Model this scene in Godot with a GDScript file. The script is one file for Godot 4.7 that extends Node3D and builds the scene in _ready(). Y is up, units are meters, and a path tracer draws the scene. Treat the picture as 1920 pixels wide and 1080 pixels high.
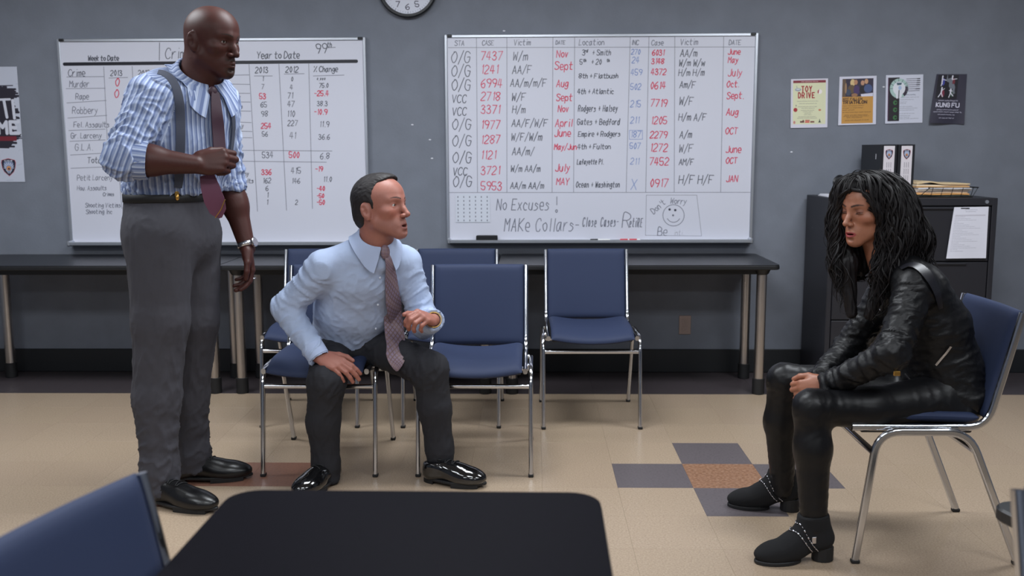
extends Node3D
# A briefing room: grey wall with two whiteboards, black tables, blue chairs, three people.

const FOCAL := 1815.233
const EYE := Vector3(0, 1.3471, 0)
const WALL_Z := -5.842
var cam_basis: Basis
var M := {}
var taken := {}
var rng := RandomNumberGenerator.new()
var noise := FastNoiseLite.new()

# ------------------------------------------------------------------ the photograph's pixels to points
func ray(px: float, py: float) -> Vector3:
	return cam_basis * Vector3((px - 960.0) / FOCAL, -(py - 540.0) / FOCAL, -1.0)
func on_z(px: float, py: float, z: float) -> Vector3:
	var d := ray(px, py)
	return EYE + d * (z / d.z)
func on_y(px: float, py: float, y: float) -> Vector3:
	var d := ray(px, py)
	return EYE + d * ((y - EYE.y) / d.y)

# ------------------------------------------------------------------ geometry collector
class Geo:
	var v := PackedVector3Array()
	var n := PackedVector3Array()
	var t := PackedVector2Array()
	var c := PackedColorArray()
	var idx := PackedInt32Array()
	var col := Color.WHITE
	var colored := false
	func vert(p: Vector3, nn: Vector3, uv := Vector2.ZERO) -> int:
		v.append(p)
		n.append(nn)
		t.append(uv)
		c.append(col)
		return v.size() - 1
	func tri(a: int, b: int, d: int) -> void:
		var g := (v[b] - v[a]).cross(v[d] - v[a])
		if g.dot(n[a] + n[b] + n[d]) > 0.0:
			idx.append_array(PackedInt32Array([a, d, b]))
		else:
			idx.append_array(PackedInt32Array([a, b, d]))
	func quad_i(a: int, b: int, d: int, e: int) -> void:
		tri(a, b, d)
		tri(a, d, e)
	func quad(a: Vector3, b: Vector3, d: Vector3, e: Vector3, nn: Vector3, uv := [Vector2(0, 0), Vector2(1, 0), Vector2(1, 1), Vector2(0, 1)]) -> void:
		quad_i(vert(a, nn, uv[0]), vert(b, nn, uv[1]), vert(d, nn, uv[2]), vert(e, nn, uv[3]))
	func tri_flat(a: Vector3, b: Vector3, d: Vector3, out: Vector3) -> void:
		var g := (b - a).cross(d - a).normalized()
		if g.dot(out) < 0.0:
			g = -g
		tri(vert(a, g), vert(b, g), vert(d, g))
	func box(ce: Vector3, size: Vector3, ch := 0.0, bs := Basis.IDENTITY) -> void:
		var h := size * 0.5
		ch = minf(ch, minf(h.x, minf(h.y, h.z)) * 0.98)
		for ax in 3:
			for s in [-1.0, 1.0]:
				var u := (ax + 1) % 3
				var w := (ax + 2) % 3
				var pts := []
				for k in [[-1, -1], [1, -1], [1, 1], [-1, 1]]:
					var p := Vector3.ZERO
					p[ax] = s * h[ax]
					p[u] = k[0] * (h[u] - ch)
					p[w] = k[1] * (h[w] - ch)
					pts.append(ce + bs * p)
				var nn := Vector3.ZERO
				nn[ax] = s
				quad(pts[0], pts[1], pts[2], pts[3], bs * nn)
		if ch <= 0.0:
			return
		for ax in 3:
			var u := (ax + 1) % 3
			var w := (ax + 2) % 3
			for su in [-1.0, 1.0]:
				for sw in [-1.0, 1.0]:
					var pp := []
					for k in [[-1, 0], [1, 0], [1, 1], [-1, 1]]:
						var p := Vector3.ZERO
						p[ax] = k[0] * (h[ax] - ch)
						p[u] = su * (h[u] - (ch if k[1] == 0 else 0.0))
						p[w] = sw * (h[w] - (0.0 if k[1] == 0 else ch))
						pp.append(ce + bs * p)
					var nn := Vector3.ZERO
					nn[u] = su
					nn[w] = sw
					quad(pp[0], pp[1], pp[2], pp[3], bs * nn.normalized())
		for sx in [-1.0, 1.0]:
			for sy in [-1.0, 1.0]:
				for sz in [-1.0, 1.0]:
					var s := Vector3(sx, sy, sz)
					var a := s * (h - Vector3(0, ch, ch))
					var b := s * (h - Vector3(ch, 0, ch))
					var d := s * (h - Vector3(ch, ch, 0))
					tri_flat(ce + bs * a, ce + bs * b, ce + bs * d, bs * s)
	# sweep of a closed profile (points with normals) along a path; rr scales it per point
	func sweep(path: PackedVector3Array, prof: PackedVector2Array, pn: PackedVector2Array, hint := Vector3.UP, rr := PackedFloat32Array(), caps := true, closed := false) -> void:
		var m := path.size()
		var k := prof.size()
		var first := v.size()
		var side := Vector3.ZERO
		var dist := 0.0
		for i in m:
			var tg := (path[(i + 1) % m] - path[(i - 1 + m) % m]) if closed else (path[mini(i + 1, m - 1)] - path[maxi(i - 1, 0)])
			tg = tg.normalized()
			if i == 0:
				side = hint.cross(tg)
				if side.length() < 0.01:
					side = Vector3.RIGHT.cross(tg)
				if side.length() < 0.01:
					side = Vector3.BACK.cross(tg)
			else:
				side = side - tg * side.dot(tg)
				dist += path[i].distance_to(path[i - 1])
			side = side.normalized()
			var up := tg.cross(side)
			var sc := 1.0 if rr.is_empty() else rr[i]
			for j in k:
				vert(path[i] + (side * prof[j].x + up * prof[j].y) * sc, side * pn[j].x + up * pn[j].y, Vector2(float(j) / k, dist))
		for i in (m if closed else m - 1):
			var i2 := (i + 1) % m
			for j in k:
				var j2 := (j + 1) % k
				quad_i(first + i * k + j, first + i * k + j2, first + i2 * k + j2, first + i2 * k + j)
		if caps and not closed:
			for e in [0, m - 1]:
				var out: Vector3 = (path[0] - path[1]) if e == 0 else (path[m - 1] - path[m - 2])
				out = out.normalized()
				var ce := vert(path[e], out)
				var ring := []
				for j in k:
					ring.append(vert(v[first + e * k + j], out))
				for j in k:
					tri(ce, ring[j], ring[(j + 1) % k])
	func tube(path: PackedVector3Array, r: float, sides := 8, rr := PackedFloat32Array(), closed := false, hint := Vector3.UP) -> void:
		var p := PackedVector2Array()
		var q := PackedVector2Array()
		for j in sides:
			var a := TAU * j / sides
			q.append(Vector2(cos(a), sin(a)))
			p.append(q[j] * r)
		sweep(path, p, q, hint, rr, true, closed)
	# rounded rectangle profile sweep
	func bar(path: PackedVector3Array, w: float, h: float, r: float, hint := Vector3.UP, rr := PackedFloat32Array()) -> void:
		var p := PackedVector2Array()
		var q := PackedVector2Array()
		for k in 4:
			var ce: Vector2 = [Vector2(w / 2 - r, h / 2 - r), Vector2(-w / 2 + r, h / 2 - r), Vector2(-w / 2 + r, -h / 2 + r), Vector2(w / 2 - r, -h / 2 + r)][k]
			for s in 3:
				var a := PI / 2 * k + PI / 4 * s
				var d := Vector2(cos(a), sin(a))
				p.append(ce + d * r)
				q.append(d)
		sweep(path, p, q, hint, rr)
	func lathe(prof: PackedVector2Array, seg: int, tr := Transform3D.IDENTITY, sharp := true) -> void:
		for i in prof.size() - 1:
			var d := prof[i + 1] - prof[i]
			var nn2 := Vector2(d.y, -d.x).normalized()
			var row := []
			for s in seg + 1:
				var a := TAU * s / seg
				var e := Vector3(cos(a), 0, sin(a))
				var nn := tr.basis * (e * nn2.x + Vector3.UP * nn2.y)
				row.append([vert(tr * (e * prof[i].x + Vector3.UP * prof[i].y), nn, Vector2(float(s) / seg, 0)), vert(tr * (e * prof[i + 1].x + Vector3.UP * prof[i + 1].y), nn, Vector2(float(s) / seg, 1))])
			for s in seg:
				quad_i(row[s][0], row[s + 1][0], row[s + 1][1], row[s][1])
	# extruded polygon in the xz plane from y0 to y1, chamfered edges
	func prism(poly: PackedVector2Array, y0: float, y1: float, ch := 0.0, tr := Transform3D.IDENTITY) -> void:
		var ce := Vector2.ZERO
		for p in poly:
			ce += p / poly.size()
		var k := poly.size()
		var inner := PackedVector2Array()
		for i in k:
			var a := poly[(i - 1 + k) % k]
			var b := poly[i]
			var d := poly[(i + 1) % k]
			var m := ((b - a).normalized().orthogonal() + (d - b).normalized().orthogonal()).normalized()
			if m.dot(ce - b) < 0:
				m = -m
			inner.append(b + m * ch)
		var at := func(p: Vector2, y: float) -> Vector3: return tr * Vector3(p.x, y, p.y)
		for i in k:
			var j := (i + 1) % k
			var e := (poly[j] - poly[i])
			var o := Vector2(e.y, -e.x).normalized()
			if o.dot((poly[i] + poly[j]) / 2 - ce) < 0:
				o = -o
			var o3 := (tr.basis * Vector3(o.x, 0, o.y)).normalized()
			var u3 := (tr.basis * Vector3.UP).normalized()
			quad(at.call(poly[i], y0 + ch), at.call(poly[j], y0 + ch), at.call(poly[j], y1 - ch), at.call(poly[i], y1 - ch), o3)
			if ch > 0:
				quad(at.call(poly[i], y1 - ch), at.call(poly[j], y1 - ch), at.call(inner[j], y1), at.call(inner[i], y1), (o3 + u3).normalized())
				quad(at.call(poly[i], y0 + ch), at.call(poly[j], y0 + ch), at.call(inner[j], y0), at.call(inner[i], y0), (o3 - u3).normalized())
			tri_flat(at.call(ce, y1), at.call(inner[i], y1), at.call(inner[j], y1), u3)
			tri_flat(at.call(ce, y0), at.call(inner[i], y0), at.call(inner[j], y0), -u3)
	func ball(ce: Vector3, r: Vector3, la := 8, lo := 12, bs := Basis.IDENTITY) -> void:
		var first := v.size()
		for i in la + 1:
			var th := PI * i / la
			for j in lo + 1:
				var ph := TAU * j / lo
				var d := Vector3(sin(th) * cos(ph), cos(th), sin(th) * sin(ph))
				vert(ce + bs * (d * r), (bs * (d / r)).normalized(), Vector2(float(j) / lo, float(i) / la))
		for i in la:
			for j in lo:
				var a := first + i * (lo + 1) + j
				quad_i(a, a + 1, a + lo + 2, a + lo + 1)
	# grid of points (rows x cols) given a thickness: a sheet with two faces and rims
	func sheet(rows: Array, thick: float, outward: Vector3) -> void:
		var a := rows.size()
		var b: int = rows[0].size()
		var nn := []
		for i in a:
			var line := PackedVector3Array()
			for j in b:
				var du: Vector3 = rows[i][mini(j + 1, b - 1)] - rows[i][maxi(j - 1, 0)]
				var dv: Vector3 = rows[mini(i + 1, a - 1)][j] - rows[maxi(i - 1, 0)][j]
				line.append(du.cross(dv).normalized())
			nn.append(line)
		var sgn := 1.0
		var sum := 0.0
		for i in a:
			for j in b:
				sum += nn[i][j].dot(outward)
		if sum < 0:
			sgn = -1.0
		for side in [1.0, -1.0]:
			var first := v.size()
			for i in a:
				for j in b:
					var q: Vector3 = nn[i][j] * sgn
					vert(rows[i][j] + q * (thick if side > 0 else 0.0), q * side, Vector2(float(j) / (b - 1), float(i) / (a - 1)))
			for i in a - 1:
				for j in b - 1:
					var o := first + i * b + j
					quad_i(o, o + 1, o + b + 1, o + b)
		var rim := []
		for j in b: rim.append([0, j])
		for i in range(1, a): rim.append([i, b - 1])
		for j in range(b - 2, -1, -1): rim.append([a - 1, j])
		for i in range(a - 2, 0, -1): rim.append([i, 0])
		var mid: Vector3 = rows[a / 2][b / 2]
		for k in rim.size():
			var p: Array = rim[k]
			var q: Array = rim[(k + 1) % rim.size()]
			var p0: Vector3 = rows[p[0]][p[1]]
			var q0: Vector3 = rows[q[0]][q[1]]
			var np: Vector3 = nn[p[0]][p[1]] * sgn * thick
			var nq: Vector3 = nn[q[0]][q[1]] * sgn * thick
			var o3 := (q0 - p0).cross(np).normalized()
			if o3.dot((p0 + q0) / 2 - mid) < 0:
				o3 = -o3
			quad(p0, q0, q0 + nq, p0 + np, o3)
	func mesh() -> ArrayMesh:
		var a := []
		a.resize(Mesh.ARRAY_MAX)
		a[Mesh.ARRAY_VERTEX] = v
		a[Mesh.ARRAY_NORMAL] = n
		a[Mesh.ARRAY_TEX_UV] = t
		if colored:
			a[Mesh.ARRAY_COLOR] = c
		a[Mesh.ARRAY_INDEX] = idx
		var m := ArrayMesh.new()
		m.add_surface_from_arrays(Mesh.PRIMITIVE_TRIANGLES, a)
		return m

# ------------------------------------------------------------------ naming
func numbered(called: String) -> String:
	var k: int = taken.get(called, 0)
	taken[called] = k + 1
	return called if k == 0 else "%s_%03d" % [called, k]
func tag(o: Node, label: String, category: String, group := "", kind := "") -> void:
	if label: o.set_meta("label", label)
	if category: o.set_meta("category", category)
	if group: o.set_meta("group", group)
	if kind: o.set_meta("kind", kind)
func thing(called: String, label: String, category: String, at := Vector3.ZERO, turn := 0.0, group := "") -> Node3D:
	var o := Node3D.new()
	o.name = numbered(called)
	add_child(o)
	o.position = at
	o.rotation.y = turn
	tag(o, label, category, group)
	return o
func part(called: String, g: Geo, m: Material, parent: Node, label := "") -> MeshInstance3D:
	return part_mesh(called, g.mesh(), m, parent, label)
func part_mesh(called: String, me: Mesh, m: Material, parent: Node, label := "") -> MeshInstance3D:
	var o := MeshInstance3D.new()
	o.name = numbered(called) if parent == self else called
	o.mesh = me
	o.material_override = m
	o.cast_shadow = GeometryInstance3D.SHADOW_CASTING_SETTING_ON
	parent.add_child(o, true)
	if label: o.set_meta("label", label)
	return o
func struct(called: String, g: Geo, m: Material) -> MeshInstance3D:
	var o := part(called, g, m, self)
	o.set_meta("kind", "structure")
	return o

# ------------------------------------------------------------------ materials
func mat(key: String, color: Color, rough := 0.6, metal := 0.0) -> StandardMaterial3D:
	var m := StandardMaterial3D.new()
	m.resource_name = key
	m.albedo_color = color
	m.roughness = rough
	m.metallic = metal
	M[key] = m
	return m
func noise_tex(freq: float, size := 512, octaves := 4, normal := false, strength := 4.0, seed_ := 1, ramp: Gradient = null, kind := FastNoiseLite.TYPE_SIMPLEX_SMOOTH) -> NoiseTexture2D:
	var f := FastNoiseLite.new()
	f.noise_type = kind
	f.seed = seed_
	f.frequency = freq
	f.fractal_octaves = octaves
	var t := NoiseTexture2D.new()
	t.width = size
	t.height = size
	t.seamless = true
	t.noise = f
	t.as_normal_map = normal
	t.bump_strength = strength
	if ramp: t.color_ramp = ramp
	return t
func ramp(stops: Array) -> Gradient:
	var g := Gradient.new()
	g.offsets = PackedFloat32Array(stops.map(func(s): return s[0]))
	g.colors = PackedColorArray(stops.map(func(s): return s[1]))
	return g
func triplanar(m: StandardMaterial3D, scale: float, world := false) -> void:
	m.uv1_triplanar = true
	m.uv1_world_triplanar = world
	m.uv1_scale = Vector3.ONE * scale
func bumped(m: StandardMaterial3D, t: Texture2D, scale: float, tile: float, world := false) -> void:
	m.normal_enabled = true
	m.normal_texture = t
	m.normal_scale = scale
	triplanar(m, tile, world)
func rgb8(r: int, g: int, b: int) -> Color:
	return Color(r / 255.0, g / 255.0, b / 255.0)

func make_materials() -> void:
	var m := mat("wall_paint", rgb8(116, 121, 132), 0.75)
	m.albedo_texture = noise_tex(0.006, 512, 5, false, 1, 3, ramp([[0.0, Color(0.94, 0.94, 0.94)], [1.0, Color(1, 1, 1)]]))
	bumped(m, noise_tex(0.08, 512, 3, true, 1.5, 4), 0.12, 1.3, true)
	m = mat("ceiling_paint", rgb8(200, 200, 198), 0.9)
	m = mat("baseboard_rubber", rgb8(22, 24, 28), 0.55)
	var speck := noise_tex(0.09, 1024, 4, false, 1, 7, ramp([[0.0, rgb8(142, 122, 103)], [0.32, rgb8(158, 139, 118)], [0.5, rgb8(165, 145, 124)], [0.7, rgb8(170, 151, 130)], [1.0, rgb8(182, 164, 145)]]))
	for k in 3:
		m = mat("beige_tile_%d" % k, [Color(1, 1, 1), Color(0.995, 0.995, 0.99), Color(0.988, 0.985, 0.985)][k], 0.32)
		m.albedo_texture = speck
		triplanar(m, 1.05 + 0.09 * k, true)
		m.uv1_offset = Vector3(0.31, 0.17, 0.53) * k
	var speck2 := noise_tex(0.06, 512, 4, false, 1, 9, ramp([[0.0, Color(0.82, 0.82, 0.82)], [0.45, Color(0.97, 0.97, 0.97)], [1.0, Color(1, 1, 1)]]))
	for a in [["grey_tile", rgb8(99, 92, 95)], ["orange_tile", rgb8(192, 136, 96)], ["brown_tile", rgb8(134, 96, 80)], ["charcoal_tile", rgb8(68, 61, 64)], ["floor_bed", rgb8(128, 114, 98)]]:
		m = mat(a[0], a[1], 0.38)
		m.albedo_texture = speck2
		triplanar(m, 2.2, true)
	var orange := noise_tex(0.05, 512, 4, false, 1, 9, ramp([[0.0, rgb8(112, 76, 55)], [0.35, rgb8(134, 98, 74)], [0.6, rgb8(146, 110, 86)], [1.0, rgb8(166, 134, 110)]]))
	M.orange_tile.albedo_color = Color.WHITE
	M.orange_tile.albedo_texture = orange
	m = mat("chrome", rgb8(205, 207, 212), 0.14, 1.0)
	m = mat("brushed_steel", rgb8(196, 190, 186), 0.3, 1.0)
	m = mat("black_rubber", rgb8(20, 20, 22), 0.6)
	m = mat("black_plastic", rgb8(24, 25, 28), 0.4)
	m = mat("table_laminate", rgb8(13, 12, 18), 0.5)
	m.metallic_specular = 0.1
	m.albedo_texture = noise_tex(0.05, 256, 3, false, 1, 21, ramp([[0.0, Color(0.92, 0.92, 0.92)], [1.0, Color(1, 1, 1)]]))
	triplanar(m, 3.0)
	var lt := m
	m = mat("table_laminate_gloss", rgb8(20, 21, 27), 0.34)
	m.metallic_specular = 0.55
	m.albedo_texture = lt.albedo_texture
	triplanar(m, 3.0)
	m = mat("table_edge", rgb8(20, 21, 24), 0.45)
	m = mat("chair_vinyl", rgb8(45, 55, 82), 0.62)
	m.metallic_specular = 0.35
	m.albedo_texture = noise_tex(0.2, 512, 2, false, 1, 11, ramp([[0.0, Color(0.88, 0.88, 0.9)], [1.0, Color(1, 1, 1)]]))
	bumped(m, noise_tex(0.3, 512, 2, true, 3, 12), 0.35, 6.0)
	m = mat("cabinet_steel", rgb8(35, 35, 41), 0.45)
	m = mat("cabinet_drawer", rgb8(33, 33, 39), 0.45)
	m = mat("label_card", rgb8(112, 84, 92), 0.8)
	m = mat("aluminium", rgb8(196, 200, 208), 0.32, 0.85)
	m = mat("paper", rgb8(214, 214, 222), 0.85)
	m = mat("manila", rgb8(214, 178, 132), 0.85)
	m = mat("outlet_plate", rgb8(150, 130, 122), 0.5)
	m = mat("white_plastic", rgb8(220, 220, 222), 0.4)
	m = mat("red_plastic", rgb8(196, 44, 62), 0.4)
	m = mat("wire_black", rgb8(26, 26, 28), 0.4, 0.3)
	m = mat("brass", rgb8(214, 166, 88), 0.3, 1.0)

# ------------------------------------------------------------------ pen strokes drawn into pictures (handwriting and print)
const GLYPHS := {
	"A": "02 38 62|14 54", "B": "02 08 38 57 56 45 05|45 64 63 52 02", "C": "67 58 28 06 04 22 52 63", "D": "02 08 38 66 64 32 02", "E": "68 08 02 62|05 45", "F": "68 08 02|05 45",
	"G": "67 48 18 06 04 22 52 64 65 35", "H": "08 02|68 62|05 65", "I": "38 32", "J": "58 53 42 12 03", "K": "08 02|68 05 62", "L": "08 02 52", "M": "02 08 35 68 62", "N": "02 08 62 68",
	"O": "38 06 04 22 42 64 66 48 28", "P": "02 08 48 67 66 45 05", "R": "02 08 48 67 66 45 05|35 62", "S": "67 48 18 07 16 45 64 63 42 12 03", "T": "08 68|38 32", "U": "08 03 22 42 63 68",
	"V": "08 32 68", "W": "08 12 36 52 68", "X": "08 62|68 02", "Y": "08 35 68|35 32", "Z": "08 68 02 62",
	"0": "38 16 14 32 54 56 38", "1": "27 38 32", "2": "07 28 48 66 02 62", "3": "07 28 57 46 25 45 64 52 22 03", "4": "28 04 64|48 42", "5": "58 08 05 45 64 52 22 03", "6": "58 16 04 22 52 64 45 14",
	"7": "08 68 22", "8": "35 07 38 67 35 04 32 64 35", "9": "65 25 07 38 67 65 42",
	"a": "56 26 04 12 32 56|56 53 62", "b": "08 02|05 36 54 42 02", "c": "55 26 04 22 52", "d": "55 26 04 12 42 58|58 52", "e": "04 54 46 16 04 22 52", "f": "57 38 22|05 45", "g": "56 26 04 13 43 56 51 20 01",
	"h": "08 02|04 26 45 42", "i": "26 22|28 28", "k": "08 02|46 04 42", "l": "28 22", "m": "06 02|05 26 35 32|35 56 65 62", "n": "06 02|05 36 54 52", "o": "36 05 13 32 53 55 36", "p": "06 00|05 36 54 42 03",
	"r": "06 02|04 26 46", "s": "55 26 15 44 53 32 02", "t": "28 23 32 52|06 56", "u": "06 03 22 42 56|56 52", "v": "06 22 46", "w": "06 12 35 52 66", "x": "06 52|56 02", "y": "06 33|56 21 00", "z": "06 56 02 52",
	"/": "01 59", "+": "15 55|33 37", "-": "05 45", ".": "22 22", "!": "38 34|32 32", "%": "07 08|68 02|63 62", "'": "38 36", "_": "03 63", "*": "15 55|33 37|24 46",
}
const STRAIGHT := "AEFHIKLMNTVWXYZ147/+-.!%'_*kvwxzil"

func blend_px(im: Image, x: int, y: int, c: Color, a: float) -> void:
	if a > 0.0 and x >= 0 and y >= 0 and x < im.get_width() and y < im.get_height():
		im.set_pixel(x, y, im.get_pixel(x, y).lerp(c, minf(a, 1.0)))
func pen(im: Image, a: Vector2, b: Vector2, w: float, c: Color, alpha := 1.0) -> void:
	var r := w / 2 + 1.0
	var ab := b - a
	var l2 := maxf(ab.length_squared(), 0.0001)
	for y in range(int(minf(a.y, b.y) - r), int(maxf(a.y, b.y) + r) + 1):
		for x in range(int(minf(a.x, b.x) - r), int(maxf(a.x, b.x) + r) + 1):
			var p := Vector2(x + 0.5, y + 0.5)
			var d := p.distance_to(a + ab * clampf((p - a).dot(ab) / l2, 0.0, 1.0))
			var k := clampf(w / 2 + 0.5 - d, 0.0, 1.0)
			if k > 0:
				blend_px(im, x, y, c, k * alpha)
func disc(im: Image, ce: Vector2, r: Vector2, c: Color, alpha := 1.0) -> void:
	for y in range(int(ce.y - r.y - 1), int(ce.y + r.y + 2)):
		for x in range(int(ce.x - r.x - 1), int(ce.x + r.x + 2)):
			var q := (Vector2(x + 0.5, y + 0.5) - ce) / r
			blend_px(im, x, y, c, clampf((1.0 - q.length()) * minf(r.x, r.y) + 0.5, 0, 1) * alpha)
func poly_fill(im: Image, pts: PackedVector2Array, c: Color) -> void:
	var lo := pts[0]
	var hi := pts[0]
	for p in pts:
		lo = lo.min(p)
		hi = hi.max(p)
	for y in range(int(lo.y), int(hi.y) + 1):
		for x in range(int(lo.x), int(hi.x) + 1):
			if Geometry2D.is_point_in_polygon(Vector2(x + 0.5, y + 0.5), pts):
				blend_px(im, x, y, c, 1.0)
# hand: how unsteady (0 is print); returns the width written
func write(im: Image, s: String, at: Vector2, h: float, c: Color, w: float, hand := 0.3, wide := 0.8, turn := 0.0, alpha := 1.0) -> float:
	var u := h / 6.0
	var x := 0.0
	for ch in s:
		if ch == " ":
			x += (4.0 * u * wide if hand == 0.0 else 2.0 * u)
			continue
		if not GLYPHS.has(ch):
			continue
		var most := 0.0
		var a2 := alpha * (1.0 if hand == 0.0 else rng.randf_range(0.72, 1.0))
		var dy := rng.randf_range(-0.4, 0.4) * hand
		for line in GLYPHS[ch].split("|"):
			var pts := PackedVector2Array()
			for q in line.split(" "):
				var p := Vector2(q[0].to_int(), q[1].to_int() - 2 + dy)
				most = maxf(most, p.x)
				p += Vector2(rng.randf_range(-0.5, 0.5), rng.randf_range(-0.5, 0.5)) * hand
				p.x = p.x * wide + p.y * 0.12 * (1.0 if hand > 0.0 else 0.0)
				pts.append(at + Vector2(x + p.x * u, -p.y * u).rotated(turn))
			if pts.size() >= 4 and not STRAIGHT.contains(ch):
				var cur := Curve2D.new()
				for i in pts.size():
					var tg := (pts[mini(i + 1, pts.size() - 1)] - pts[maxi(i - 1, 0)]) / 6.0
					cur.add_point(pts[i], -tg, tg)
				cur.bake_interval = maxf(2.0, u * 0.8)
				pts = cur.get_baked_points()
			for i in pts.size() - 1:
				pen(im, pts[i], pts[i + 1], w, c, a2)
			if pts.size() == 1:
				pen(im, pts[0], pts[0], w, c, a2)
		x += (most * wide + (1.15 if hand > 0 else 2.0)) * u
	return x
# handwriting stretched to end at x1
func write_fit(b: Board, t: String, x0: float, x1: float, y: float, h: float, c: Color, w: float) -> void:
	var a := b.at(x0, y)
	var u := h / b.zoom * 3.1 / 6.0
	var units := 0.0
	var gaps := 0.0
	for ch in t:
		if ch == " ":
			gaps += 2.0
			continue
		var most := 0.0
		for q in GLYPHS[ch].replace("|", " ").split(" "):
			most = maxf(most, q[0].to_int())
		units += most
		gaps += 1.15
	var wide := ((b.at(x1, y).x - a.x) / u - gaps) / units
	write(b.im, t, a, h / b.zoom * 3.1, c, w, 0.3, wide)
func text_width(s: String, h: float, wide: float) -> float:
	var x := 0.0
	for ch in s:
		if ch == " ":
			x += 4.0 * wide
		elif GLYPHS.has(ch):
			var most := 0.0
			for q in GLYPHS[ch].replace("|", " ").split(" "):
				most = maxf(most, q[0].to_int())
			x += most * wide + 2.0
	return x * h / 6.0
func centred(im: Image, s: String, x: float, y: float, h: float, c: Color, w: float, wide := 0.8) -> void:
	write(im, s, Vector2(x - text_width(s, h, wide) / 2, y), h, c, w, 0.0, wide)
func lines_of_print(im: Image, x0: float, x1: float, y: float, h: float, c: Color, seed_: int, centre := false) -> void:
	var r := RandomNumberGenerator.new()
	r.seed = seed_
	var x := x0
	while x < x1:
		var w := minf(r.randf_range(1.5, 5.0) * h, x1 - x)
		for k in int(w / (h * 0.7)) + 1:
			pen(im, Vector2(x + k * h * 0.7, y), Vector2(x + k * h * 0.7 + h * 0.3, y + r.randf_range(-0.35, 0.35) * h), h * 0.55, c, 0.75)
		x += w + h * 0.8
func shield(im: Image, ce: Vector2, s: float) -> void:
	var outline := func(k: float) -> PackedVector2Array:
		var p := PackedVector2Array()
		for q in [[-0.5, -0.5], [-0.25, -0.56], [0, -0.62], [0.25, -0.56], [0.5, -0.5], [0.56, -0.3], [0.5, 0.1], [0.36, 0.4], [0, 0.72], [-0.36, 0.4], [-0.5, 0.1], [-0.56, -0.3]]:
			p.append(ce + Vector2(q[0], q[1]) * s * k)
		return p
	poly_fill(im, outline.call(1.0), rgb8(190, 70, 80))
	poly_fill(im, outline.call(0.95), rgb8(30, 32, 52))
	poly_fill(im, outline.call(0.66), rgb8(126, 140, 172))
	im.fill_rect(Rect2i(int(ce.x - s * 0.3), int(ce.y - s * 0.5), int(s * 0.6), int(s * 0.13)), rgb8(196, 198, 210))
	centred(im, "POLICE", ce.x, ce.y - s * 0.39, s * 0.1, rgb8(30, 32, 52), maxf(1.0, s * 0.02), 0.5)
	for a in 9:
		var d := Vector2.from_angle(PI + PI * a / 8.0)
		pen(im, ce + Vector2(0, s * 0.1) + d * s * 0.24, ce + Vector2(0, s * 0.1) + d * s * 0.4, s * 0.05, rgb8(220, 222, 232), 0.8)
	disc(im, ce + Vector2(0, s * 0.12), Vector2(s, s) * 0.17, rgb8(206, 140, 84))
	disc(im, ce + Vector2(0, s * 0.16), Vector2(s, s) * 0.08, rgb8(60, 50, 70))
	for q in [-1, 1]:
		pen(im, ce + Vector2(q * s * 0.2, s * 0.25), ce + Vector2(q * s * 0.05, s * 0.5), s * 0.06, rgb8(230, 230, 236), 0.7)
func picture(im: Image, key: String, rough := 0.6) -> StandardMaterial3D:
	var m := mat(key, Color.WHITE, rough)
	m.albedo_texture = ImageTexture.create_from_image(im)
	m.texture_repeat = false
	return m

# ------------------------------------------------------------------ the two whiteboards' writing
const BOARD_W := 1.832
const BOARD_H := 1.221
const TEX_W := 1800
const TEX_H := 1200
const INK := Color(0.26, 0.27, 0.31)
const INK_RED := Color(0.78, 0.20, 0.30)
const INK_BLUE := Color(0.46, 0.53, 0.72)
const INK_GREY := Color(0.42, 0.43, 0.48)

class Board:
	var im: Image
	var corner: Vector3   # lower left corner on the wall
	var off: Vector2
	var zoom := 1.0
	var s: Node3D
	func at(x: float, y: float) -> Vector2:
		var w: Vector3 = s.on_z(off.x + x / zoom, off.y + y / zoom, -5.842 + 0.022)
		return Vector2((w.x - corner.x) / 1.832 * 1800.0, (1.0 - (w.y - corner.y) / 1.221) * 1200.0)
	func txt(x: float, y: float, h: float, t: String, c: Color, w := 4.5, hand := 0.35, turn := 0.0, alpha := 0.9) -> void:
		s.write(im, t, at(x, y), h / zoom * 3.1, c, w, hand, 0.5, turn, alpha)
	func ln(x0: float, y0: float, x1: float, y1: float, c: Color, w := 3.6, alpha := 0.8) -> void:
		s.pen(im, at(x0, y0), at(x1, y1), w, c, alpha)

func board_image() -> Image:
	var im := Image.create(TEX_W, TEX_H, false, Image.FORMAT_RGB8)
	im.fill(rgb8(203, 204, 216))
	return im

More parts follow.
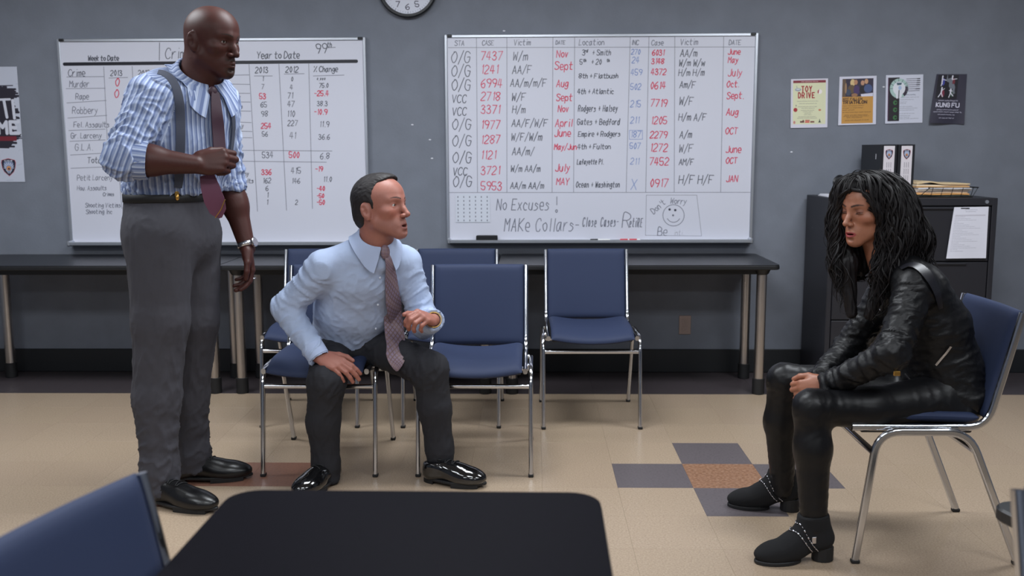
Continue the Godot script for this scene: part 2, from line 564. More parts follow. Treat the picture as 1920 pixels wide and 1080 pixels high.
func case_board(corner: Vector3) -> Image:
	var b := Board.new()
	b.im = board_image()
	b.corner = corner
	b.s = self
	b.off = Vector2(820, 40)
	b.zoom = 2.4548
	for a in [[180, 75, 185, 786], [320, 75, 320, 786], [532, 75, 528, 786], [632, 75, 627, 786], [888, 72, 869, 786], [974, 72, 959, 786], [1093, 72, 1090, 786], [1318, 72, 1304, 786], [50, 121, 1462, 118], [52, 788, 1442, 787]]:
		b.ln(a[0], a[1], a[2], a[3], INK_GREY, 3.2, 0.75)
	for a in [[80, 112, 22, "STA"], [206, 110, 20, "CASE"], [352, 110, 24, "Victim"], [545, 106, 16, "DATE"], [652, 110, 25, "Location"], [892, 108, 20, "INC"], [985, 110, 22, "Case"], [1118, 108, 25, "Victim"], [1342, 108, 20, "DATE"]]:
		b.txt(a[0], a[1], a[2], a[3], INK_GREY, 4.0)
	var ys := [190, 252, 316, 374, 432, 498, 574, 650, 708, 760]
	for i in 10:
		b.txt(64 + i, ys[i], 46 if not i in [3, 4, 8] else 34, ["O/G", "O/G", "O/G", "VCC", "VCC", "O/G", "O/G", "O/G", "VCC", "O/G"][i], INK)
	var case := [["7437", 178], ["1241", 240], ["6994", 304], ["2718", 364], ["3371", 424], ["1977", 494], ["1287", 562], ["1121", 633], ["3721", 704], ["5953", 776]]
	for a in case:
		b.txt(200, a[1], 37, a[0], INK_RED, 5.0, 0.35, 0.0, 0.8)
	for a in [[348, 180, 36, "W/m"], [345, 240, 34, "AA/F"], [336, 300, 32, "AA/m/m/F"], [342, 366, 34, "W/F"], [345, 422, 32, "H/m"], [342, 485, 32, "AA/F/W/F"], [340, 548, 32, "W/F/W/m"], [344, 615, 32, "AA/m/"], [338, 692, 28, "W/m AA/m"], [336, 770, 28, "AA/m AA/m"]]:
		b.txt(a[0], a[1], a[2], a[3], INK)
	for a in [[548, 165, 30, "Nov"], [540, 222, 34, "Sept"], [548, 302, 30, "Aug"], [548, 366, 30, "Sept"], [555, 416, 28, "Nov"], [543, 484, 32, "April"], [540, 530, 32, "June"], [538, 590, 24, "May/Jun"], [543, 690, 32, "July"], [548, 752, 30, "MAY"]]:
		b.txt(a[0], a[1], a[2], a[3], INK_RED, 5.0)
	for a in [[666, 156, 24, "3"], [680, 142, 12, "rd"], [712, 156, 23, "+ Smith"], [655, 198, 22, "5"], [672, 186, 12, "th"], [708, 198, 22, "+ 20"], [780, 186, 12, "th"], [650, 262, 20, "8th + Flatbush"], [645, 334, 22, "4th + Atlantic"], [648, 415, 27, "Rodgers + Halsey"], [643, 476, 26, "Gates + Bedford"], [648, 530, 22, "Empire + Rodgers"], [645, 588, 22, "4th + Fulton"], [643, 658, 22, "Lafayette Pl."], [638, 764, 25, "Ocean + Washington"]]:
		if a[3].length() > 9:
			write_fit(b, a[3], a[0], {"Rodgers + Halsey": 832, "Gates + Bedford": 842, "Empire + Rodgers": 844, "Ocean + Washington": 842, "8th + Flatbush": 834, "4th + Atlantic": 814, "4th + Fulton": 800, "Lafayette Pl.": 768}[a[3]], a[1], a[2], INK, 4.0)
		else:
			b.txt(a[0], a[1], a[2], a[3], INK, 4.0, 0.3)
	for a in [[892, 152, 22, "270"], [895, 192, 26, "24"], [890, 248, 26, "459"], [888, 314, 26, "502"], [888, 394, 28, "215"], [888, 468, 28, "211"], [888, 535, 28, "187"], [885, 586, 26, "507"], [888, 658, 28, "211"], [890, 776, 48, "X"]]:
		b.txt(a[0], a[1], a[2], a[3], INK_BLUE, 4.5, 0.35, 0.0, 0.8)
	for a in [[884, 502, 944, 502], [944, 502, 944, 543], [944, 543, 884, 543], [884, 543, 884, 502]]:
		b.ln(a[0], a[1], a[2], a[3], INK_BLUE, 3.2)
	for a in [[988, 156, 24, "6031"], [985, 196, 24, "3148"], [983, 246, 26, "4372"], [980, 310, 30, "0614"], [980, 392, 32, "7719"], [982, 472, 32, "1205"], [978, 537, 30, "2279"], [978, 598, 34, "1272"], [975, 662, 34, "7452"], [978, 762, 36, "0917"]]:
		b.txt(a[0], a[1], a[2], a[3], INK_RED, 5.0)
	for a in [[1118, 162, 30, "AA/m"], [1112, 206, 28, "W/m W/w"], [1110, 250, 28, "H/m H/m"], [1115, 306, 28, "Am/F"], [1113, 384, 34, "W/F"], [1110, 456, 30, "H/m A/F"], [1115, 536, 30, "A/m"], [1112, 602, 34, "W/F"], [1112, 660, 26, "AM/F"], [1110, 748, 38, "H/F H/F"]]:
		b.txt(a[0], a[1], a[2], a[3], INK)
	for a in [[1338, 152, 24, "June"], [1338, 190, 24, "May"], [1338, 252, 30, "July"], [1332, 302, 26, "Oct."], [1332, 356, 28, "Sept."], [1330, 432, 30, "Aug"], [1326, 518, 28, "OCT"], [1328, 604, 30, "June"], [1328, 654, 26, "OCT"], [1330, 738, 28, "JAN"]]:
		b.txt(a[0], a[1], a[2], a[3], INK_RED, 4.8)
	write_fit(b, "No Excuses", 272, 520, 868, 50, INK_GREY, 5.0)
	b.ln(550, 808, 550, 845, INK_GREY, 5.0)
	b.txt(543, 880, 20, "o", INK_GREY, 4.5)
	write_fit(b, "MAKe Collars-", 308, 658, 966, 58, INK_GREY, 5.0)
	write_fit(b, "Close Cases-", 668, 838, 944, 42, INK_GREY, 5.0)
	b.txt(850, 948, 66, "R", INK_GREY, 5.0)
	write_fit(b, "etiRE", 884, 948, 946, 40, INK_GREY, 5.0)
	for a in [[962, 800, 1194, 800], [1194, 800, 1216, 986], [962, 800, 958, 985], [958, 985, 1216, 988]]:
		b.ln(a[0], a[1], a[2], a[3], INK_GREY, 3.0, 0.6)
	for k in 28:
		var p := Vector2(1087, 893) + Vector2.from_angle(TAU * k / 28) * 49
		var q := Vector2(1087, 893) + Vector2.from_angle(TAU * (k + 1) / 28) * 49
		b.ln(p.x, p.y, q.x, q.y, INK_GREY, 4.0)
	for k in 10:
		var p := Vector2(1087, 893) + Vector2.from_angle(0.5 + 2.15 * k / 10) * 32
		var q := Vector2(1087, 893) + Vector2.from_angle(0.5 + 2.15 * (k + 1) / 10) * 32
		b.ln(p.x, p.y, q.x, q.y, INK_GREY, 4.0)
	disc(b.im, b.at(1069, 866), Vector2(7, 7), INK)
	disc(b.im, b.at(1095, 869), Vector2(7, 7), INK)
	disc(b.im, b.at(1085, 893), Vector2(6, 6), INK_GREY)
	b.txt(996, 888, 26, "Don't", INK_GREY, 4.0, 0.3, -0.75)
	b.txt(1072, 838, 26, "Worry", INK_GREY, 4.0, 0.3, 0.06)
	b.txt(1013, 985, 38, "Be", INK_GREY, 4.5)
	b.txt(1088, 984, 22, "inti.", INK_GREY, 3.0, 0.4, 0.0, 0.35)
	return b.im

func crime_board(corner: Vector3) -> Image:
	var b := Board.new()
	b.im = board_image()
	b.corner = corner
	b.s = self
	b.off = Vector2(100, 60)
	b.zoom = 2.57
	b.ln(54, 155, 780 + 680, 141, rgb8(34, 34, 42), 19.0, 1.0)
	b.txt(168, 138, 22, "Week to Date", INK, 5.0)
	b.ln(512, 52, 511, 136, INK, 4.0)
	b.txt(540, 128, 46, "Crime", INK, 4.5)
	for a in [[72, 212, 30, "Crime"], [275, 210, 25, "2013"], [408, 210, 25, "2012"], [78, 265, 28, "Murder"], [108, 324, 26, "Rape"], [92, 393, 30, "Robbery"], [98, 459, 25, "Fel. Assaults"], [85, 512, 25, "Gr. Larceny"], [105, 570, 30, "G.L.A."], [165, 632, 28, "Totals"]]:
		b.txt(a[0], a[1], a[2], a[3], INK_GREY if a[1] < 600 and a[1] > 240 else INK, 4.0)
	for a in [[115, 714, 24, "Petit Larceny"], [115, 762, 20, "Hou. Assaults"], [240, 790, 16, "Crimes"], [155, 845, 20, "Shooting Victims"], [158, 876, 20, "Shooting Inc"]]:
		b.txt(a[0], a[1], a[2], a[3], INK_GREY, 4.0, 0.5, 0.0, 0.75)
	for a in [[243, 168, 266, 640], [380, 165, 400, 640], [65, 217, 243, 215], [62, 273, 250, 271], [65, 342, 255, 330], [70, 415, 258, 402], [75, 475, 250, 468], [80, 527, 250, 520], [83, 593, 262, 583], [85, 657, 262, 650], [268, 222, 358, 219], [408, 222, 490, 219], [318, 690, 330, 850]]:
		b.ln(a[0], a[1], a[2], a[3], INK_GREY, 3.4)
	b.txt(300, 258, 34, "O", INK_RED, 5.0)
	b.txt(296, 315, 36, "O", INK_RED, 5.0)
	b.off = Vector2(400, 60)
	b.zoom = 2.572
	b.txt(492, 102, 44, "99", INK, 5.0)
	b.txt(548, 72, 22, "th", INK, 4.0)
	b.ln(546, 76, 588, 74, INK, 3.5)
	b.txt(210, 128, 30, "Year to Date", INK, 5.0)
	for a in [[172, 155, 213, 865], [316, 152, 353, 860], [460, 152, 478, 852], [198, 212, 285, 212], [342, 203, 438, 201], [482, 212, 630, 208], [0, 210, 172, 207], [0, 250, 175, 253], [0, 295, 176, 296], [0, 335, 178, 338], [0, 378, 180, 382], [0, 430, 183, 437], [0, 475, 186, 480], [0, 508, 186, 510], [0, 570, 572, 574], [0, 622, 545, 628]]:
		b.ln(a[0], a[1], a[2], a[3], INK_GREY, 3.6)
	for a in [[-15, 246, 20, "Murder"], [20, 286, 24, "Rape"], [24, 328, 26, "Robbery"], [40, 370, 22, "Assaults"], [0, 408, 24, "Burglary"], [34, 462, 20, "Gr Larceny"], [60, 610, 24, "Totals"], [90, 693, 20, "Larceny"], [102, 728, 20, "Assaults"], [108, 758, 16, "Crimes"], [112, 790, 16, "ing vic"], [112, 822, 16, "ing inc"],
		[236, 236, 20, "1"], [232, 275, 22, "7"], [228, 362, 24, "65"], [230, 408, 26, "98"], [235, 503, 22, "56"], [235, 606, 28, "534"], [238, 728, 24, "162"], [252, 765, 24, "6"], [258, 797, 24, "1"], [256, 832, 24, "1"],
		[375, 237, 20, "0"], [370, 277, 22, "4"], [358, 320, 26, "71"], [358, 360, 26, "47"], [355, 408, 28, "110"], [358, 452, 25, "227"], [368, 514, 30, "41"], [375, 682, 28, "415"], [378, 730, 24, "146"], [395, 832, 22, "2"],
		[498, 235, 16, "*.***"], [510, 268, 20, "75.0"], [500, 356, 22, "38.3"], [512, 458, 26, "11.9"], [507, 518, 24, "36.6"], [515, 612, 28, "6.8"], [530, 722, 24, "11.0"]]:
		b.txt(a[0], a[1], a[2], a[3], INK, 3.8, 0.35, 0.0, 0.8)
	for a in [[202, 197, 27, "2013"], [348, 195, 27, "2012"], [485, 192, 25, "% Change"]]:
		b.txt(a[0], a[1], a[2], a[3], INK, 4.5)
	for a in [[222, 322, 25, "53"], [230, 465, 25, "254"], [365, 606, 28, "500"], [232, 688, 25, "336"], [488, 308, 24, "-25.4"], [487, 398, 25, "-10.9"], [493, 672, 23, "-19"], [500, 766, 22, "-40"], [500, 800, 20, "-50"], [500, 832, 22, "-50"]]:
		b.txt(a[0], a[1], a[2], a[3], INK_RED, 5.0)
	return b.im

# ------------------------------------------------------------------ printed posters
func poster_toy() -> Image:
	var im := Image.create(360, 460, false, Image.FORMAT_RGB8)
	im.fill(rgb8(206, 204, 216))
	im.fill_rect(Rect2i(20, 14, 320, 412), rgb8(212, 212, 178))
	im.fill_rect(Rect2i(22, 14, 316, 24), rgb8(126, 44, 56))
	lines_of_print(im, 100, 260, 26, 9, rgb8(226, 200, 196), 3)
	var red := rgb8(158, 40, 48)
	centred(im, "TOY", 162, 118, 48, red, 10, 0.45)
	centred(im, "DRIVE", 160, 178, 48, red, 10, 0.42)
	for a in [[62, 268, 210], [82, 252, 232], [70, 260, 262], [104, 232, 276], [100, 230, 296], [120, 214, 310], [136, 196, 324], [130, 206, 338], [72, 248, 356], [64, 254, 370]]:
		lines_of_print(im, a[0], a[1], a[2], 6, rgb8(120, 118, 110), int(a[2]))
	disc(im, Vector2(46, 290), Vector2(19, 19), rgb8(160, 44, 50))
	disc(im, Vector2(52, 250), Vector2(5, 8), rgb8(120, 120, 120))
	disc(im, Vector2(282, 122), Vector2(22, 22), rgb8(232, 224, 222))
	poly_fill(im, PackedVector2Array([Vector2(276, 100), Vector2(262, 112), Vector2(260, 130), Vector2(270, 142), Vector2(272, 120)]), red)
	disc(im, Vector2(70, 100), Vector2(30, 15), rgb8(150, 156, 170))
	disc(im, Vector2(70, 96), Vector2(20, 6), rgb8(206, 208, 208))
	pen(im, Vector2(55, 66), Vector2(60, 84), 5, rgb8(140, 146, 160))
	disc(im, Vector2(284, 294), Vector2(13, 9), rgb8(190, 120, 90))
	disc(im, Vector2(36, 408), Vector2(10, 14), rgb8(190, 120, 120))
	for a in [[92, 396, 40, 16, 70], [116, 386, 14, 26, 40], [142, 386, 44, 10, 120], [140, 400, 44, 12, 150], [192, 398, 40, 14, 60]]:
		im.fill_rect(Rect2i(a[0], a[1], a[2], a[3]), rgb8(a[4] + 60 if a[0] > 130 else 100, 60, 56))
	poly_fill(im, PackedVector2Array([Vector2(284, 374), Vector2(290, 400), Vector2(298, 412), Vector2(268, 412), Vector2(278, 400)]), rgb8(60, 66, 60))
	return im
func poster_race() -> Image:
	var im := Image.create(360, 460, false, Image.FORMAT_RGB8)
	im.fill(rgb8(204, 204, 218))
	im.fill_rect(Rect2i(30, 22, 300, 424), rgb8(190, 140, 68))
	im.fill_rect(Rect2i(30, 22, 300, 170), rgb8(52, 44, 62))
	im.fill_rect(Rect2i(30, 26, 34, 162), rgb8(96, 76, 60))
	for a in [[130, 60, 24, 34, 206, 180, 130], [160, 56, 18, 24, 176, 130, 100], [226, 64, 18, 24, 180, 136, 110], [262, 50, 18, 24, 190, 146, 112], [120, 120, 36, 40, 96, 78, 60], [170, 130, 30, 44, 70, 52, 96], [226, 126, 30, 40, 34, 30, 38], [280, 118, 40, 40, 70, 84, 126], [90, 150, 24, 30, 60, 70, 90], [150, 176, 30, 16, 150, 110, 80], [64, 110, 10, 50, 150, 120, 90]]:
		disc(im, Vector2(a[0], a[1]), Vector2(a[2], a[3]), rgb8(a[4], a[5], a[6]))
	poly_fill(im, PackedVector2Array([Vector2(210, 170), Vector2(328, 160), Vector2(328, 192), Vector2(216, 192)]), rgb8(206, 204, 220))
	im.fill_rect(Rect2i(0, 192, 30, 268), rgb8(204, 204, 218))
	im.fill_rect(Rect2i(330, 0, 30, 460), rgb8(204, 204, 218))
	im.fill_rect(Rect2i(30, 192, 300, 252), rgb8(190, 140, 68))
	write(im, "NYC FALLEN", Vector2(40, 224), 20, rgb8(86, 60, 40), 6, 0.0, 0.7)
	write(im, "TRIATHLON", Vector2(40, 258), 27, rgb8(66, 44, 34), 8, 0.0, 0.7)
	for a in [[40, 240, 278], [40, 236, 298], [40, 150, 318], [40, 312, 340], [60, 280, 366], [50, 290, 378], [80, 230, 390], [66, 290, 416]]:
		lines_of_print(im, a[0], a[1], a[2], 9, rgb8(106, 74, 44), int(a[2]) + 5)
	return im
func poster_notice() -> Image:
	var im := Image.create(360, 460, false, Image.FORMAT_RGB8)
	im.fill(rgb8(200, 202, 216))
	im.fill_rect(Rect2i(22, 24, 112, 414), rgb8(34, 30, 36))
	im.fill_rect(Rect2i(22, 24, 10, 414), rgb8(66, 30, 62))
	var ce := Vector2(130, 128)
	disc(im, ce, Vector2(90, 94), rgb8(164, 190, 186))
	for a in 7:
		pen(im, ce + Vector2.from_angle(PI + a * 0.5) * 62, ce + Vector2.from_angle(PI + a * 0.5) * 90, 4, rgb8(60, 74, 78))
	poly_fill(im, PackedVector2Array([ce, ce + Vector2(80, -22), ce + Vector2(90, 10), ce + Vector2(70, 60), ce + Vector2(52, 76)]), rgb8(48, 36, 52))
	disc(im, ce, Vector2(60, 64), rgb8(214, 216, 224))
	poly_fill(im, PackedVector2Array([ce + Vector2(-26, -54), ce + Vector2(26, -54), ce + Vector2(20, -34), ce + Vector2(-18, -30)]), rgb8(66, 90, 104))
	poly_fill(im, PackedVector2Array([ce + Vector2(-34, 40), ce + Vector2(34, 40), ce + Vector2(22, 92), ce + Vector2(-26, 96)]), rgb8(214, 216, 224))
	disc(im, ce + Vector2(8, -6), Vector2(16, 20), rgb8(164, 184, 214))
	pen(im, ce + Vector2(0, 18), ce + Vector2(-4, 100), 8, rgb8(48, 46, 58))
	for k in 7:
		var y := 40 + k * 19
		pen(im, Vector2(200, y), Vector2(325, y - 2), 6, rgb8(112, 112, 124))
		if k < 4 or k == 5:
			pen(im, Vector2(306 - k * 3, y), Vector2(328, y - 1), 9, rgb8(50, 48, 58))
	lines_of_print(im, 196, 290, 190, 11, rgb8(110, 116, 134), 8)
	for a in [[146, 320, 214], [146, 270, 236], [140, 204, 258], [140, 196, 272], [140, 262, 302], [140, 310, 318], [140, 276, 336], [138, 284, 368], [138, 240, 388], [138, 236, 404], [138, 320, 418]]:
		lines_of_print(im, a[0], a[1], a[2], 7, rgb8(134, 136, 150), int(a[2]))
	for y in [262, 330, 404]:
		disc(im, Vector2(94, y), Vector2(20, 22), rgb8(60, 110, 66))
		disc(im, Vector2(98, y), Vector2(8, 10), rgb8(34, 30, 36))
		im.fill_rect(Rect2i(104, y - 3, 14, 6), rgb8(34, 30, 36))
	return im
func poster_martial() -> Image:
	var im := Image.create(360, 460, false, Image.FORMAT_RGB8)
	im.fill(rgb8(48, 46, 62))
	im.fill_rect(Rect2i(26, 8, 240, 222), rgb8(26, 24, 34))
	# four white fighters in stances, each with a tinted patch behind
	var poses := [
		[Vector2(80, 22), [[0, 10, 0, 55, 24], [0, 30, 60, 40, 10], [0, 55, -6, 100, 16], [0, 55, 6, 80, 14]], rgb8(60, 66, 150)],
		[Vector2(196, 20), [[0, 10, -4, 60, 24], [0, 34, 60, 26, 10], [-4, 60, 4, 108, 16], [-4, 60, -22, 78, 12]], rgb8(110, 44, 56)],
		[Vector2(88, 130), [[0, 10, -4, 50, 24], [0, 28, 36, 4, 10], [-4, 50, -36, 96, 15], [-4, 50, 18, 92, 15]], rgb8(120, 44, 66)],
		[Vector2(192, 128), [[0, 10, 0, 52, 26], [-20, 26, 20, 32, 11], [0, 52, -18, 100, 15], [0, 52, 34, 84, 15]], rgb8(44, 70, 54)],
	]
	for q in poses:
		var o: Vector2 = q[0]
		disc(im, o + Vector2(14, 50), Vector2(20, 34), q[2])
	for q in poses:
		var o: Vector2 = q[0]
		disc(im, o, Vector2(9, 10), rgb8(214, 212, 224))
		for l in q[1]:
			pen(im, o + Vector2(l[0], l[1]) * 0.86, o + Vector2(l[2], l[3]) * 0.86, l[4] * 0.66, rgb8(214, 212, 224))
	lines_of_print(im, 66, 276, 246, 13, rgb8(196, 194, 210), 4)
	write(im, "KUNG", Vector2(46, 304), 36, rgb8(208, 206, 222), 9, 0.0, 0.78)
	write(im, "FU", Vector2(220, 304), 36, rgb8(208, 206, 222), 9, 0.0, 0.9)
	for a in [[60, 290, 332], [28, 326, 352], [76, 266, 376], [92, 250, 408]]:
		lines_of_print(im, a[0], a[1], a[2], 12, rgb8(190, 188, 204), int(a[2]))
	return im
func poster_graffiti() -> Image:
	var im := Image.create(520, 700, false, Image.FORMAT_RGB8)
	im.fill(rgb8(186, 190, 204))
	var r := RandomNumberGenerator.new()
	r.seed = 5
	# black sprayed patch with rough brush ends
	for k in 260:
		var y := r.randf_range(120, 480)
		var x1 := r.randf_range(380, 505) + 18 * sin(y * 0.05)
		pen(im, Vector2(-5, y), Vector2(minf(x1, 520.0), y + r.randf_range(-14, 26)), r.randf_range(3, 14), rgb8(34, 30, 44))
	im.fill_rect(Rect2i(0, 150, 470, 290), rgb8(34, 30, 44))
	for k in 30:
		var p := Vector2(r.randf_range(0, 520), r.randf_range(0, 120) if k % 2 == 0 else r.randf_range(500, 700))
		pen(im, p, p + Vector2(r.randf_range(-40, 40), r.randf_range(-10, 10)), r.randf_range(2, 8), rgb8(160, 166, 182), 0.5)
	for k in 3:
		lines_of_print(im, 60, 390, 22 + 20 * k, 7, rgb8(70, 70, 90), 40 + k)
	var w := rgb8(200, 202, 214)
	pen(im, Vector2(366, 196), Vector2(366, 300), 20, w)
	pen(im, Vector2(392, 198), Vector2(462, 196), 14, w)
	pen(im, Vector2(424, 200), Vector2(436, 304), 18, w)
	pen(im, Vector2(478, 204), Vector2(482, 310), 18, w)
	write(im, "IME", Vector2(330, 402), 70, w, 20, 0.0, 0.72)
	im.fill_rect(Rect2i(0, 420, 486, 28), rgb8(112, 30, 44))
	for k in 3:
		lines_of_print(im, 60, 350, 560 + 18 * k, 7, rgb8(90, 92, 112), 50 + k)
	shield(im, Vector2(424, 606), 82)
	return im
func paper_form(seed_: int) -> Image:
	var im := Image.create(340, 440, false, Image.FORMAT_RGB8)
	im.fill(rgb8(210, 210, 221))
	lines_of_print(im, 110, 230, 24, 6, rgb8(140, 140, 156), seed_)
	lines_of_print(im, 120, 220, 40, 6, rgb8(140, 140, 156), seed_ + 1)
	im.fill_rect(Rect2i(24, 66, 290, 12), rgb8(186, 184, 196))
	for k in 22:
		var y := 88 + k * 14
		pen(im, Vector2(20, y), Vector2(320, y), 1.0, rgb8(170, 170, 186), 0.6)
		lines_of_print(im, 24, 60 + (k * 53 + seed_ * 31) % 220, y - 4, 5, rgb8(150, 150, 164), seed_ * 10 + k)
	return im
func dot_sheet() -> Image:
	var im := Image.create(200, 166, false, Image.FORMAT_RGB8)
	im.fill(rgb8(202, 206, 217))
	for i in 6:
		for j in 7:
			pen(im, Vector2(14 + i * 34, 14 + j * 23), Vector2(14 + i * 34, 20 + j * 23), 5, rgb8(96, 98, 112), 0.9)
	return im
func binder_label() -> Image:
	var im := Image.create(120, 480, false, Image.FORMAT_RGB8)
	im.fill(rgb8(206, 200, 206))
	shield(im, Vector2(60, 78), 74)
	for k in 3:
		var y := 160
		while y < 460:
			pen(im, Vector2(38 + k * 22, y), Vector2(42 + k * 22, y + 7), 6, rgb8(110, 104, 116), 0.8)
			y += 13 if (y / 13) % 5 else 24
	return im
func clock_face() -> Image:
	var im := Image.create(512, 512, false, Image.FORMAT_RGB8)
	im.fill(rgb8(206, 208, 220))
	for k in 12:
		var a := TAU * k / 12.0
		var p := Vector2(256, 256) + Vector2(sin(a), -cos(a)) * 186
		var s := str(12 if k == 0 else k)
		centred(im, s, p.x + 4, p.y + 24, 50, rgb8(64, 62, 80), 8, 0.72)
	for k in 60:
		var d := Vector2.from_angle(TAU * k / 60.0)
		pen(im, Vector2(256, 256) + d * 232, Vector2(256, 256) + d * (242 if k % 5 else 248), 2.5 if k % 5 else 5.0, rgb8(80, 80, 96), 0.8)
	return im

# ------------------------------------------------------------------ the room
const TILE := 0.3048
const TILE_X := 0.3439
const TILE_Z := -4.3781
const ROOM_X := 4.3
const ROOM_Z := 2.7
const ROOM_H := 2.8

func slab(ce: Vector3, size: Vector3) -> Geo:
	var g := Geo.new()
	g.box(ce, size)
	return g

func build_room() -> void:
	var depth := ROOM_Z - WALL_Z
	var zc := (ROOM_Z + WALL_Z) / 2
	struct("wall_back", slab(Vector3(0, ROOM_H / 2, WALL_Z - 0.1), Vector3(2 * ROOM_X + 0.4, ROOM_H + 0.4, 0.2)), M.wall_paint)
	struct("wall_front", slab(Vector3(0, ROOM_H / 2, ROOM_Z + 0.1), Vector3(2 * ROOM_X + 0.4, ROOM_H + 0.4, 0.2)), M.wall_paint)
	struct("wall_left", slab(Vector3(-ROOM_X - 0.1, ROOM_H / 2, zc), Vector3(0.2, ROOM_H + 0.4, depth)), M.wall_paint)
	struct("wall_right", slab(Vector3(ROOM_X + 0.1, ROOM_H / 2, zc), Vector3(0.2, ROOM_H + 0.4, depth)), M.wall_paint)
	struct("ceiling", slab(Vector3(0, ROOM_H + 0.1, zc), Vector3(2 * ROOM_X, 0.2, depth)), M.ceiling_paint)
	var bb := Geo.new()
	bb.box(Vector3(0, 0.0725, WALL_Z + 0.006), Vector3(2 * ROOM_X, 0.145, 0.012), 0.004)
	struct("baseboard_back", bb, M.baseboard_rubber)
	# floor: a bed with single vinyl tiles laid on it
	var floor_ := struct("floor", slab(Vector3(0, -0.103, zc), Vector3(2 * ROOM_X, 0.2, depth)), M.floor_bed)
	var tg := Geo.new()
	tg.box(Vector3(0, -0.0015, 0), Vector3(TILE - 0.0004, 0.003, TILE - 0.0004), 0.0002)
	var tile_mesh := tg.mesh()
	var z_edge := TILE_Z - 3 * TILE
	var r := RandomNumberGenerator.new()
	r.seed = 77
	for j in range(-3, 7):
		for i in range(-12, 12):
			var m: Material = M["beige_tile_%d" % (r.randi() % 3)]
			if (i == 1 and j in [0, 2]) or (j == 1 and i in [0, 2]):
				m = M.grey_tile
			elif i == 1 and j == 1:
				m = M.orange_tile
			elif j == 1 and i in [-6, -5]:
				m = M.brown_tile
			var t := part_mesh("tile", tile_mesh, m, floor_)
			t.position = Vector3(TILE_X + (i + 0.5) * TILE, 0, TILE_Z + (j + 0.5) * TILE)
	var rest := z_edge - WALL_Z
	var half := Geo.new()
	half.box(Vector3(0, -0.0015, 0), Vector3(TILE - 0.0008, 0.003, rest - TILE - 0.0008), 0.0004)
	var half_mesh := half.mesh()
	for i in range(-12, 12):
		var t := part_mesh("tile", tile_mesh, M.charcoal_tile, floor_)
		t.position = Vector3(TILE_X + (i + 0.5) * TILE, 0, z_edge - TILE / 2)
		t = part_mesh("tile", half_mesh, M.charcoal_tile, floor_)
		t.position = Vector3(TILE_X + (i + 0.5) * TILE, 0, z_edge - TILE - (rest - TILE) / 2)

func build_lights() -> void:
	# recessed ceiling panels of the room, above the frame
	var k := 0
	for z in PANEL_Z:
		for x in PANEL_X:
			var t := thing("ceiling_light", "recessed ceiling light panel %s %s" % [["close to the whiteboard wall", "over the middle of the room", "over the end opposite the whiteboards"][PANEL_Z.find(z)], ["on the graffiti poster's side", "along the room's middle line", "on the file cabinet's side"][PANEL_X.find(x)]], "ceiling light", Vector3(x, ROOM_H, z), 0, "ceiling light panels")
			var g := Geo.new()
			for s in [-1.0, 1.0]:
				g.box(Vector3(s * (PANEL_W / 2 + 0.015), -0.012, 0), Vector3(0.03, 0.024, PANEL_D + 0.06), 0.003)
				g.box(Vector3(0, -0.012, s * (PANEL_D / 2 + 0.015)), Vector3(PANEL_W, 0.024, 0.03), 0.003)
			part("frame", g, M.white_plastic, t)
			var d := Geo.new()
			d.box(Vector3(0, -0.006, 0), Vector3(PANEL_W, 0.01, PANEL_D))
			part("diffuser", d, M.light_panel, t)
			var l := AreaLight3D.new()
			l.name = "panel_light"
			l.area_size = Vector2(PANEL_W, PANEL_D)
			l.light_color = PANEL_COLOR
			l.light_energy = PANEL_ENERGY * PANEL_ROW[PANEL_Z.find(z)]
			l.area_range = 14.0
			l.area_attenuation = 2.0
			l.shadow_enabled = true
			l.position = Vector3(0, -0.014, 0)
			l.rotation_degrees = Vector3(-90, 0, 0)
			t.add_child(l, true)
			k += 1

# ------------------------------------------------------------------ furniture
func arc(pts: Array, r: float, steps := 5) -> PackedVector3Array:
	# polyline with its inner corners rounded
	var out := PackedVector3Array()
	out.append(pts[0])
	for i in range(1, pts.size() - 1):
		var p: Vector3 = pts[i]
		var a: Vector3 = (pts[i - 1] - p)
		var b: Vector3 = (pts[i + 1] - p)
		var k := minf(r, minf(a.length(), b.length()) * 0.49)
		var s := p + a.normalized() * k
		var e := p + b.normalized() * k
		for q in steps + 1:
			var t := float(q) / steps
			out.append(s.lerp(p, t).lerp(p.lerp(e, t), t))
	out.append(pts[-1])
	return out

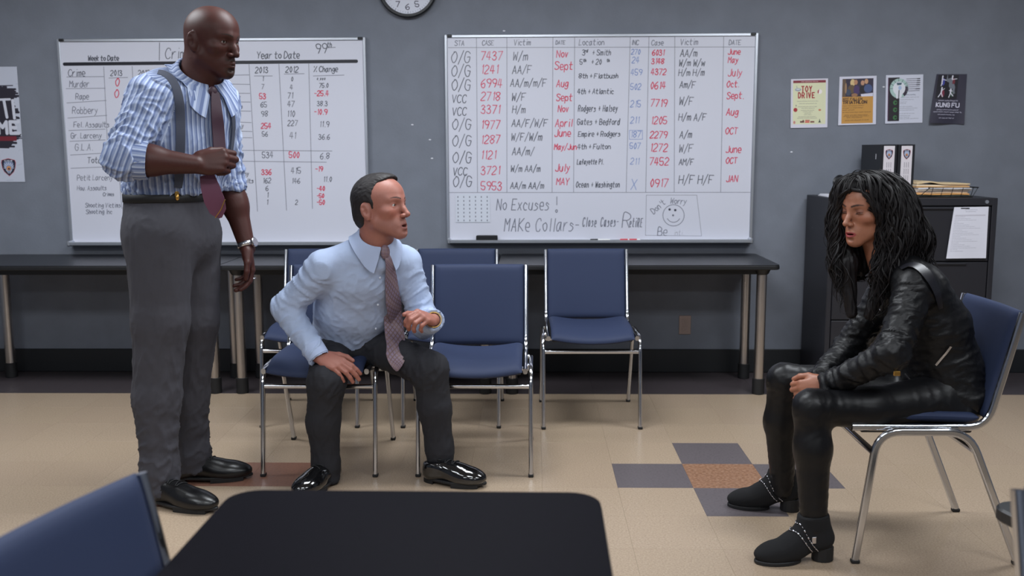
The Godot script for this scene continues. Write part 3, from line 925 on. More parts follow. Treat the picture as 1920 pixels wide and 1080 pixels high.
func make_chair() -> Node3D:
	var t := thing("padded_chair", "chair", "chair")
	for s in [-1.0, 1.0]:
		var x: float = s * 0.236
		var g := Geo.new()
		g.bar(arc([Vector3(x, 0.012, 0.262), Vector3(x, 0.446, 0.208), Vector3(x, 0.446, -0.083), Vector3(x, 0.012, -0.262)], 0.075, 7), 0.026, 0.019, 0.008, Vector3.RIGHT)
		var leg := part("leg_frame", g, M.chrome, t)
		for z in [0.262, -0.262]:
			var c := Geo.new()
			c.box(Vector3(x, 0.007, z), Vector3(0.022, 0.014, 0.028), 0.003)
			part("foot_cap", c, M.black_rubber, leg)
		var p := Geo.new()
		var xi: float = s * 0.213
		p.bar(arc([Vector3(xi, 0.455, 0.285), Vector3(xi, 0.455, -0.148), Vector3(xi, 0.66, -0.198), Vector3(xi, 0.832, -0.238)], 0.07, 7), 0.024, 0.019, 0.008, Vector3.RIGHT)
		var post := part("back_post", p, M.chrome, t)
		for z in [0.15, -0.04]:
			var w := Geo.new()
			w.box(Vector3(s * 0.225, 0.45, z), Vector3(0.012, 0.016, 0.03), 0.003)
			part("weld", w, M.chrome, post)
	for z in [0.218, -0.115]:
		var g := Geo.new()
		g.bar(PackedVector3Array([Vector3(-0.228, 0.376, z), Vector3(0.228, 0.376, z)]), 0.02, 0.02, 0.008)
		part("crossbar", g, M.chrome, t)
	# seat: upholstered, dished, rounded front
	part("seat_pad", pad(0.2, func(u: float, k: float) -> Vector3:
		var z := lerpf(0.302, -0.128, k)
		return Vector3(u * 0.2, 0.462 + 0.022 * (u * u) - 0.03 * pow(maxf(0.0, 1.0 - k * 3.2), 2.0) + 0.006 * sin(k * PI), z), 0.02), M.chair_vinyl, t)
	part("back_pad", pad(0.2, func(u: float, k: float) -> Vector3:
		var y := lerpf(0.475, 0.836, k)
		return Vector3(u * 0.203, y, -0.158 - (y - 0.49) * 0.235 - 0.012 * (1.0 - u * u)), 0.019), M.chair_vinyl, t)
	var sb := Geo.new()
	sb.box(Vector3(0, 0.437, 0.07), Vector3(0.39, 0.012, 0.36), 0.004)
	part("seat_board", sb, M.black_plastic, t)
	return t

# a cushion: mid surface f(u in -1..1, k in 0..1), half thickness th, rounded rim
func pad(_w: float, f: Callable, th: float) -> Geo:
	var g := Geo.new()
	var nu := 18
	var nk := 20
	var up := []
	var edge := func(a: float) -> float: return sqrt(maxf(0.0, 1.0 - pow(maxf(0.0, (absf(a) - 0.82) / 0.18), 2.4)))
	for side in [1.0, -1.0]:
		var rows := []
		for i in nk + 1:
			var k0 := -cos(PI * i / nk) * 0.5 + 0.5
			var line := []
			for j in nu + 1:
				var u0 := -cos(PI * j / nu)
				var p: Vector3 = f.call(u0, k0)
				var du: Vector3 = f.call(u0 + 0.01, k0) - f.call(u0 - 0.01, k0)
				var dk: Vector3 = f.call(u0, k0 + 0.01) - f.call(u0, k0 - 0.01)
				var nn := dk.cross(du).normalized() * -1.0
				var e: float = edge.call(u0) * edge.call(k0 * 2.0 - 1.0)
				line.append(p + nn * side * th * e)
			rows.append(line)
		var first := g.v.size()
		for i in nk + 1:
			for j in nu + 1:
				var a: Vector3 = rows[i][mini(j + 1, nu)] - rows[i][maxi(j - 1, 0)]
				var b: Vector3 = rows[mini(i + 1, nk)][j] - rows[maxi(i - 1, 0)][j]
				g.vert(rows[i][j], (b.cross(a)).normalized() * -side, Vector2(float(j) / nu, float(i) / nk))
		for i in nk:
			for j in nu:
				var o := first + i * (nu + 1) + j
				g.quad_i(o, o + 1, o + nu + 2, o + nu + 1)
	return g

func place_chairs() -> void:
	var proto := make_chair()
	# foreground chair: far post top at the traced corner, facing the table
	var corner := on_z(262, 884, -1.5)
	var fg_turn := deg_to_rad(76.0)
	var spots := [
		[Vector3(-0.894, 0, -4.155), 0.0, "blue padded chrome chair that the man in the light blue shirt sits on"],
		[Vector3(-1.1, 0, -4.88), 0.0, "blue padded chrome chair directly behind the light-blue-shirted man's own chair"],
		[Vector3(-0.243, 0, -4.16), 0.0, "empty blue padded chrome chair right beside the man in the light blue shirt"],
		[Vector3(-0.402, 0, -4.88), 0.0, "blue padded chrome chair mostly hidden behind the empty chair beside the man in light blue"],
		[Vector3(0.286, 0, -4.865), deg_to_rad(0.8), "empty blue padded chrome chair standing by itself next to the wall outlet"],
		[Vector3(1.326, 0, -3.29), deg_to_rad(-90.5), "blue padded chrome chair that the woman in black leather sits on"],
		[Vector3.ZERO, fg_turn, "blue padded chair drawn up to the dark table near the standing man's shoes"],
		[Vector3.ZERO, deg_to_rad(4), "blue padded chair of which only a top corner and post show, before the swivel chair"],
	]
	for i in spots.size():
		var o: Node3D = proto if i == 0 else proto.duplicate()
		if i > 0:
			o.name = numbered("padded_chair")
			add_child(o)
		var at: Vector3 = spots[i][0]
		var b := Basis(Vector3.UP, spots[i][1])
		if i == 6:
			at = corner - b * Vector3(0.213, 0.832, -0.238)
			at.y = 0
		if i == 7:
			at = on_y(1905, 918, 0.832) - b * Vector3(-0.216, 0.832, -0.238)
			at.y = 0
		o.position = at
		o.rotation.y = spots[i][1]
		tag(o, spots[i][2], "chair", "blue padded chrome chairs")

func rounded_rect(w: float, d: float, r: float, seg := 6) -> PackedVector2Array:
	var p := PackedVector2Array()
	for k in 4:
		var ce: Vector2 = [Vector2(w / 2 - r, d / 2 - r), Vector2(-w / 2 + r, d / 2 - r), Vector2(-w / 2 + r, -d / 2 + r), Vector2(w / 2 - r, -d / 2 + r)][k]
		for s in seg + 1:
			p.append(ce + Vector2.from_angle(PI / 2 * k + PI / 2 * s / seg) * r)
	return p

func make_table(label: String, at: Vector3, w: float, d: float, h: float, r: float, inset: Vector2, turn := 0.0) -> Node3D:
	var t := thing("work_table", label, "table", at, turn, "dark tables on steel legs")
	var g := Geo.new()
	g.prism(rounded_rect(w, d, r), h - 0.006, h, 0.001)
	part("table_top", g, M.table_laminate if r > 0.04 else M.table_laminate_gloss, t)
	g = Geo.new()
	g.prism(rounded_rect(w + 0.004, d + 0.004, r + 0.002), h - 0.027, h - 0.004, 0.004)
	part("edge_band", g, M.table_edge, t)
	for s in [-1.0, 1.0]:
		g = Geo.new()
		g.box(Vector3(0, h - 0.045, s * (d / 2 - inset.y)), Vector3(w - 2 * inset.x, 0.036, 0.03), 0.002)
		part("apron", g, M.black_plastic, t)
	for sx in [-1.0, 1.0]:
		for sz in [-1.0, 1.0]:
			var ce := Vector3(sx * (w / 2 - inset.x), 0, sz * (d / 2 - inset.y))
			var l := Geo.new()
			l.tube(PackedVector3Array([ce + Vector3(0, 0.085, 0), ce + Vector3(0, h - 0.06, 0)]), 0.028, 20)
			var leg := part("leg", l, M.brushed_steel, t)
			var f := Geo.new()
			var tr := Transform3D(Basis.IDENTITY, ce)
			f.lathe(PackedVector2Array([Vector2(0, 0), Vector2(0.033, 0), Vector2(0.034, 0.004), Vector2(0.034, 0.088), Vector2(0.028, 0.09)]), 20, tr)
			part("foot", f, M.black_rubber, leg)
			var c := Geo.new()
			c.lathe(PackedVector2Array([Vector2(0.028, h - 0.065), Vector2(0.036, h - 0.06), Vector2(0.05, h - 0.03), Vector2(0, h - 0.027)]), 20, tr)
			part("leg_cap", c, M.black_plastic, leg)
	return t

func build_tables() -> void:
	var zc := -5.5
	make_table("long black table under the case-list board, its free corner near the file cabinet", Vector3(0.573, 0, zc), 1.52, 0.6, 0.737, 0.03, Vector2(0.072, 0.11))
	make_table("long black table standing behind the man in the light blue shirt", Vector3(-0.953, 0, zc), 1.518, 0.6, 0.737, 0.03, Vector2(0.072, 0.11))
	make_table("long black table under the graffiti poster and the crime-numbers board", Vector3(-2.479, 0, zc), 1.518, 0.6, 0.737, 0.03, Vector2(0.072, 0.11))
	var a := on_y(440, 921, 0.735)
	var b := on_y(1108, 925, 0.735)
	var w := b.x - a.x + 0.016
	make_table("dark grey table with rounded corners standing closest to the standing man's shoes", Vector3((a.x + b.x) / 2, 0, a.z + 0.605), w, 1.21, 0.737, 0.055, Vector2(0.07, 0.05), deg_to_rad(-0.6))

func build_swivel_chair() -> void:
	var q := on_y(1857, 943, 0.46)
	var turn := deg_to_rad(14.0)
	var b := Basis(Vector3.UP, turn)
	var t := thing("swivel_chair", "black swivel chair of which only a rounded seat corner shows beside the woman's chair", "chair", q + Vector3(0, -0.46, 0) + b * Vector3(0.235, 0, 0.225), turn)
	var g := Geo.new()
	g.prism(rounded_rect(0.48, 0.46, 0.05), 0.424, 0.46, 0.006)
	part("seat", g, M.black_plastic, t)
	g = Geo.new()
	g.box(Vector3(0, 0.41, 0), Vector3(0.2, 0.03, 0.2), 0.006)
	part("seat_plate", g, M.black_plastic, t)
	g = Geo.new()
	g.tube(PackedVector3Array([Vector3(0, 0.08, 0), Vector3(0, 0.4, 0)]), 0.025, 14)
	part("gas_column", g, M.chrome, t)
	for k in 5:
		var d := Vector3(cos(TAU * k / 5 + 0.3), 0, sin(TAU * k / 5 + 0.3))
		g = Geo.new()
		g.tube(PackedVector3Array([Vector3(0, 0.1, 0), d * 0.12 + Vector3(0, 0.085, 0), d * 0.22 + Vector3(0, 0.065, 0)]), 0.022, 8, PackedFloat32Array([1.2, 1.0, 0.7]))
		var leg := part("base_arm", g, M.black_plastic, t)
		g = Geo.new()
		g.ball(d * 0.22 + Vector3(0, 0.026, 0), Vector3(0.02, 0.026, 0.026), 8, 12)
		part("caster", g, M.black_rubber, leg)
	g = Geo.new()
	g.bar(PackedVector3Array([Vector3(0.16, 0.42, 0), Vector3(0.27, 0.43, 0), Vector3(0.3, 0.55, 0), Vector3(0.31, 0.7, 0)]), 0.06, 0.014, 0.005, Vector3.BACK)
	part("back_bracket", g, M.black_plastic, t)
	g = Geo.new()
	g.box(Vector3(0.335, 0.78, 0), Vector3(0.04, 0.34, 0.42), 0.018)
	part("backrest", g, M.black_plastic, t)

func build_boards() -> void:
	var data := [
		["whiteboard with a handwritten list of case numbers, victims and locations", Vector3(-0.5162, 0.8031, WALL_Z), "case"],
		["whiteboard with handwritten crime totals under a thick black line", Vector3(-2.8127, 0.7926, WALL_Z), "crime"],
	]
	for a in data:
		var co: Vector3 = a[1]
		rng.seed = 21 if a[2] == "case" else 22
		var im: Image = case_board(co) if a[2] == "case" else crime_board(co)
		var ce := co + Vector3(BOARD_W / 2, BOARD_H / 2, 0)
		var t := thing("whiteboard", a[0], "whiteboard", co + Vector3(BOARD_W / 2, 0, 0), 0, "whiteboards on the wall")
		var g := Geo.new()
		g.box(Vector3(0, BOARD_H / 2, 0.01), Vector3(BOARD_W - 0.01, BOARD_H - 0.01, 0.018))
		part("backing", g, M.aluminium, t)
		g = Geo.new()
		var hw := BOARD_W / 2
		g.quad(Vector3(-hw, 0, 0.0225), Vector3(hw, 0, 0.0225), Vector3(hw, BOARD_H, 0.0225), Vector3(-hw, BOARD_H, 0.0225), Vector3.BACK, [Vector2(0, 1), Vector2(1, 1), Vector2(1, 0), Vector2(0, 0)])
		g.quad(Vector3(-hw, 0, 0.0192), Vector3(hw, 0, 0.0192), Vector3(hw, BOARD_H, 0.0192), Vector3(-hw, BOARD_H, 0.0192), Vector3.FORWARD)
		part("writing_surface", g, picture(im, a[2] + "_writing", 0.3), t)
		for s in [-1.0, 1.0]:
			g = Geo.new()
			g.box(Vector3(s * (hw - 0.008), BOARD_H / 2, 0.017), Vector3(0.018, BOARD_H + 0.004, 0.026), 0.003)
			part("frame_side", g, M.aluminium, t)
			g = Geo.new()
			g.box(Vector3(0, BOARD_H / 2 + s * (BOARD_H / 2 - 0.008), 0.017), Vector3(BOARD_W - 0.02, 0.018, 0.026), 0.003)
			part("frame_rail", g, M.aluminium, t)
		g = Geo.new()
		g.box(Vector3(0, 0.004, 0.058), Vector3(BOARD_W - 0.05, 0.006, 0.066), 0.002)
		g.box(Vector3(0, 0.011, 0.09), Vector3(BOARD_W - 0.05, 0.018, 0.005), 0.002)
		part("pen_tray", g, M.aluminium, t)
		for s in [-1.0, 1.0]:
			g = Geo.new()
			g.box(Vector3(s * (hw - 0.016), 0.012, 0.055), Vector3(0.02, 0.032, 0.078), 0.006)
			part("tray_end", g, M.aluminium, t)
			g = Geo.new()
			g.box(Vector3(s * (hw - 0.03), BOARD_H - 0.006, 0.032), Vector3(0.03, 0.014, 0.012), 0.003)
			part("corner_clip", g, M.black_plastic, t)
	# things on the right tray
	var tray_y := 0.8031 + 0.0075
	var e := on_z(913, 446, WALL_Z + 0.058)
	var g := Geo.new()
	g.box(Vector3(0, 0.024, 0), Vector3(0.128, 0.03, 0.045), 0.004)
	var er := thing("board_eraser", "black felt whiteboard eraser lying on the board tray", "eraser", Vector3(e.x, tray_y, WALL_Z + 0.058))
	part("grip", g, M.black_plastic, er)
	g = Geo.new()
	g.box(Vector3(0, 0.005, 0), Vector3(0.124, 0.009, 0.042), 0.002)
	part("felt", g, M.black_rubber, er)
	for a in [[1116, "black_plastic", "marker pen with black cap on the tray of the case-list board", "white_plastic"], [1172, "red_plastic", "marker pen with red cap and red sleeve on the tray of the case-list board", "red_plastic"]]:
		var p := on_z(a[0], 451, WALL_Z + 0.06)
		var mk := thing("marker_pen", a[2], "marker", Vector3(p.x, tray_y + 0.0085, WALL_Z + 0.06), 0, "marker pens")
		var m := Geo.new()
		m.tube(PackedVector3Array([Vector3(0.015, 0, 0), Vector3(0.085, 0, 0), Vector3(0.089, 0, 0)]), 0.0085, 12, PackedFloat32Array([1, 1, 0.7]))
		part("barrel", m, M.white_plastic, mk)
		m = Geo.new()
		m.tube(PackedVector3Array([Vector3(-0.03, 0, 0), Vector3(-0.027, 0, 0), Vector3(0.016, 0, 0)]), 0.0087, 12, PackedFloat32Array([0.8, 1, 1.02]))
		part("cap", m, M[a[1]], mk)
		m = Geo.new()
		m.tube(PackedVector3Array([Vector3(0.024, 0, 0), Vector3(0.07, 0, 0)]), 0.0088, 12)
		part("sleeve", m, M[a[3]], mk)
	# the little dotted sheet stuck to the lower left of the case board
	var p0 := on_z(820 + 85 / 2.4548, 40 + 925 / 2.4548, WALL_Z + 0.024)
	var p1 := on_z(820 + 242 / 2.4548, 40 + 795 / 2.4548, WALL_Z + 0.024)
	flat_paper("note_sheet", "small sheet with rows of dots stuck on the case-list board above the eraser", "paper", p0, Vector3(p1.x, p0.y, p0.z), Vector3(p1.x, p1.y, p0.z), Vector3(p0.x, p1.y, p0.z), picture(dot_sheet(), "dots", 0.8))

# a sheet of paper given by four corners (lower left, lower right, upper right, upper left), lifting by curl at the lower edge
func flat_paper(called: String, label: String, category: String, ll: Vector3, lr: Vector3, ur: Vector3, ul: Vector3, m: Material, lift := 0.0, group := "") -> MeshInstance3D:
	var g := Geo.new()
	var na := 9
	var nb := 9
	var rows := []
	var nn := (lr - ll).cross(ul - ll).normalized()
	for i in na:
		var k := float(i) / (na - 1)
		var line := []
		for j in nb:
			var u := float(j) / (nb - 1)
			var p := ll.lerp(lr, u).lerp(ul.lerp(ur, u), k)
			p += nn * (0.0012 + lift * ((1 - k) * (1 - k) * (0.45 + 0.55 * sin(u * 5.0 + 1.2)) + 0.25 * sin(k * 4.0 + u * 3.0) * sin(u * PI)))
			line.append(p)
		rows.append(line)
	g.sheet(rows, 0.0006, nn)
	for i in g.t.size():
		g.t[i] = Vector2(g.t[i].x, 1.0 - g.t[i].y)
	var o := part(called, g, m, self)
	tag(o, label, category, group)
	return o

func wall_sheet(called: String, label: String, cat: String, px: Array, m: Material, lift := 0.0) -> void:
	var q := []
	for p in px:
		q.append(on_z(p[0], p[1], WALL_Z + 0.002))
	var o := flat_paper(called, label, cat, q[0], q[1], q[2], q[3], m, lift, "notices on the wall")
	o.name = o.name

func build_wall_things() -> void:
	wall_sheet("wall_poster", "pale yellow flyer with red TOY DRIVE lettering taped to the wall", "poster", [[1482, 240], [1551, 239], [1552.5, 147], [1483, 148.5]], picture(poster_toy(), "toy"), 0.003)
	wall_sheet("wall_poster", "orange TRIATHLON flyer with a group photo taped to the wall", "poster", [[1571, 235], [1642, 233], [1643.5, 142], [1574, 144]], picture(poster_race(), "race"), 0.003)
	wall_sheet("wall_poster", "white notice with a dark side band and a round emblem taped to the wall", "poster", [[1659, 232], [1729, 230], [1731, 139.5], [1661, 141]], picture(poster_notice(), "notice"), 0.003)
	wall_sheet("wall_poster", "dark KUNG FU flyer with four white fighters, its lower edge curling off the wall", "poster", [[1740, 231], [1807, 233], [1813, 139], [1756, 139]], picture(poster_martial(), "martial"), 0.018)
	var tr := on_z(33, 125, WALL_Z)
	var br := on_z(47, 341, WALL_Z)
	var h := tr.y - br.y
	var x1 := (tr.x + br.x) / 2
	flat_paper("wall_poster", "large graffiti poster with dripping letters, a red bar and a police shield", "poster", Vector3(x1 - 0.508, br.y, WALL_Z + 0.002), Vector3(x1, br.y, WALL_Z + 0.002), Vector3(x1, tr.y, WALL_Z + 0.002), Vector3(x1 - 0.508, tr.y, WALL_Z + 0.002), picture(poster_graffiti(), "graffiti"), 0.002, "notices on the wall")
	# clock
	var ce := Vector3(-0.727, 2.297, WALL_Z)
	var t := thing("wall_clock", "round wall clock with black rim and white face", "clock", ce)
	var face := Transform3D(Basis(Vector3.RIGHT, PI / 2), Vector3.ZERO)
	var g := Geo.new()
	g.lathe(PackedVector2Array([Vector2(0, 0.0), Vector2(0.16, 0.0), Vector2(0.172, 0.008), Vector2(0.175, 0.03), Vector2(0.168, 0.042), Vector2(0.158, 0.042), Vector2(0.152, 0.03)]), 56, face)
	part("rim", g, M.black_plastic, t)
	g = Geo.new()
	var c0 := g.vert(Vector3(0, 0, 0.028), Vector3.BACK, Vector2(0.5, 0.5))
	var ring := []
	for k in 57:
		var d := Vector2.from_angle(TAU * k / 56)
		ring.append(g.vert(Vector3(d.x * 0.154, d.y * 0.154, 0.028), Vector3.BACK, Vector2(0.5 + d.x * 0.5, 0.5 - d.y * 0.5)))
	for k in 56:
		g.tri(c0, ring[k], ring[k + 1])
	part("face", g, picture(clock_face(), "clock_face", 0.5), t)
	for a in [[0.085, 0.009, 2.1, "hour_hand"], [0.125, 0.006, 0.6, "minute_hand"]]:
		g = Geo.new()
		g.box(Vector3(0, a[0] / 2 - 0.01, 0.031), Vector3(a[1], a[0], 0.002), 0.0004)
		var hd := part(a[3], g, M.black_plastic, t)
		hd.rotation.z = -a[2]
	# outlet
	var oc := on_z(1284, 609, WALL_Z)
	t = thing("wall_outlet", "brownish double wall outlet under the long table", "outlet", oc + Vector3(0, -0.058, 0))
	g = Geo.new()
	g.box(Vector3(0, 0.058, 0.004), Vector3(0.072, 0.116, 0.008), 0.002)
	part("cover_plate", g, M.outlet_plate, t)
	for s in [-1.0, 1.0]:
		# receptacle with real slots cut into it
		var so := CSGBox3D.new()
		so.name = "socket"
		so.size = Vector3(0.034, 0.03, 0.01)
		so.position = Vector3(0, 0.058 + s * 0.021, 0.0065)
		so.material = M.outlet_plate
		for q in [[-0.006, 0.003, 0.003, 0.01], [0.006, 0.003, 0.003, 0.01], [0.0, -0.0085, 0.0055, 0.0055]]:
			var hole := CSGBox3D.new()
			hole.name = "slot"
			hole.operation = CSGShape3D.OPERATION_SUBTRACTION
			hole.size = Vector3(q[2], q[3], 0.018)
			hole.position = Vector3(q[0], q[1], 0.006)
			hole.material = M.outlet_plate
			so.add_child(hole, true)
		t.add_child(so, true)
	# small chips and nail holes in the paint
	for a in [[773, 234], [806, 262], [810, 297], [1484, 285], [1657, 163], [945, 58]]:
		var p := on_z(a[0], a[1], WALL_Z)
		var w := Geo.new()
		w.ball(Vector3.ZERO, Vector3(0.008, 0.004, 0.0015), 6, 8)
		var o := part("paint_chip", w, M.paper, self)
		o.position = p + Vector3(0, 0, 0.0006)
		tag(o, "tiny white chip in the grey wall paint", "wall mark", "chips in the wall paint")

func build_cabinet() -> void:
	var x0 := 1.632
	var x1 := 2.54
	var h := 1.086
	var zf := -5.352
	var zb := -5.815
	var w := x1 - x0
	var t := thing("file_cabinet", "dark grey steel lateral file cabinet with papers taped on its top drawer", "cabinet", Vector3((x0 + x1) / 2, 0, (zf + zb) / 2))
	var d := zf - zb
	var g := Geo.new()
	for s in [-1.0, 1.0]:
		g.box(Vector3(s * (w / 2 - 0.014), h / 2, 0), Vector3(0.028, h, d), 0.003)
	g.box(Vector3(0, h - 0.021, 0), Vector3(w - 0.05, 0.042, d), 0.003)
	g.box(Vector3(0, 0.035, 0), Vector3(w - 0.05, 0.07, d - 0.02), 0.003)
	g.box(Vector3(0, h / 2, -d / 2 + 0.01), Vector3(w - 0.05, h - 0.04, 0.01))
	g.box(Vector3(0, h / 2, d / 2 - 0.03), Vector3(w - 0.056, h - 0.08, 0.004))
	part("body", g, M.cabinet_steel, t)
	var ys := [[0.739, 1.038], [0.411, 0.733], [0.078, 0.405]]
	for k in 3:
		g = Geo.new()
		var y0: float = ys[k][0]
		var y1: float = ys[k][1]
		g.box(Vector3(0, (y0 + y1) / 2, d / 2 - 0.015), Vector3(w - 0.064, y1 - y0, 0.022), 0.003)
		var dr := part("drawer", g, M.cabinet_drawer, t)
		g = Geo.new()
		g.box(Vector3(-0.02, y1 - 0.055, d / 2 - 0.002), Vector3(0.09, 0.045, 0.006), 0.002)
		part("label_holder", g, M.aluminium, dr)
		g = Geo.new()
		g.box(Vector3(-0.02, y1 - 0.055, d / 2 + 0.0016), Vector3(0.074, 0.026, 0.002))
		part("label_card", g, M.label_card, dr)
		g = Geo.new()
		g.box(Vector3(0, y1 - 0.008, d / 2 - 0.001), Vector3(w - 0.3, 0.012, 0.012), 0.003)
		part("pull", g, M.cabinet_steel, dr)
	g = Geo.new()
	g.tube(PackedVector3Array([Vector3(w / 2 - 0.06, h - 0.021, d / 2), Vector3(w / 2 - 0.06, h - 0.021, d / 2 + 0.004)]), 0.01, 12)
	part("lock", g, M.aluminium, t)
	var zp := zf + 0.004
	var f := func(px, py): return on_z(px, py, zp)
	flat_paper("taped_form", "white printed form taped askew beside the cabinet's right edge", "paper", f.call(1773, 484.5), f.call(1848, 484), f.call(1853.5, 387.5), f.call(1789, 388.5), picture(paper_form(2), "form_a", 0.85), 0.006, "forms taped on the cabinet")
	flat_paper("taped_form", "white printed form on the cabinet drawer, half hidden behind the woman's face", "paper", f.call(1563, 487), f.call(1634, 487), f.call(1637, 390), f.call(1566, 390), picture(paper_form(7), "form_b", 0.85), 0.004, "forms taped on the cabinet")
	# binders
	var label := picture(binder_label(), "binder_label", 0.6)
	M.binder_cover = mat("binder_cover", rgb8(28, 29, 34), 0.4)
	M.binder_edge = mat("binder_edge", rgb8(70, 40, 84), 0.5)
	var names := ["black ring binder with a police shield label, next to the black desk device", "black ring binder with a police shield label, next to the wire letter tray"]
	var bx := [on_z(1664, 300, -5.5).x, on_z(1697, 300, -5.5).x]
	for k in 2:
		var b := thing("ring_binder", names[k], "binder", Vector3(bx[k], h, -5.64), deg_to_rad(3.0), "ring binders on the cabinet")
		g = Geo.new()
		g.box(Vector3(0, 0.146, 0.138), Vector3(0.092, 0.292, 0.004), 0.001)
		part("spine", g, M.binder_cover, b)
		for s in [-1.0, 1.0]:
			g = Geo.new()
			g.box(Vector3(s * 0.045, 0.146, 0.0), Vector3(0.004, 0.292, 0.275), 0.001)
			part("cover", g, M.binder_cover if s < 0 else M.binder_edge, b)
		g = Geo.new()
		g.box(Vector3(0, 0.142, -0.01), Vector3(0.07, 0.276, 0.22), 0.001)
		part("pages", g, M.paper, b)
		g = Geo.new()
		g.quad(Vector3(-0.031, 0.008, 0.1412), Vector3(0.031, 0.008, 0.1412), Vector3(0.031, 0.284, 0.1412), Vector3(-0.031, 0.284, 0.1412), Vector3.BACK, [Vector2(0, 1), Vector2(1, 1), Vector2(1, 0), Vector2(0, 0)])
		part("spine_label", g, label, b)
		if k == 0:
			g = Geo.new()
			g.box(Vector3(-0.0475, 0.225, 0.075), Vector3(0.001, 0.03, 0.006))
			part("sticker", g, M.paper, b)
	# wire letter tray and folders
	var tc := Vector3(2.285, h, -5.56)
	var tw := 0.3
	var td := 0.26
	t = thing("wire_letter_tray", "black wire letter tray holding folders on the file cabinet", "letter tray", tc)
	g = Geo.new()
	for k in 9:
		var x := -tw / 2 + tw * k / 8
		g.tube(PackedVector3Array([Vector3(x, 0.004, -td / 2), Vector3(x, 0.004, td / 2)]), 0.0018, 6)
	for z in [-td / 2, 0.0, td / 2]:
		g.tube(PackedVector3Array([Vector3(-tw / 2, 0.0025, z), Vector3(tw / 2, 0.0025, z)]), 0.0025, 6)
	part("base_grid", g, M.wire_black, t)
	g = Geo.new()
	g.tube(PackedVector3Array([Vector3(-tw / 2 + 0.06, 0.055, td / 2 + 0.012), Vector3(tw / 2 + 0.025, 0.055, td / 2 + 0.012), Vector3(tw / 2 + 0.025, 0.055, -td / 2 - 0.01), Vector3(-tw / 2 + 0.06, 0.055, -td / 2 - 0.01)]), 0.0028, 6, PackedFloat32Array(), true)
	part("rim_wire", g, M.wire_black, t)
	for k in 10:
		g = Geo.new()
		if k < 5:
			var x := -tw / 2 + 0.07 + (tw - 0.08) * k / 4
			g.tube(PackedVector3Array([Vector3(x, 0.004, td / 2), Vector3(x + 0.008, 0.055, td / 2 + 0.012)]), 0.0016, 5)
		elif k < 9:
			var z := td / 2 - td * (k - 5) / 3
			g.tube(PackedVector3Array([Vector3(tw / 2, 0.004, z), Vector3(tw / 2 + 0.025, 0.055, z * 1.06)]), 0.0016, 5)
		else:
			g.tube(PackedVector3Array([Vector3(-tw / 2 + 0.01, 0.006, td / 2), Vector3(-tw / 2 + 0.06, 0.055, td / 2 + 0.012)]), 0.0024, 5)
		part("side_wire", g, M.wire_black, t)
	var r := RandomNumberGenerator.new()
	r.seed = 12
	var y := 0.0065
	var cols := [rgb8(96, 100, 92), rgb8(224, 164, 98), rgb8(206, 182, 154), rgb8(196, 188, 186), rgb8(222, 206, 186), rgb8(216, 214, 220), rgb8(206, 162, 112), rgb8(226, 210, 184), rgb8(212, 188, 150)]
	var tells := ["greenish grey file folder at the bottom of the wire tray's pile", "orange file folder low in the wire tray's pile", "tan file folder above the orange one in the wire tray", "grey papers in the middle of the wire tray's pile", "cream folder in the middle of the wire tray's pile", "white papers in the upper half of the wire tray's pile", "brown manila folder third from the top of the wire tray's pile", "pale cream folder near the top of the wire tray's pile", "bulging manila folder lying topmost in the wire tray"]
	for k in 9:
		var ph := 0.008
		var fo := Geo.new()
		var rows := []
		for i in 4:
			var line := []
			for j in 13:
				var u := float(j) / 12
				var bend := (0.013 * exp(-pow((u - 0.25) / 0.16, 2)) if k == 8 else 0.0) + 0.001 * sin(u * 9 + k)
				line.append(Vector3(-0.145 + u * 0.29, bend, 0.115 - 0.23 * i / 3.0))
			rows.append(line)
		fo.sheet(rows, ph - 0.0012, Vector3.UP)
		M["folder_%d" % k] = mat("folder_%d" % k, cols[k], 0.85)
		var o := part("file_folder", fo, M["folder_%d" % k], self)
		o.position = tc + Vector3(r.randf_range(-0.012, 0.008), y, r.randf_range(-0.01, 0.01))
		o.rotation.y = r.randf_range(-0.03, 0.03)
		tag(o, tells[k], "folder", "folders in the wire tray")
		y += ph
	# black desk gadget on white papers
	var dc := on_z(1577, 364, -5.56)
	for k in 3:
		var pg := Geo.new()
		pg.box(Vector3(0, 0.002 + k * 0.0042, 0), Vector3(0.15, 0.004, 0.2), 0.0008)
		var o := part("paper_pad", pg, M.paper, self)
		o.position = Vector3(dc.x + 0.01 * k - 0.02, h, -5.58)
		o.rotation.y = 0.08 * k
		tag(o, ["lowest white paper pad under the black desk device", "middle white paper pad under the black desk device", "top white paper pad under the black desk device"][k], "paper", "paper pads on the cabinet")
	t = thing("desk_telephone", "black desk device with a round raised head on white pads on the cabinet", "telephone", Vector3(dc.x + 0.02, h + 0.0128, -5.58))
	g = Geo.new()
	g.prism(rounded_rect(0.11, 0.13, 0.02), 0.0, 0.035, 0.008)
	part("base", g, M.black_plastic, t)
	g = Geo.new()
	g.tube(PackedVector3Array([Vector3(-0.02, 0.03, 0.0), Vector3(-0.024, 0.05, 0.01), Vector3(-0.026, 0.068, 0.02)]), 0.03, 14, PackedFloat32Array([0.9, 0.85, 1.0]))
	part("neck", g, M.black_plastic, t)
	g = Geo.new()
	g.lathe(PackedVector2Array([Vector2(0, -0.03), Vector2(0.03, -0.028), Vector2(0.036, -0.01), Vector2(0.036, 0.02), Vector2(0.03, 0.026), Vector2(0.022, 0.02), Vector2(0, 0.016)]), 24, Transform3D(Basis(Vector3(0.4, 0, 0.6).normalized(), 1.1), Vector3(-0.028, 0.07, 0.02)))
	part("head", g, M.black_plastic, t)
	g = Geo.new()
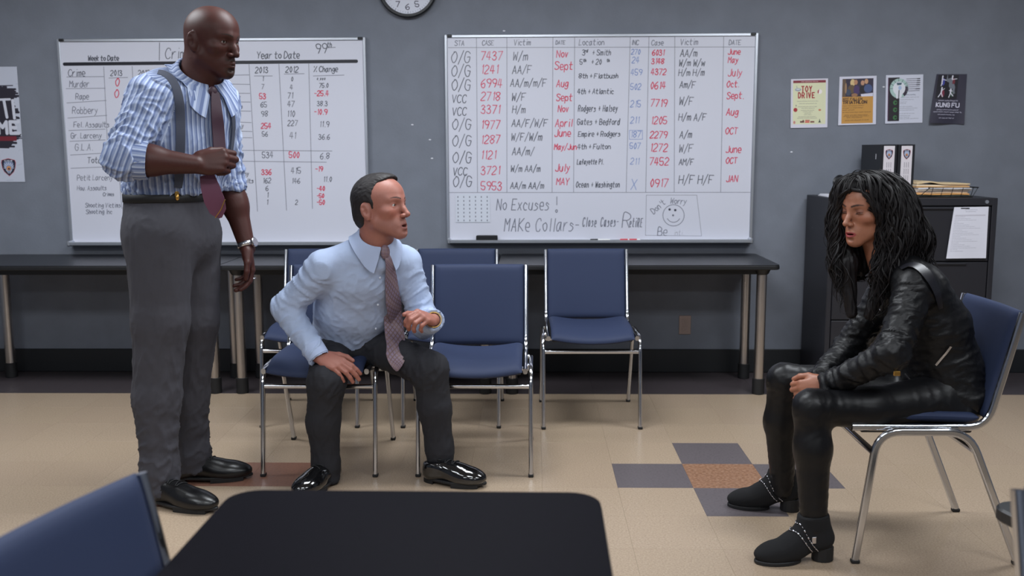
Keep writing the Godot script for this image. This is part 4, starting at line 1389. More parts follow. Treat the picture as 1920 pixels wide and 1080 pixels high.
	g.tube(PackedVector3Array([Vector3(0.01, 0.045, -0.02), Vector3(0.045, 0.075, -0.01), Vector3(0.1, 0.078, 0.0), Vector3(0.14, 0.06, 0.0)]), 0.014, 10, PackedFloat32Array([1, 1.1, 1.1, 0.9]))
	part("handset", g, M.black_plastic, t)

# ------------------------------------------------------------------ smooth solids: distance fields meshed with surface nets
class Prim:
	var kind := 0        # 0 round cone, 1 elliptic cone, 2 ellipsoid, 3 half space, 4 extruded outline
	var op := 0          # 0 add, 1 carve, 2 keep inside
	var k := 0.02
	var a := Vector3.ZERO
	var b := Vector3.ZERO
	var ba := Vector3.ZERO
	var il2 := 1.0
	var ra := 0.1
	var rb := 0.1
	var inv := Basis.IDENTITY
	var r := Vector3.ONE
	var r2 := Vector3.ONE
	var length := 1.0
	var poly := PackedVector2Array()
	# cloth folds
	var amp := 0.0
	var amp_a := 0.0
	var amp_b := 0.0
	var la := 0.04
	var lr := 0.1
	var frame := 0
	var tint := 0
	func dist(p: Vector3) -> float:
		if kind == 0:
			var q := p - a
			var t := clampf(q.dot(ba) * il2, 0.0, 1.0)
			return (q - ba * t).length() - (ra + (rb - ra) * t)
		if kind == 1:
			var q := inv * (p - a)
			var t := clampf(q.y / length, 0.0, 1.0)
			var rx := r.x + (r2.x - r.x) * t
			var rz := r.z + (r2.z - r.z) * t
			var e := q.y - t * length
			var m := minf(rx, rz)
			return (sqrt(q.x * q.x / (rx * rx) + q.z * q.z / (rz * rz) + e * e / (m * m)) - 1.0) * m
		if kind == 2:
			var q := (inv * (p - a)) / r
			var k0 := q.length()
			if k0 < 0.0001:
				return -minf(r.x, minf(r.y, r.z))
			return k0 * (k0 - 1.0) / (q / r).length()
		if kind == 3:
			return b.dot(p - a)
		var w := inv * (p - a)
		var s := Vector2(w.z, w.y)
		var d := 1e9
		var inside := false
		var n := poly.size()
		var j := n - 1
		for i in n:
			var e := poly[j] - poly[i]
			var f := s - poly[i]
			var g := f - e * clampf(f.dot(e) / e.length_squared(), 0.0, 1.0)
			d = minf(d, g.length_squared())
			if (poly[i].y > s.y) != (poly[j].y > s.y) and s.x < e.x * f.y / e.y + poly[i].x:
				inside = not inside
			j = i
		d = sqrt(d)
		return -d if inside else d
	func along(p: Vector3) -> float:
		if kind == 0:
			return clampf((p - a).dot(ba) * il2, 0.0, 1.0)
		if kind == 1:
			return clampf((inv * (p - a)).y / length, 0.0, 1.0)
		return 0.5

class Field:
	var ps: Array[Prim] = []
	var subset: Array[Prim] = []
	var frames: Array[Transform3D] = []
	var wide := PackedFloat32Array()
	func cone(a: Vector3, b: Vector3, ra: float, rb: float, k := 0.02, op := 0) -> Prim:
		var p := Prim.new()
		p.a = a
		p.b = b
		p.ba = b - a
		p.il2 = 1.0 / maxf(p.ba.length_squared(), 1e-9)
		p.ra = ra
		p.rb = rb
		p.length = p.ba.length()
		p.k = k
		p.op = op
		ps.append(p)
		return p
	func econe(a: Vector3, b: Vector3, wa: Vector2, wb: Vector2, side: Vector3, k := 0.02, op := 0) -> Prim:
		var p := cone(a, b, minf(wa.x, wa.y), minf(wb.x, wb.y), k, op)
		p.kind = 1
		var y := p.ba.normalized()
		var x := (side - y * side.dot(y)).normalized()
		p.inv = Basis(x, y, x.cross(y)).transposed()
		p.r = Vector3(wa.x, 1, wa.y)
		p.r2 = Vector3(wb.x, 1, wb.y)
		return p
	func ell(c: Vector3, r: Vector3, k := 0.02, op := 0, bs := Basis.IDENTITY) -> Prim:
		var p := Prim.new()
		p.kind = 2
		p.a = c
		p.r = r
		p.inv = bs.transposed()
		p.k = k
		p.op = op
		ps.append(p)
		return p
	# keep what lies behind the plane
	func cut(at: Vector3, n: Vector3, k := 0.004) -> Prim:
		var p := Prim.new()
		p.kind = 3
		p.op = 2
		p.a = at
		p.b = n.normalized()
		p.k = k
		ps.append(p)
		return p
	func outline(at: Vector3, bs: Basis, pts: Array, k := 0.006, op := 2) -> Prim:
		var p := Prim.new()
		p.kind = 4
		p.op = op
		p.a = at
		p.inv = bs.transposed()
		for q in pts:
			p.poly.append(Vector2(q[0], q[1]))
		p.k = k
		ps.append(p)
		return p
	func value(p: Vector3, list: Array[Prim]) -> float:
		var d := 1.0
		for q in list:
			var e := q.dist(p)
			if q.op == 0:
				var h := q.k - absf(d - e)
				d = minf(d, e)
				if h > 0.0:
					d -= h * h / (4.0 * q.k)
			else:
				if q.op == 1:
					e = -e
				var h := q.k - absf(d - e)
				d = maxf(d, e)
				if h > 0.0:
					d += h * h / (4.0 * q.k)
		return d
	func bounds(margin: float) -> AABB:
		var box := AABB()
		var any := false
		for q in ps:
			if q.op != 0:
				continue
			var m := maxf(q.ra, q.rb)
			if q.kind == 1:
				m = maxf(maxf(q.r.x, q.r.z), maxf(q.r2.x, q.r2.z))
			elif q.kind == 2:
				m = maxf(q.r.x, maxf(q.r.y, q.r.z))
			var one := AABB(q.a - Vector3.ONE * m, Vector3.ONE * 2 * m)
			if q.kind < 2:
				one = one.merge(AABB(q.b - Vector3.ONE * m, Vector3.ONE * 2 * m))
			box = box.merge(one) if any else one
			any = true
		return box.grow(margin)
	# surface nets: returns [points, triangle indices]
	func nets(cell: float, box := AABB()) -> Array:
		if box.size == Vector3.ZERO:
			box = bounds(0.03)
		var lo := box.position
		var nx := int(box.size.x / cell) + 2
		var ny := int(box.size.y / cell) + 2
		var nz := int(box.size.z / cell) + 2
		var val := PackedFloat32Array()
		val.resize(nx * ny * nz)
		var known := PackedByteArray()
		known.resize(nx * ny * nz)
		var vi := PackedInt32Array()
		vi.resize(nx * ny * nz)
		vi.fill(-1)
		var B := 6
		var rad := B * cell * 0.8661
		var sy := nx
		var sz := nx * ny
		var blocks := []
		for bz in range(0, nz - 1, B):
			for by in range(0, ny - 1, B):
				for bx in range(0, nx - 1, B):
					var c := lo + Vector3(bx + B * 0.5, by + B * 0.5, bz + B * 0.5) * cell
					var list: Array[Prim] = []
					var near := 1e9
					for q in ps:
						var e := q.dist(c)
						if q.op != 0:
							if q.op == 1 and e < rad * 1.25 + q.k + cell or q.op == 2 and e > -(rad * 1.25 + q.k + cell):
								list.append(q)
							continue
						if e < rad * 1.25 + q.k + cell:
							list.append(q)
						near = minf(near, e)
					if near > rad * 1.25 + 0.03:
						continue
					var d := value(c, list)
					if absf(d) > rad * 1.3 + 0.008:
						continue
					var x1 := mini(bx + B, nx - 1)
					var y1 := mini(by + B, ny - 1)
					var z1 := mini(bz + B, nz - 1)
					var pos := false
					var neg := false
					for z in range(bz, z1 + 1):
						for y in range(by, y1 + 1):
							var i := bx + y * sy + z * sz
							for x in range(bx, x1 + 1):
								if known[i] == 0:
									known[i] = 1
									val[i] = value(lo + Vector3(x, y, z) * cell, list)
								if val[i] < 0.0:
									neg = true
								else:
									pos = true
								i += 1
					if pos and neg:
						blocks.append(Vector3i(bx, by, bz))
		var pts := PackedVector3Array()
		var tris := PackedInt32Array()
		var off := PackedInt32Array([0, 1, sy, sy + 1, sz, sz + 1, sz + sy, sz + sy + 1])
		var edges := [[0, 1], [2, 3], [4, 5], [6, 7], [0, 2], [1, 3], [4, 6], [5, 7], [0, 4], [1, 5], [2, 6], [3, 7]]
		var cv := [Vector3(0, 0, 0), Vector3(1, 0, 0), Vector3(0, 1, 0), Vector3(1, 1, 0), Vector3(0, 0, 1), Vector3(1, 0, 1), Vector3(0, 1, 1), Vector3(1, 1, 1)]
		for bl: Vector3i in blocks:
			for z in range(bl.z, mini(bl.z + B, nz - 1)):
				for y in range(bl.y, mini(bl.y + B, ny - 1)):
					for x in range(bl.x, mini(bl.x + B, nx - 1)):
						var i := x + y * sy + z * sz
						var m := 0
						for j in 8:
							if val[i + off[j]] < 0.0:
								m |= 1 << j
						if m == 0 or m == 255:
							continue
						var s := Vector3.ZERO
						var n := 0
						for e in edges:
							var a: int = e[0]
							var b: int = e[1]
							if ((m >> a) & 1) != ((m >> b) & 1):
								var va := val[i + off[a]]
								var vb := val[i + off[b]]
								s += cv[a].lerp(cv[b], va / (va - vb))
								n += 1
						vi[i] = pts.size()
						pts.append(lo + (Vector3(x, y, z) + s / n) * cell)
		var step := [1, sy, sz]
		for bl: Vector3i in blocks:
			for z in range(maxi(bl.z, 1), mini(bl.z + B, nz - 1)):
				for y in range(maxi(bl.y, 1), mini(bl.y + B, ny - 1)):
					for x in range(maxi(bl.x, 1), mini(bl.x + B, nx - 1)):
						var i := x + y * sy + z * sz
						if vi[i] < 0:
							continue
						var neg := val[i] < 0.0
						for ax in 3:
							if (val[i + step[ax]] < 0.0) == neg:
								continue
							var u: int = step[(ax + 1) % 3]
							var w: int = step[(ax + 2) % 3]
							var q0 := vi[i]
							var q1 := vi[i - u]
							var q2 := vi[i - u - w]
							var q3 := vi[i - w]
							if q1 < 0 or q2 < 0 or q3 < 0:
								continue
							if neg:
								tris.append_array(PackedInt32Array([q0, q2, q1, q0, q3, q2]))
							else:
								tris.append_array(PackedInt32Array([q0, q1, q2, q0, q2, q3]))
		return [pts, tris]
	# where the ray o + d t first meets the solid
	func hit(o: Vector3, d: Vector3, t0: float, t1: float) -> Vector3:
		var t := t0
		d = d.normalized()
		for i in 160:
			var e := value(o + d * t, ps)
			if e < 0.0006:
				return o + d * t
			t += maxf(e * 0.7, 0.0006)
			if t > t1:
				break
		return o + d * t
	func normal(p: Vector3) -> Vector3:
		var h := 0.002
		return Vector3(value(p + Vector3(h, 0, 0), ps) - value(p - Vector3(h, 0, 0), ps), value(p + Vector3(0, h, 0), ps) - value(p - Vector3(0, h, 0), ps), value(p + Vector3(0, 0, h), ps) - value(p - Vector3(0, 0, h), ps)).normalized()

static func vertex_normals(pts: PackedVector3Array, tris: PackedInt32Array) -> PackedVector3Array:
	var n := PackedVector3Array()
	n.resize(pts.size())
	for i in range(0, tris.size(), 3):
		var a := pts[tris[i]]
		var g := (pts[tris[i + 2]] - a).cross(pts[tris[i + 1]] - a)
		for j in 3:
			n[tris[i + j]] += g
	for i in n.size():
		n[i] = n[i].normalized()
	return n

# cloth: mesh the field, add folds along each limb, write UVs that run with the cloth
func cloth(f: Field, cell: float, seed_ := 1, smooth := 1, period := 0.0) -> Geo:
	var got := f.nets(cell)
	var pts: PackedVector3Array = got[0]
	var tris: PackedInt32Array = got[1]
	var n := vertex_normals(pts, tris)
	var no := FastNoiseLite.new()
	no.seed = seed_
	no.frequency = 1.0
	no.fractal_octaves = 1
	var flat := pts.duplicate()
	var limbs: Array[Prim] = []
	for q in f.ps:
		if q.op == 0 and q.kind < 2:
			limbs.append(q)
	for i in pts.size():
		var p := pts[i]
		var sum := 0.0
		var ws := 0.0
		for q in limbs:
			var e := q.dist(p)
			if e > 0.045:
				continue
			var w := exp(-maxf(e, -0.02) * 90.0)
			ws += w
			var t := q.along(p)
			var A := q.amp + q.amp_a * exp(-t * t * 9.0) + q.amp_b * exp(-(1.0 - t) * (1.0 - t) * 9.0)
			if A <= 0.0:
				continue
			var s := t * q.length
			var o := p - (q.a + q.ba * t)
			var v := no.get_noise_3d(s / q.la + o.x * 6.0, o.x / q.lr + q.a.x * 7.0, (o.y + o.z) / q.lr + q.a.y * 9.0) * 1.6
			var v2 := no.get_noise_3d(s / (q.la * 0.45) + o.x * 9.0 + 31.0, o.x / (q.lr * 0.5) + q.a.x * 5.0, (o.y + o.z) / (q.lr * 0.5)) * 1.6
			sum += w * A * 0.32 * (0.4 - 1.4 * minf(absf(v2), 0.6))
			sum += w * A * (0.5 - 1.5 * minf(absf(v), 0.6))
		if ws > 0.0:
			pts[i] = p + n[i] * (sum / ws)
	n = vertex_normals(pts, tris)
	var g := Geo.new()
	g.v = pts
	g.n = n
	g.idx = tris
	g.t.resize(pts.size())
	g.c.resize(pts.size())
	if f.frames.size() > 0:
		# one copy of each vertex per cloth frame it is used in, so that the weave runs along the limb
		var h := Geo.new()
		var made := {}
		for i in range(0, tris.size(), 3):
			var m := (pts[tris[i]] + pts[tris[i + 1]] + pts[tris[i + 2]]) / 3.0
			var best := 1e9
			var fr := 0
			for q in limbs:
				var e := q.dist(m)
				if e < best:
					best = e
					fr = q.frame
			var tf := f.frames[fr]
			var first := 0.0
			for j in 3:
				var o := tf.basis.transposed() * (flat[tris[i + j]] - tf.origin)
				var u := atan2(o.x, o.z) / TAU
				if f.wide[fr] < 0.0:
					u = (o.x + 0.3 * o.z) / (TAU * f.wide[fr])
				if j == 0:
					first = u
				var wrap := 0
				if f.wide[fr] < 0.0:
					pass
				elif u - first > 0.5:
					u -= 1.0
					wrap = 1
				elif u - first < -0.5:
					u += 1.0
					wrap = 2
				var key := tris[i + j] * 64 + fr * 3 + wrap
				if not made.has(key):
					made[key] = h.v.size()
					h.v.append(pts[tris[i + j]])
					h.n.append(n[tris[i + j]])
					h.t.append(Vector2(u * TAU * f.wide[fr], o.y))
					h.c.append(Color.WHITE)
				h.idx.append(made[key])
		return h
	return g

# flat strip (tie, brace, strap) along points with their outward normals; widths per point
func strip(path: PackedVector3Array, nrm: PackedVector3Array, width: PackedFloat32Array, thick: float, fine := 4) -> Geo:
	var cur := Curve3D.new()
	for i in path.size():
		var tg := (path[mini(i + 1, path.size() - 1)] - path[maxi(i - 1, 0)]) / 6.0
		cur.add_point(path[i], -tg, tg)
	var total := (path.size() - 1) * fine
	var rows := []
	var mean := Vector3.ZERO
	for s in total + 1:
		var i := mini(s / fine, path.size() - 2)
		var t := float(s) / fine - i
		var p := cur.sample(i, t)
		var tg := (cur.sample(i, minf(t + 0.05, 1.0)) - cur.sample(i, maxf(t - 0.05, 0.0))).normalized()
		var nn := nrm[i].lerp(nrm[i + 1], t).normalized()
		mean += nn
		var sd := tg.cross(nn).normalized()
		var w := lerpf(width[i], width[i + 1], t)
		var line := []
		for j in 7:
			var u := j / 3.0 - 1.0
			line.append(p + sd * (w / 2 * u) + nn * (0.15 * thick * (1.0 - u * u)))
		rows.append(line)
	var g := Geo.new()
	g.sheet(rows, thick, mean)
	return g

# ------------------------------------------------------------------ heads
# local axes: x to the person's left, y up, z out of the face; origin between the ears
func head_field(o: Dictionary) -> Field:
	var f := Field.new()
	var fw: float = o.get("width", 1.0)
	f.ell(Vector3(0, 0.043, -0.006), Vector3(0.0765 * fw, 0.088, 0.099), 0.02)
	f.ell(Vector3(0, 0.055, 0.03), Vector3(0.064 * fw, 0.06, 0.063), 0.03)
	f.ell(Vector3(0, -0.012, 0.038), Vector3(0.06 * fw, 0.075, 0.053), 0.03)
	for s in [-1.0, 1.0]:
		f.cone(Vector3(s * 0.05 * fw, -0.045, 0.012), Vector3(s * 0.014, -0.087, 0.074), 0.021 * o.get("jaw", 1.0), 0.0185, 0.03)
		f.ell(Vector3(s * 0.046 * fw, -0.008, 0.06), Vector3(0.02, 0.017, 0.022), 0.02)
		f.cone(Vector3(s * 0.012, 0.034, 0.089), Vector3(s * 0.042 * fw, 0.037, 0.07), 0.011 * o.get("brow", 1.0), 0.009, 0.016)
	f.ell(Vector3(0, -0.091, 0.079), Vector3(0.02, 0.016, 0.018) * o.get("chin", 1.0), 0.02)
	f.ell(Vector3(0, -0.055, 0.077), Vector3(0.031, 0.03, 0.024), 0.02)
	# eye hollows, lids
	for s in [-1.0, 1.0]:
		f.ell(Vector3(s * 0.033, 0.016, 0.107), Vector3(0.019, 0.0125, 0.022), 0.013, 1)
	for s in [-1.0, 1.0]:
		f.ell(Vector3(s * 0.0325, 0.0155, 0.0755), Vector3(0.0148, 0.0138, 0.0142), 0.005)
		var op: float = o.get("open", 1.0)
		f.ell(Vector3(s * 0.034, 0.0145 - 0.001 * (1.0 - op), 0.0905), Vector3(0.0142, 0.0056 * op + 0.0002, 0.0115), 0.0014, 1)
		if op < 0.6:
			f.cone(Vector3(s * 0.022, 0.011, 0.0875), Vector3(s * 0.045, 0.0112, 0.083), 0.0012, 0.0012, 0.001)
	# nose
	var nl: float = o.get("nose", 1.0)
	var nw: float = o.get("nose_wide", 1.0)
	f.cone(Vector3(0, 0.026, 0.091), Vector3(0, -0.004, 0.104 * nl), 0.0085, 0.0088 * nw, 0.012)
	f.cone(Vector3(0, -0.004, 0.1035 * nl), Vector3(0, -0.022, 0.116 * nl), 0.0085 * nw, 0.0105, 0.008)
	for s in [-1.0, 1.0]:
		f.ell(Vector3(s * 0.0125 * nw, -0.0265, 0.1025 * nl), Vector3(0.0078 * nw, 0.0078, 0.011), 0.006)
	for s in [-1.0, 1.0]:
		f.ell(Vector3(s * 0.0068 * nw, -0.0355, 0.107 * nl), Vector3(0.0036, 0.005, 0.006), 0.003, 1)
	# mouth
	var lip: float = o.get("lips", 1.0)
	var gap: float = o.get("gape", 0.0)
	var pz: float = o.get("pout", 0.0)
	for s in [-1.0, 1.0]:
		f.cone(Vector3(s * 0.023, -0.0605 - gap * 0.3, 0.0885), Vector3(s * 0.004, -0.0555 + gap * 0.25, 0.1025 + pz), 0.003, 0.0048 * lip, 0.006)
		f.cone(Vector3(s * 0.022, -0.062 - gap * 0.4, 0.0885), Vector3(s * 0.003, -0.0675 - gap, 0.1005 + pz), 0.003, 0.0058 * lip, 0.006)
	f.ell(Vector3(0, -0.0612 - gap * 0.5, 0.106 + pz), Vector3(0.019 - gap * 0.4, 0.0011 + gap * 0.62, 0.013 + gap * 3.5), 0.0022, 1)
	f.ell(Vector3(0, -0.0795 - gap, 0.1035), Vector3(0.016, 0.005, 0.008), 0.008, 1)
	# ears
	for s in [-1.0, 1.0]:
		var eb := Basis(Vector3.UP, s * -0.42) * Basis(Vector3.RIGHT, -0.16)
		f.ell(Vector3(s * 0.0785 * fw, 0.004, -0.012), Vector3(0.0085, 0.032, 0.0195), 0.006, 0, eb)
		f.ell(Vector3(s * 0.077 * fw, -0.021, -0.006), Vector3(0.007, 0.012, 0.01), 0.008, 0, eb)
		f.ell(Vector3(s * 0.0895 * fw, 0.0, -0.009), Vector3(0.0075, 0.014, 0.0095), 0.004, 1, eb)
		f.ell(Vector3(s * 0.091 * fw, 0.016, -0.015), Vector3(0.006, 0.008, 0.009), 0.004, 1, eb)
	for a in o.get("extra", []):
		f.ell(a[0], a[1], a[2], a[3])
	return f

# skin colour of a point on the head (lips, brows, stubble, hair shadow are matter, not light)
func head_color(p: Vector3, o: Dictionary) -> Color:
	var c: Color = o.skin
	var no := noise.get_noise_3d(p.x * 90.0, p.y * 90.0, p.z * 90.0)
	c = c * (1.0 + 0.06 * no)
	var cheek: float = exp(-(pow((absf(p.x) - 0.045) / 0.022, 2) + pow((p.y + 0.012) / 0.02, 2))) * (1.0 if p.z > 0.03 else 0.0)
	c = c.lerp(o.blush, 0.5 * cheek)
	var gap: float = o.get("gape", 0.0)
	# lips
	if p.z > 0.083:
		var ly: float = p.y + 0.0613 + gap * 0.5
		var half := (0.0085 + gap) * sqrt(maxf(0.0, 1.0 - pow(p.x / 0.0245, 2)))
		var l := clampf((half - absf(ly)) / 0.0022, 0.0, 1.0)
		c = c.lerp(o.lip, l * o.get("lip_mix", 1.0))
	# brows
	if p.z > 0.045 and o.has("brow_color"):
		var x := absf(p.x)
		var mid: float = 0.0355 + 0.0055 * sin(clampf((x - 0.012) / 0.036, 0.0, 1.0) * 2.3) + o.get("brow_lift", 0.0)
		var w: float = o.get("brow_wide", 0.0042) * (1.0 - 0.55 * clampf((x - 0.03) / 0.02, 0.0, 1.0))
		var l := clampf((w - absf(p.y - mid)) / 0.0016, 0.0, 1.0) * clampf((x - 0.009) / 0.003, 0.0, 1.0) * clampf((0.052 - x) / 0.004, 0.0, 1.0)
		c = c.lerp(o.brow_color, l * 0.92)
	# eye make-up on the closed lids
	if o.has("lid") and p.z > 0.07 and absf(absf(p.x) - 0.0335) < 0.0135:
		c = c.lerp(o.lid, 0.6 * clampf((0.008 - absf(p.y - 0.019)) / 0.004, 0.0, 1.0))
	if o.has("beard"):
		var q := Vector2(p.x / 0.03, (p.y + 0.075) / 0.034)
		var b := clampf((1.0 - q.length()) * 4.0, 0.0, 1.0) * (1.0 if p.z > 0.07 else 0.0)
		var mo := clampf((0.006 - absf(p.y + 0.045)) / 0.003, 0.0, 1.0) * clampf((0.028 - absf(p.x)) / 0.004, 0.0, 1.0) * (1.0 if p.z > 0.07 else 0.0)
		if p.y > -0.071 and p.y < -0.05:
			b *= 0.15
		c = c.lerp(o.beard, maxf(b, mo) * 0.75 * (0.75 + 0.4 * no))
	if o.has("shadow_beard"):
		var b := clampf((-0.03 - p.y) / 0.02, 0.0, 1.0) * clampf((p.z - 0.0) / 0.03, 0.0, 1.0)
		c = c.lerp(o.shadow_beard, 0.3 * b)
	return c

func add_mesh(g: Geo, got: Array, tr: Transform3D, paint: Callable) -> void:
	var pts: PackedVector3Array = got[0]
	var tris: PackedInt32Array = got[1]
	var n := vertex_normals(pts, tris)
	var first := g.v.size()
	for i in pts.size():
		g.v.append(tr * pts[i])
		g.n.append((tr.basis * n[i]).normalized())
		g.t.append(Vector2.ZERO)
		g.c.append(paint.call(pts[i]))
	for i in tris:
		g.idx.append(first + i)

func eye_mesh(gaze: Vector3, iris: Color) -> Geo:
	var g := Geo.new()
	g.colored = true
	gaze = gaze.normalized()
	var x := Vector3.UP.cross(gaze).normalized()
	var bs := Basis(x, gaze, x.cross(gaze))
	for i in 25:
		var th := PI * i / 24.0
		for j in 25:
			var ph := TAU * j / 24.0
			var d := bs * Vector3(sin(th) * cos(ph), cos(th), sin(th) * sin(ph))
			g.col = Color(0.01, 0.008, 0.008) if th < 0.2 else (iris if th < 0.46 else Color(0.5, 0.46, 0.45))
			g.vert(d * 0.0121, d)
	for i in 24:
		for j in 24:
			var a := i * 25 + j
			g.quad_i(a, a + 1, a + 26, a + 25)
	return g

# ------------------------------------------------------------------ hands
# w wrist, d towards the fingers, n out of the back of the hand, right or left; curl: angles for each finger
func hand_field(f: Field, w: Vector3, d: Vector3, n: Vector3, right: bool, s: float, curl: Array, thumb: Vector3, spread := 0.0) -> void:
	d = d.normalized()
	n = (n - d * n.dot(d)).normalized()
	var t := n.cross(d) if right else d.cross(n)
	var bs := Basis(t, d, n)
	var P := func(v: Vector3) -> Vector3: return w + bs * (v * s)
	var xs := [0.027, 0.009, -0.009, -0.0265]
	var ks := [0.091, 0.095, 0.09, 0.08]
	var lens := [[0.041, 0.026, 0.021], [0.045, 0.029, 0.022], [0.041, 0.027, 0.021], [0.032, 0.02, 0.018]]
	var rs := [0.0098, 0.0102, 0.0096, 0.0085]
	f.ell(P.call(Vector3(0, 0.05, -0.002)), Vector3(0.039, 0.05, 0.0155) * s, 0.012, 0, bs)
	f.ell(P.call(Vector3(0.022, 0.035, -0.012)), Vector3(0.018, 0.032, 0.016) * s, 0.014, 0, bs)
	for i in 4:
		var k := Vector3(xs[i], ks[i], 0.001)
		f.cone(P.call(Vector3(xs[i] * 0.6, 0.02, 0)), P.call(k), 0.012 * s, (rs[i] + 0.0018) * s, 0.01)
		var ang := 0.0
		var p := k
		var side: float = spread * (1.5 - i)
		for j in 3:
			ang += curl[i][j]
			var dir := Vector3(sin(side) * cos(ang), cos(ang) * cos(side), -sin(ang))
			var q: Vector3 = p + dir * lens[i][j]
			f.cone(P.call(p), P.call(q), (rs[i] - 0.0006 * j) * s, (rs[i] - 0.0006 * (j + 1)) * s, 0.0035)
			p = q
	# thumb: leaves the side of the palm near its base
	var p0 := Vector3(0.024, 0.022, -0.006)
	var td := thumb.normalized()
	var p1 := p0 + td * 0.046
	var bend := (td + Vector3(-0.35, 0.25, 0)).normalized()
	var p2 := p1 + bend * 0.033
	var p3 := p2 + (bend + Vector3(-0.35, 0.2, -0.05)).normalized() * 0.026
	f.cone(P.call(p0), P.call(p1), 0.0155 * s, 0.012 * s, 0.012)
	f.cone(P.call(p1), P.call(p2), 0.012 * s, 0.0108 * s, 0.004)
	f.cone(P.call(p2), P.call(p3), 0.0108 * s, 0.0092 * s, 0.004)

# ------------------------------------------------------------------ shoes (local: z to the toe, y up, heel at z = 0)
func shoe_parts(t: Node3D, heel: Vector3, toe: Vector3, m: Material, base: Vector3, tall := 0.075) -> void:
	var d := toe - heel
	d.y = 0
	var L := d.length()
	var z := d.normalized()
	var bs := Basis(Vector3.UP.cross(z), Vector3.UP, z)
	var tr := Transform3D(bs, Vector3(heel.x, 0, heel.z) - base)
	var w := 0.052
	var f := Field.new()
	f.ell(Vector3(0, 0.036, L * 0.8), Vector3(w * 0.92, 0.033, L * 0.2), 0.03)
	f.ell(Vector3(0, 0.038, L * 0.62), Vector3(w, 0.042, L * 0.22), 0.04)
	f.cone(Vector3(0, 0.045, L * 0.14), Vector3(0, 0.047, L * 0.5), 0.034, 0.04, 0.03)
	f.cone(Vector3(0, tall, L * 0.14), Vector3(0, 0.05, L * 0.14), 0.036, 0.036, 0.03)
	f.cone(Vector3(0, tall + 0.006, L * 0.2), Vector3(0, 0.052, L * 0.58), 0.034, 0.03, 0.03)
	f.cut(Vector3(0, 0.02, 0), Vector3.DOWN)
	f.cut(Vector3(0, tall + 0.022, L * 0.2), Vector3(0, 1, -0.12))
	var g := Geo.new()
	add_mesh(g, f.nets(0.005), tr, func(_p): return Color.WHITE)
	var shoe := part("shoe", g, m, t)
	var poly := PackedVector2Array()
	for k in 28:
		var a := TAU * k / 28.0
		var q := Vector2(sin(a), -cos(a))
		var zz := L * (0.5 + 0.505 * q.y)
		var ww := w * (0.98 if zz > L * 0.5 else 0.78 + 0.2 * smoothstep(0.2, 0.55, zz / L))
		poly.append(Vector2(q.x * ww * pow(maxf(0.0, 1.0 - pow(absf(q.y), 5.0)), 0.12), zz))
	g = Geo.new()
	g.prism(poly, 0.012, 0.024, 0.003, tr)
	part("sole", g, M.black_rubber, shoe)
	g = Geo.new()
	var hp := PackedVector2Array()
	for q in poly:
		if q.y < L * 0.28:
			hp.append(q)
	g.prism(hp, 0.0, 0.014, 0.001, tr)
	part("heel_block", g, M.black_rubber, shoe)
	var sp := PackedVector2Array()
	for q in poly:
		if q.y > L * 0.45 and q.y < L * 0.93:
			sp.append(q)
	g = Geo.new()
	g.prism(sp, 0.0, 0.014, 0.001, tr)
	part("forefoot_sole", g, M.black_rubber, shoe)
	g = Geo.new()
	for k in 5:
		var zz := L * (0.3 + 0.055 * k)
		var pth := PackedVector3Array()
		for j in 7:
			var u := j / 3.0 - 1.0
			var p := f.hit(Vector3(u * 0.024, 0.2, zz + 0.006 * u * (1 if k % 2 == 0 else -1)), Vector3.DOWN, 0.0, 0.2)
			pth.append(tr * (p + Vector3(0, 0.0015, 0)))
		g.tube(pth, 0.0022, 6)
	for s in [-1.0, 1.0]:
		var pth := PackedVector3Array()
		for j in 9:
			var a := PI * j / 8.0
			pth.append(tr * (f.hit(Vector3(s * 0.026 * sin(a), 0.2, L * 0.3 + s * 0.006 - 0.012 * cos(a)), Vector3.DOWN, 0.0, 0.2) + Vector3(0, 0.003 + 0.008 * sin(a), 0)))
		g.tube(pth, 0.0019, 6)
	var la := part("laces", g, M.lace, shoe)
	la.set_meta("kind", "stuff")

# ------------------------------------------------------------------ people
var jobs := {}
var made := {}
func run_jobs() -> void:
	# each job fills its own slot; four at a time
	var keys := jobs.keys()
	for key in keys:
		made[key] = null
	var pool: Array[Thread] = []
	for w in 4:
		var th := Thread.new()
		th.start(func():
			var i := w
			while i < keys.size():
				made[keys[i]] = jobs[keys[i]].call()
				i += 4)
		pool.append(th)
	for th in pool:
		th.wait_to_finish()
func joined_body(key: String, base: Vector3) -> Geo:
	# head, arms and trunk of one person as one mesh
	var g := Geo.new()
	g.colored = true
	for k in [key, key + "_b", key + "_c", key + "_d"]:
		var o: Geo = made[k]
		var first := g.v.size()
		g.v.append_array(o.v)
		g.n.append_array(o.n)
		g.t.append_array(o.t)
		g.c.append_array(o.c)
		for i in o.idx:
			g.idx.append(first + i)
	return shifted(g, base)
func shifted(g: Geo, by: Vector3) -> Geo:
	for i in g.v.size():
		g.v[i] -= by
	return g
func J(px: float, py: float, z: float) -> Vector3:
	return on_z(px, py, z)
func flat_dir(deg: float) -> Vector3:
	# 0 looks along +x, 90 looks at the camera side (+z)
	return Vector3(cos(deg_to_rad(deg)), 0, sin(deg_to_rad(deg)))
func left_of(f: Vector3) -> Vector3:
	return Vector3.UP.cross(f)
func head_tr(at: Vector3, deg: float, pitch_down: float, roll: float, s: float) -> Transform3D:
	var z := flat_dir(deg)
	var x := Vector3.UP.cross(z)
	var b := Basis(x, Vector3.UP, z)
	b = b * Basis(Vector3.RIGHT, deg_to_rad(pitch_down)) * Basis(Vector3.BACK, deg_to_rad(roll))
	return Transform3D(b.scaled_local(Vector3.ONE * s), at)
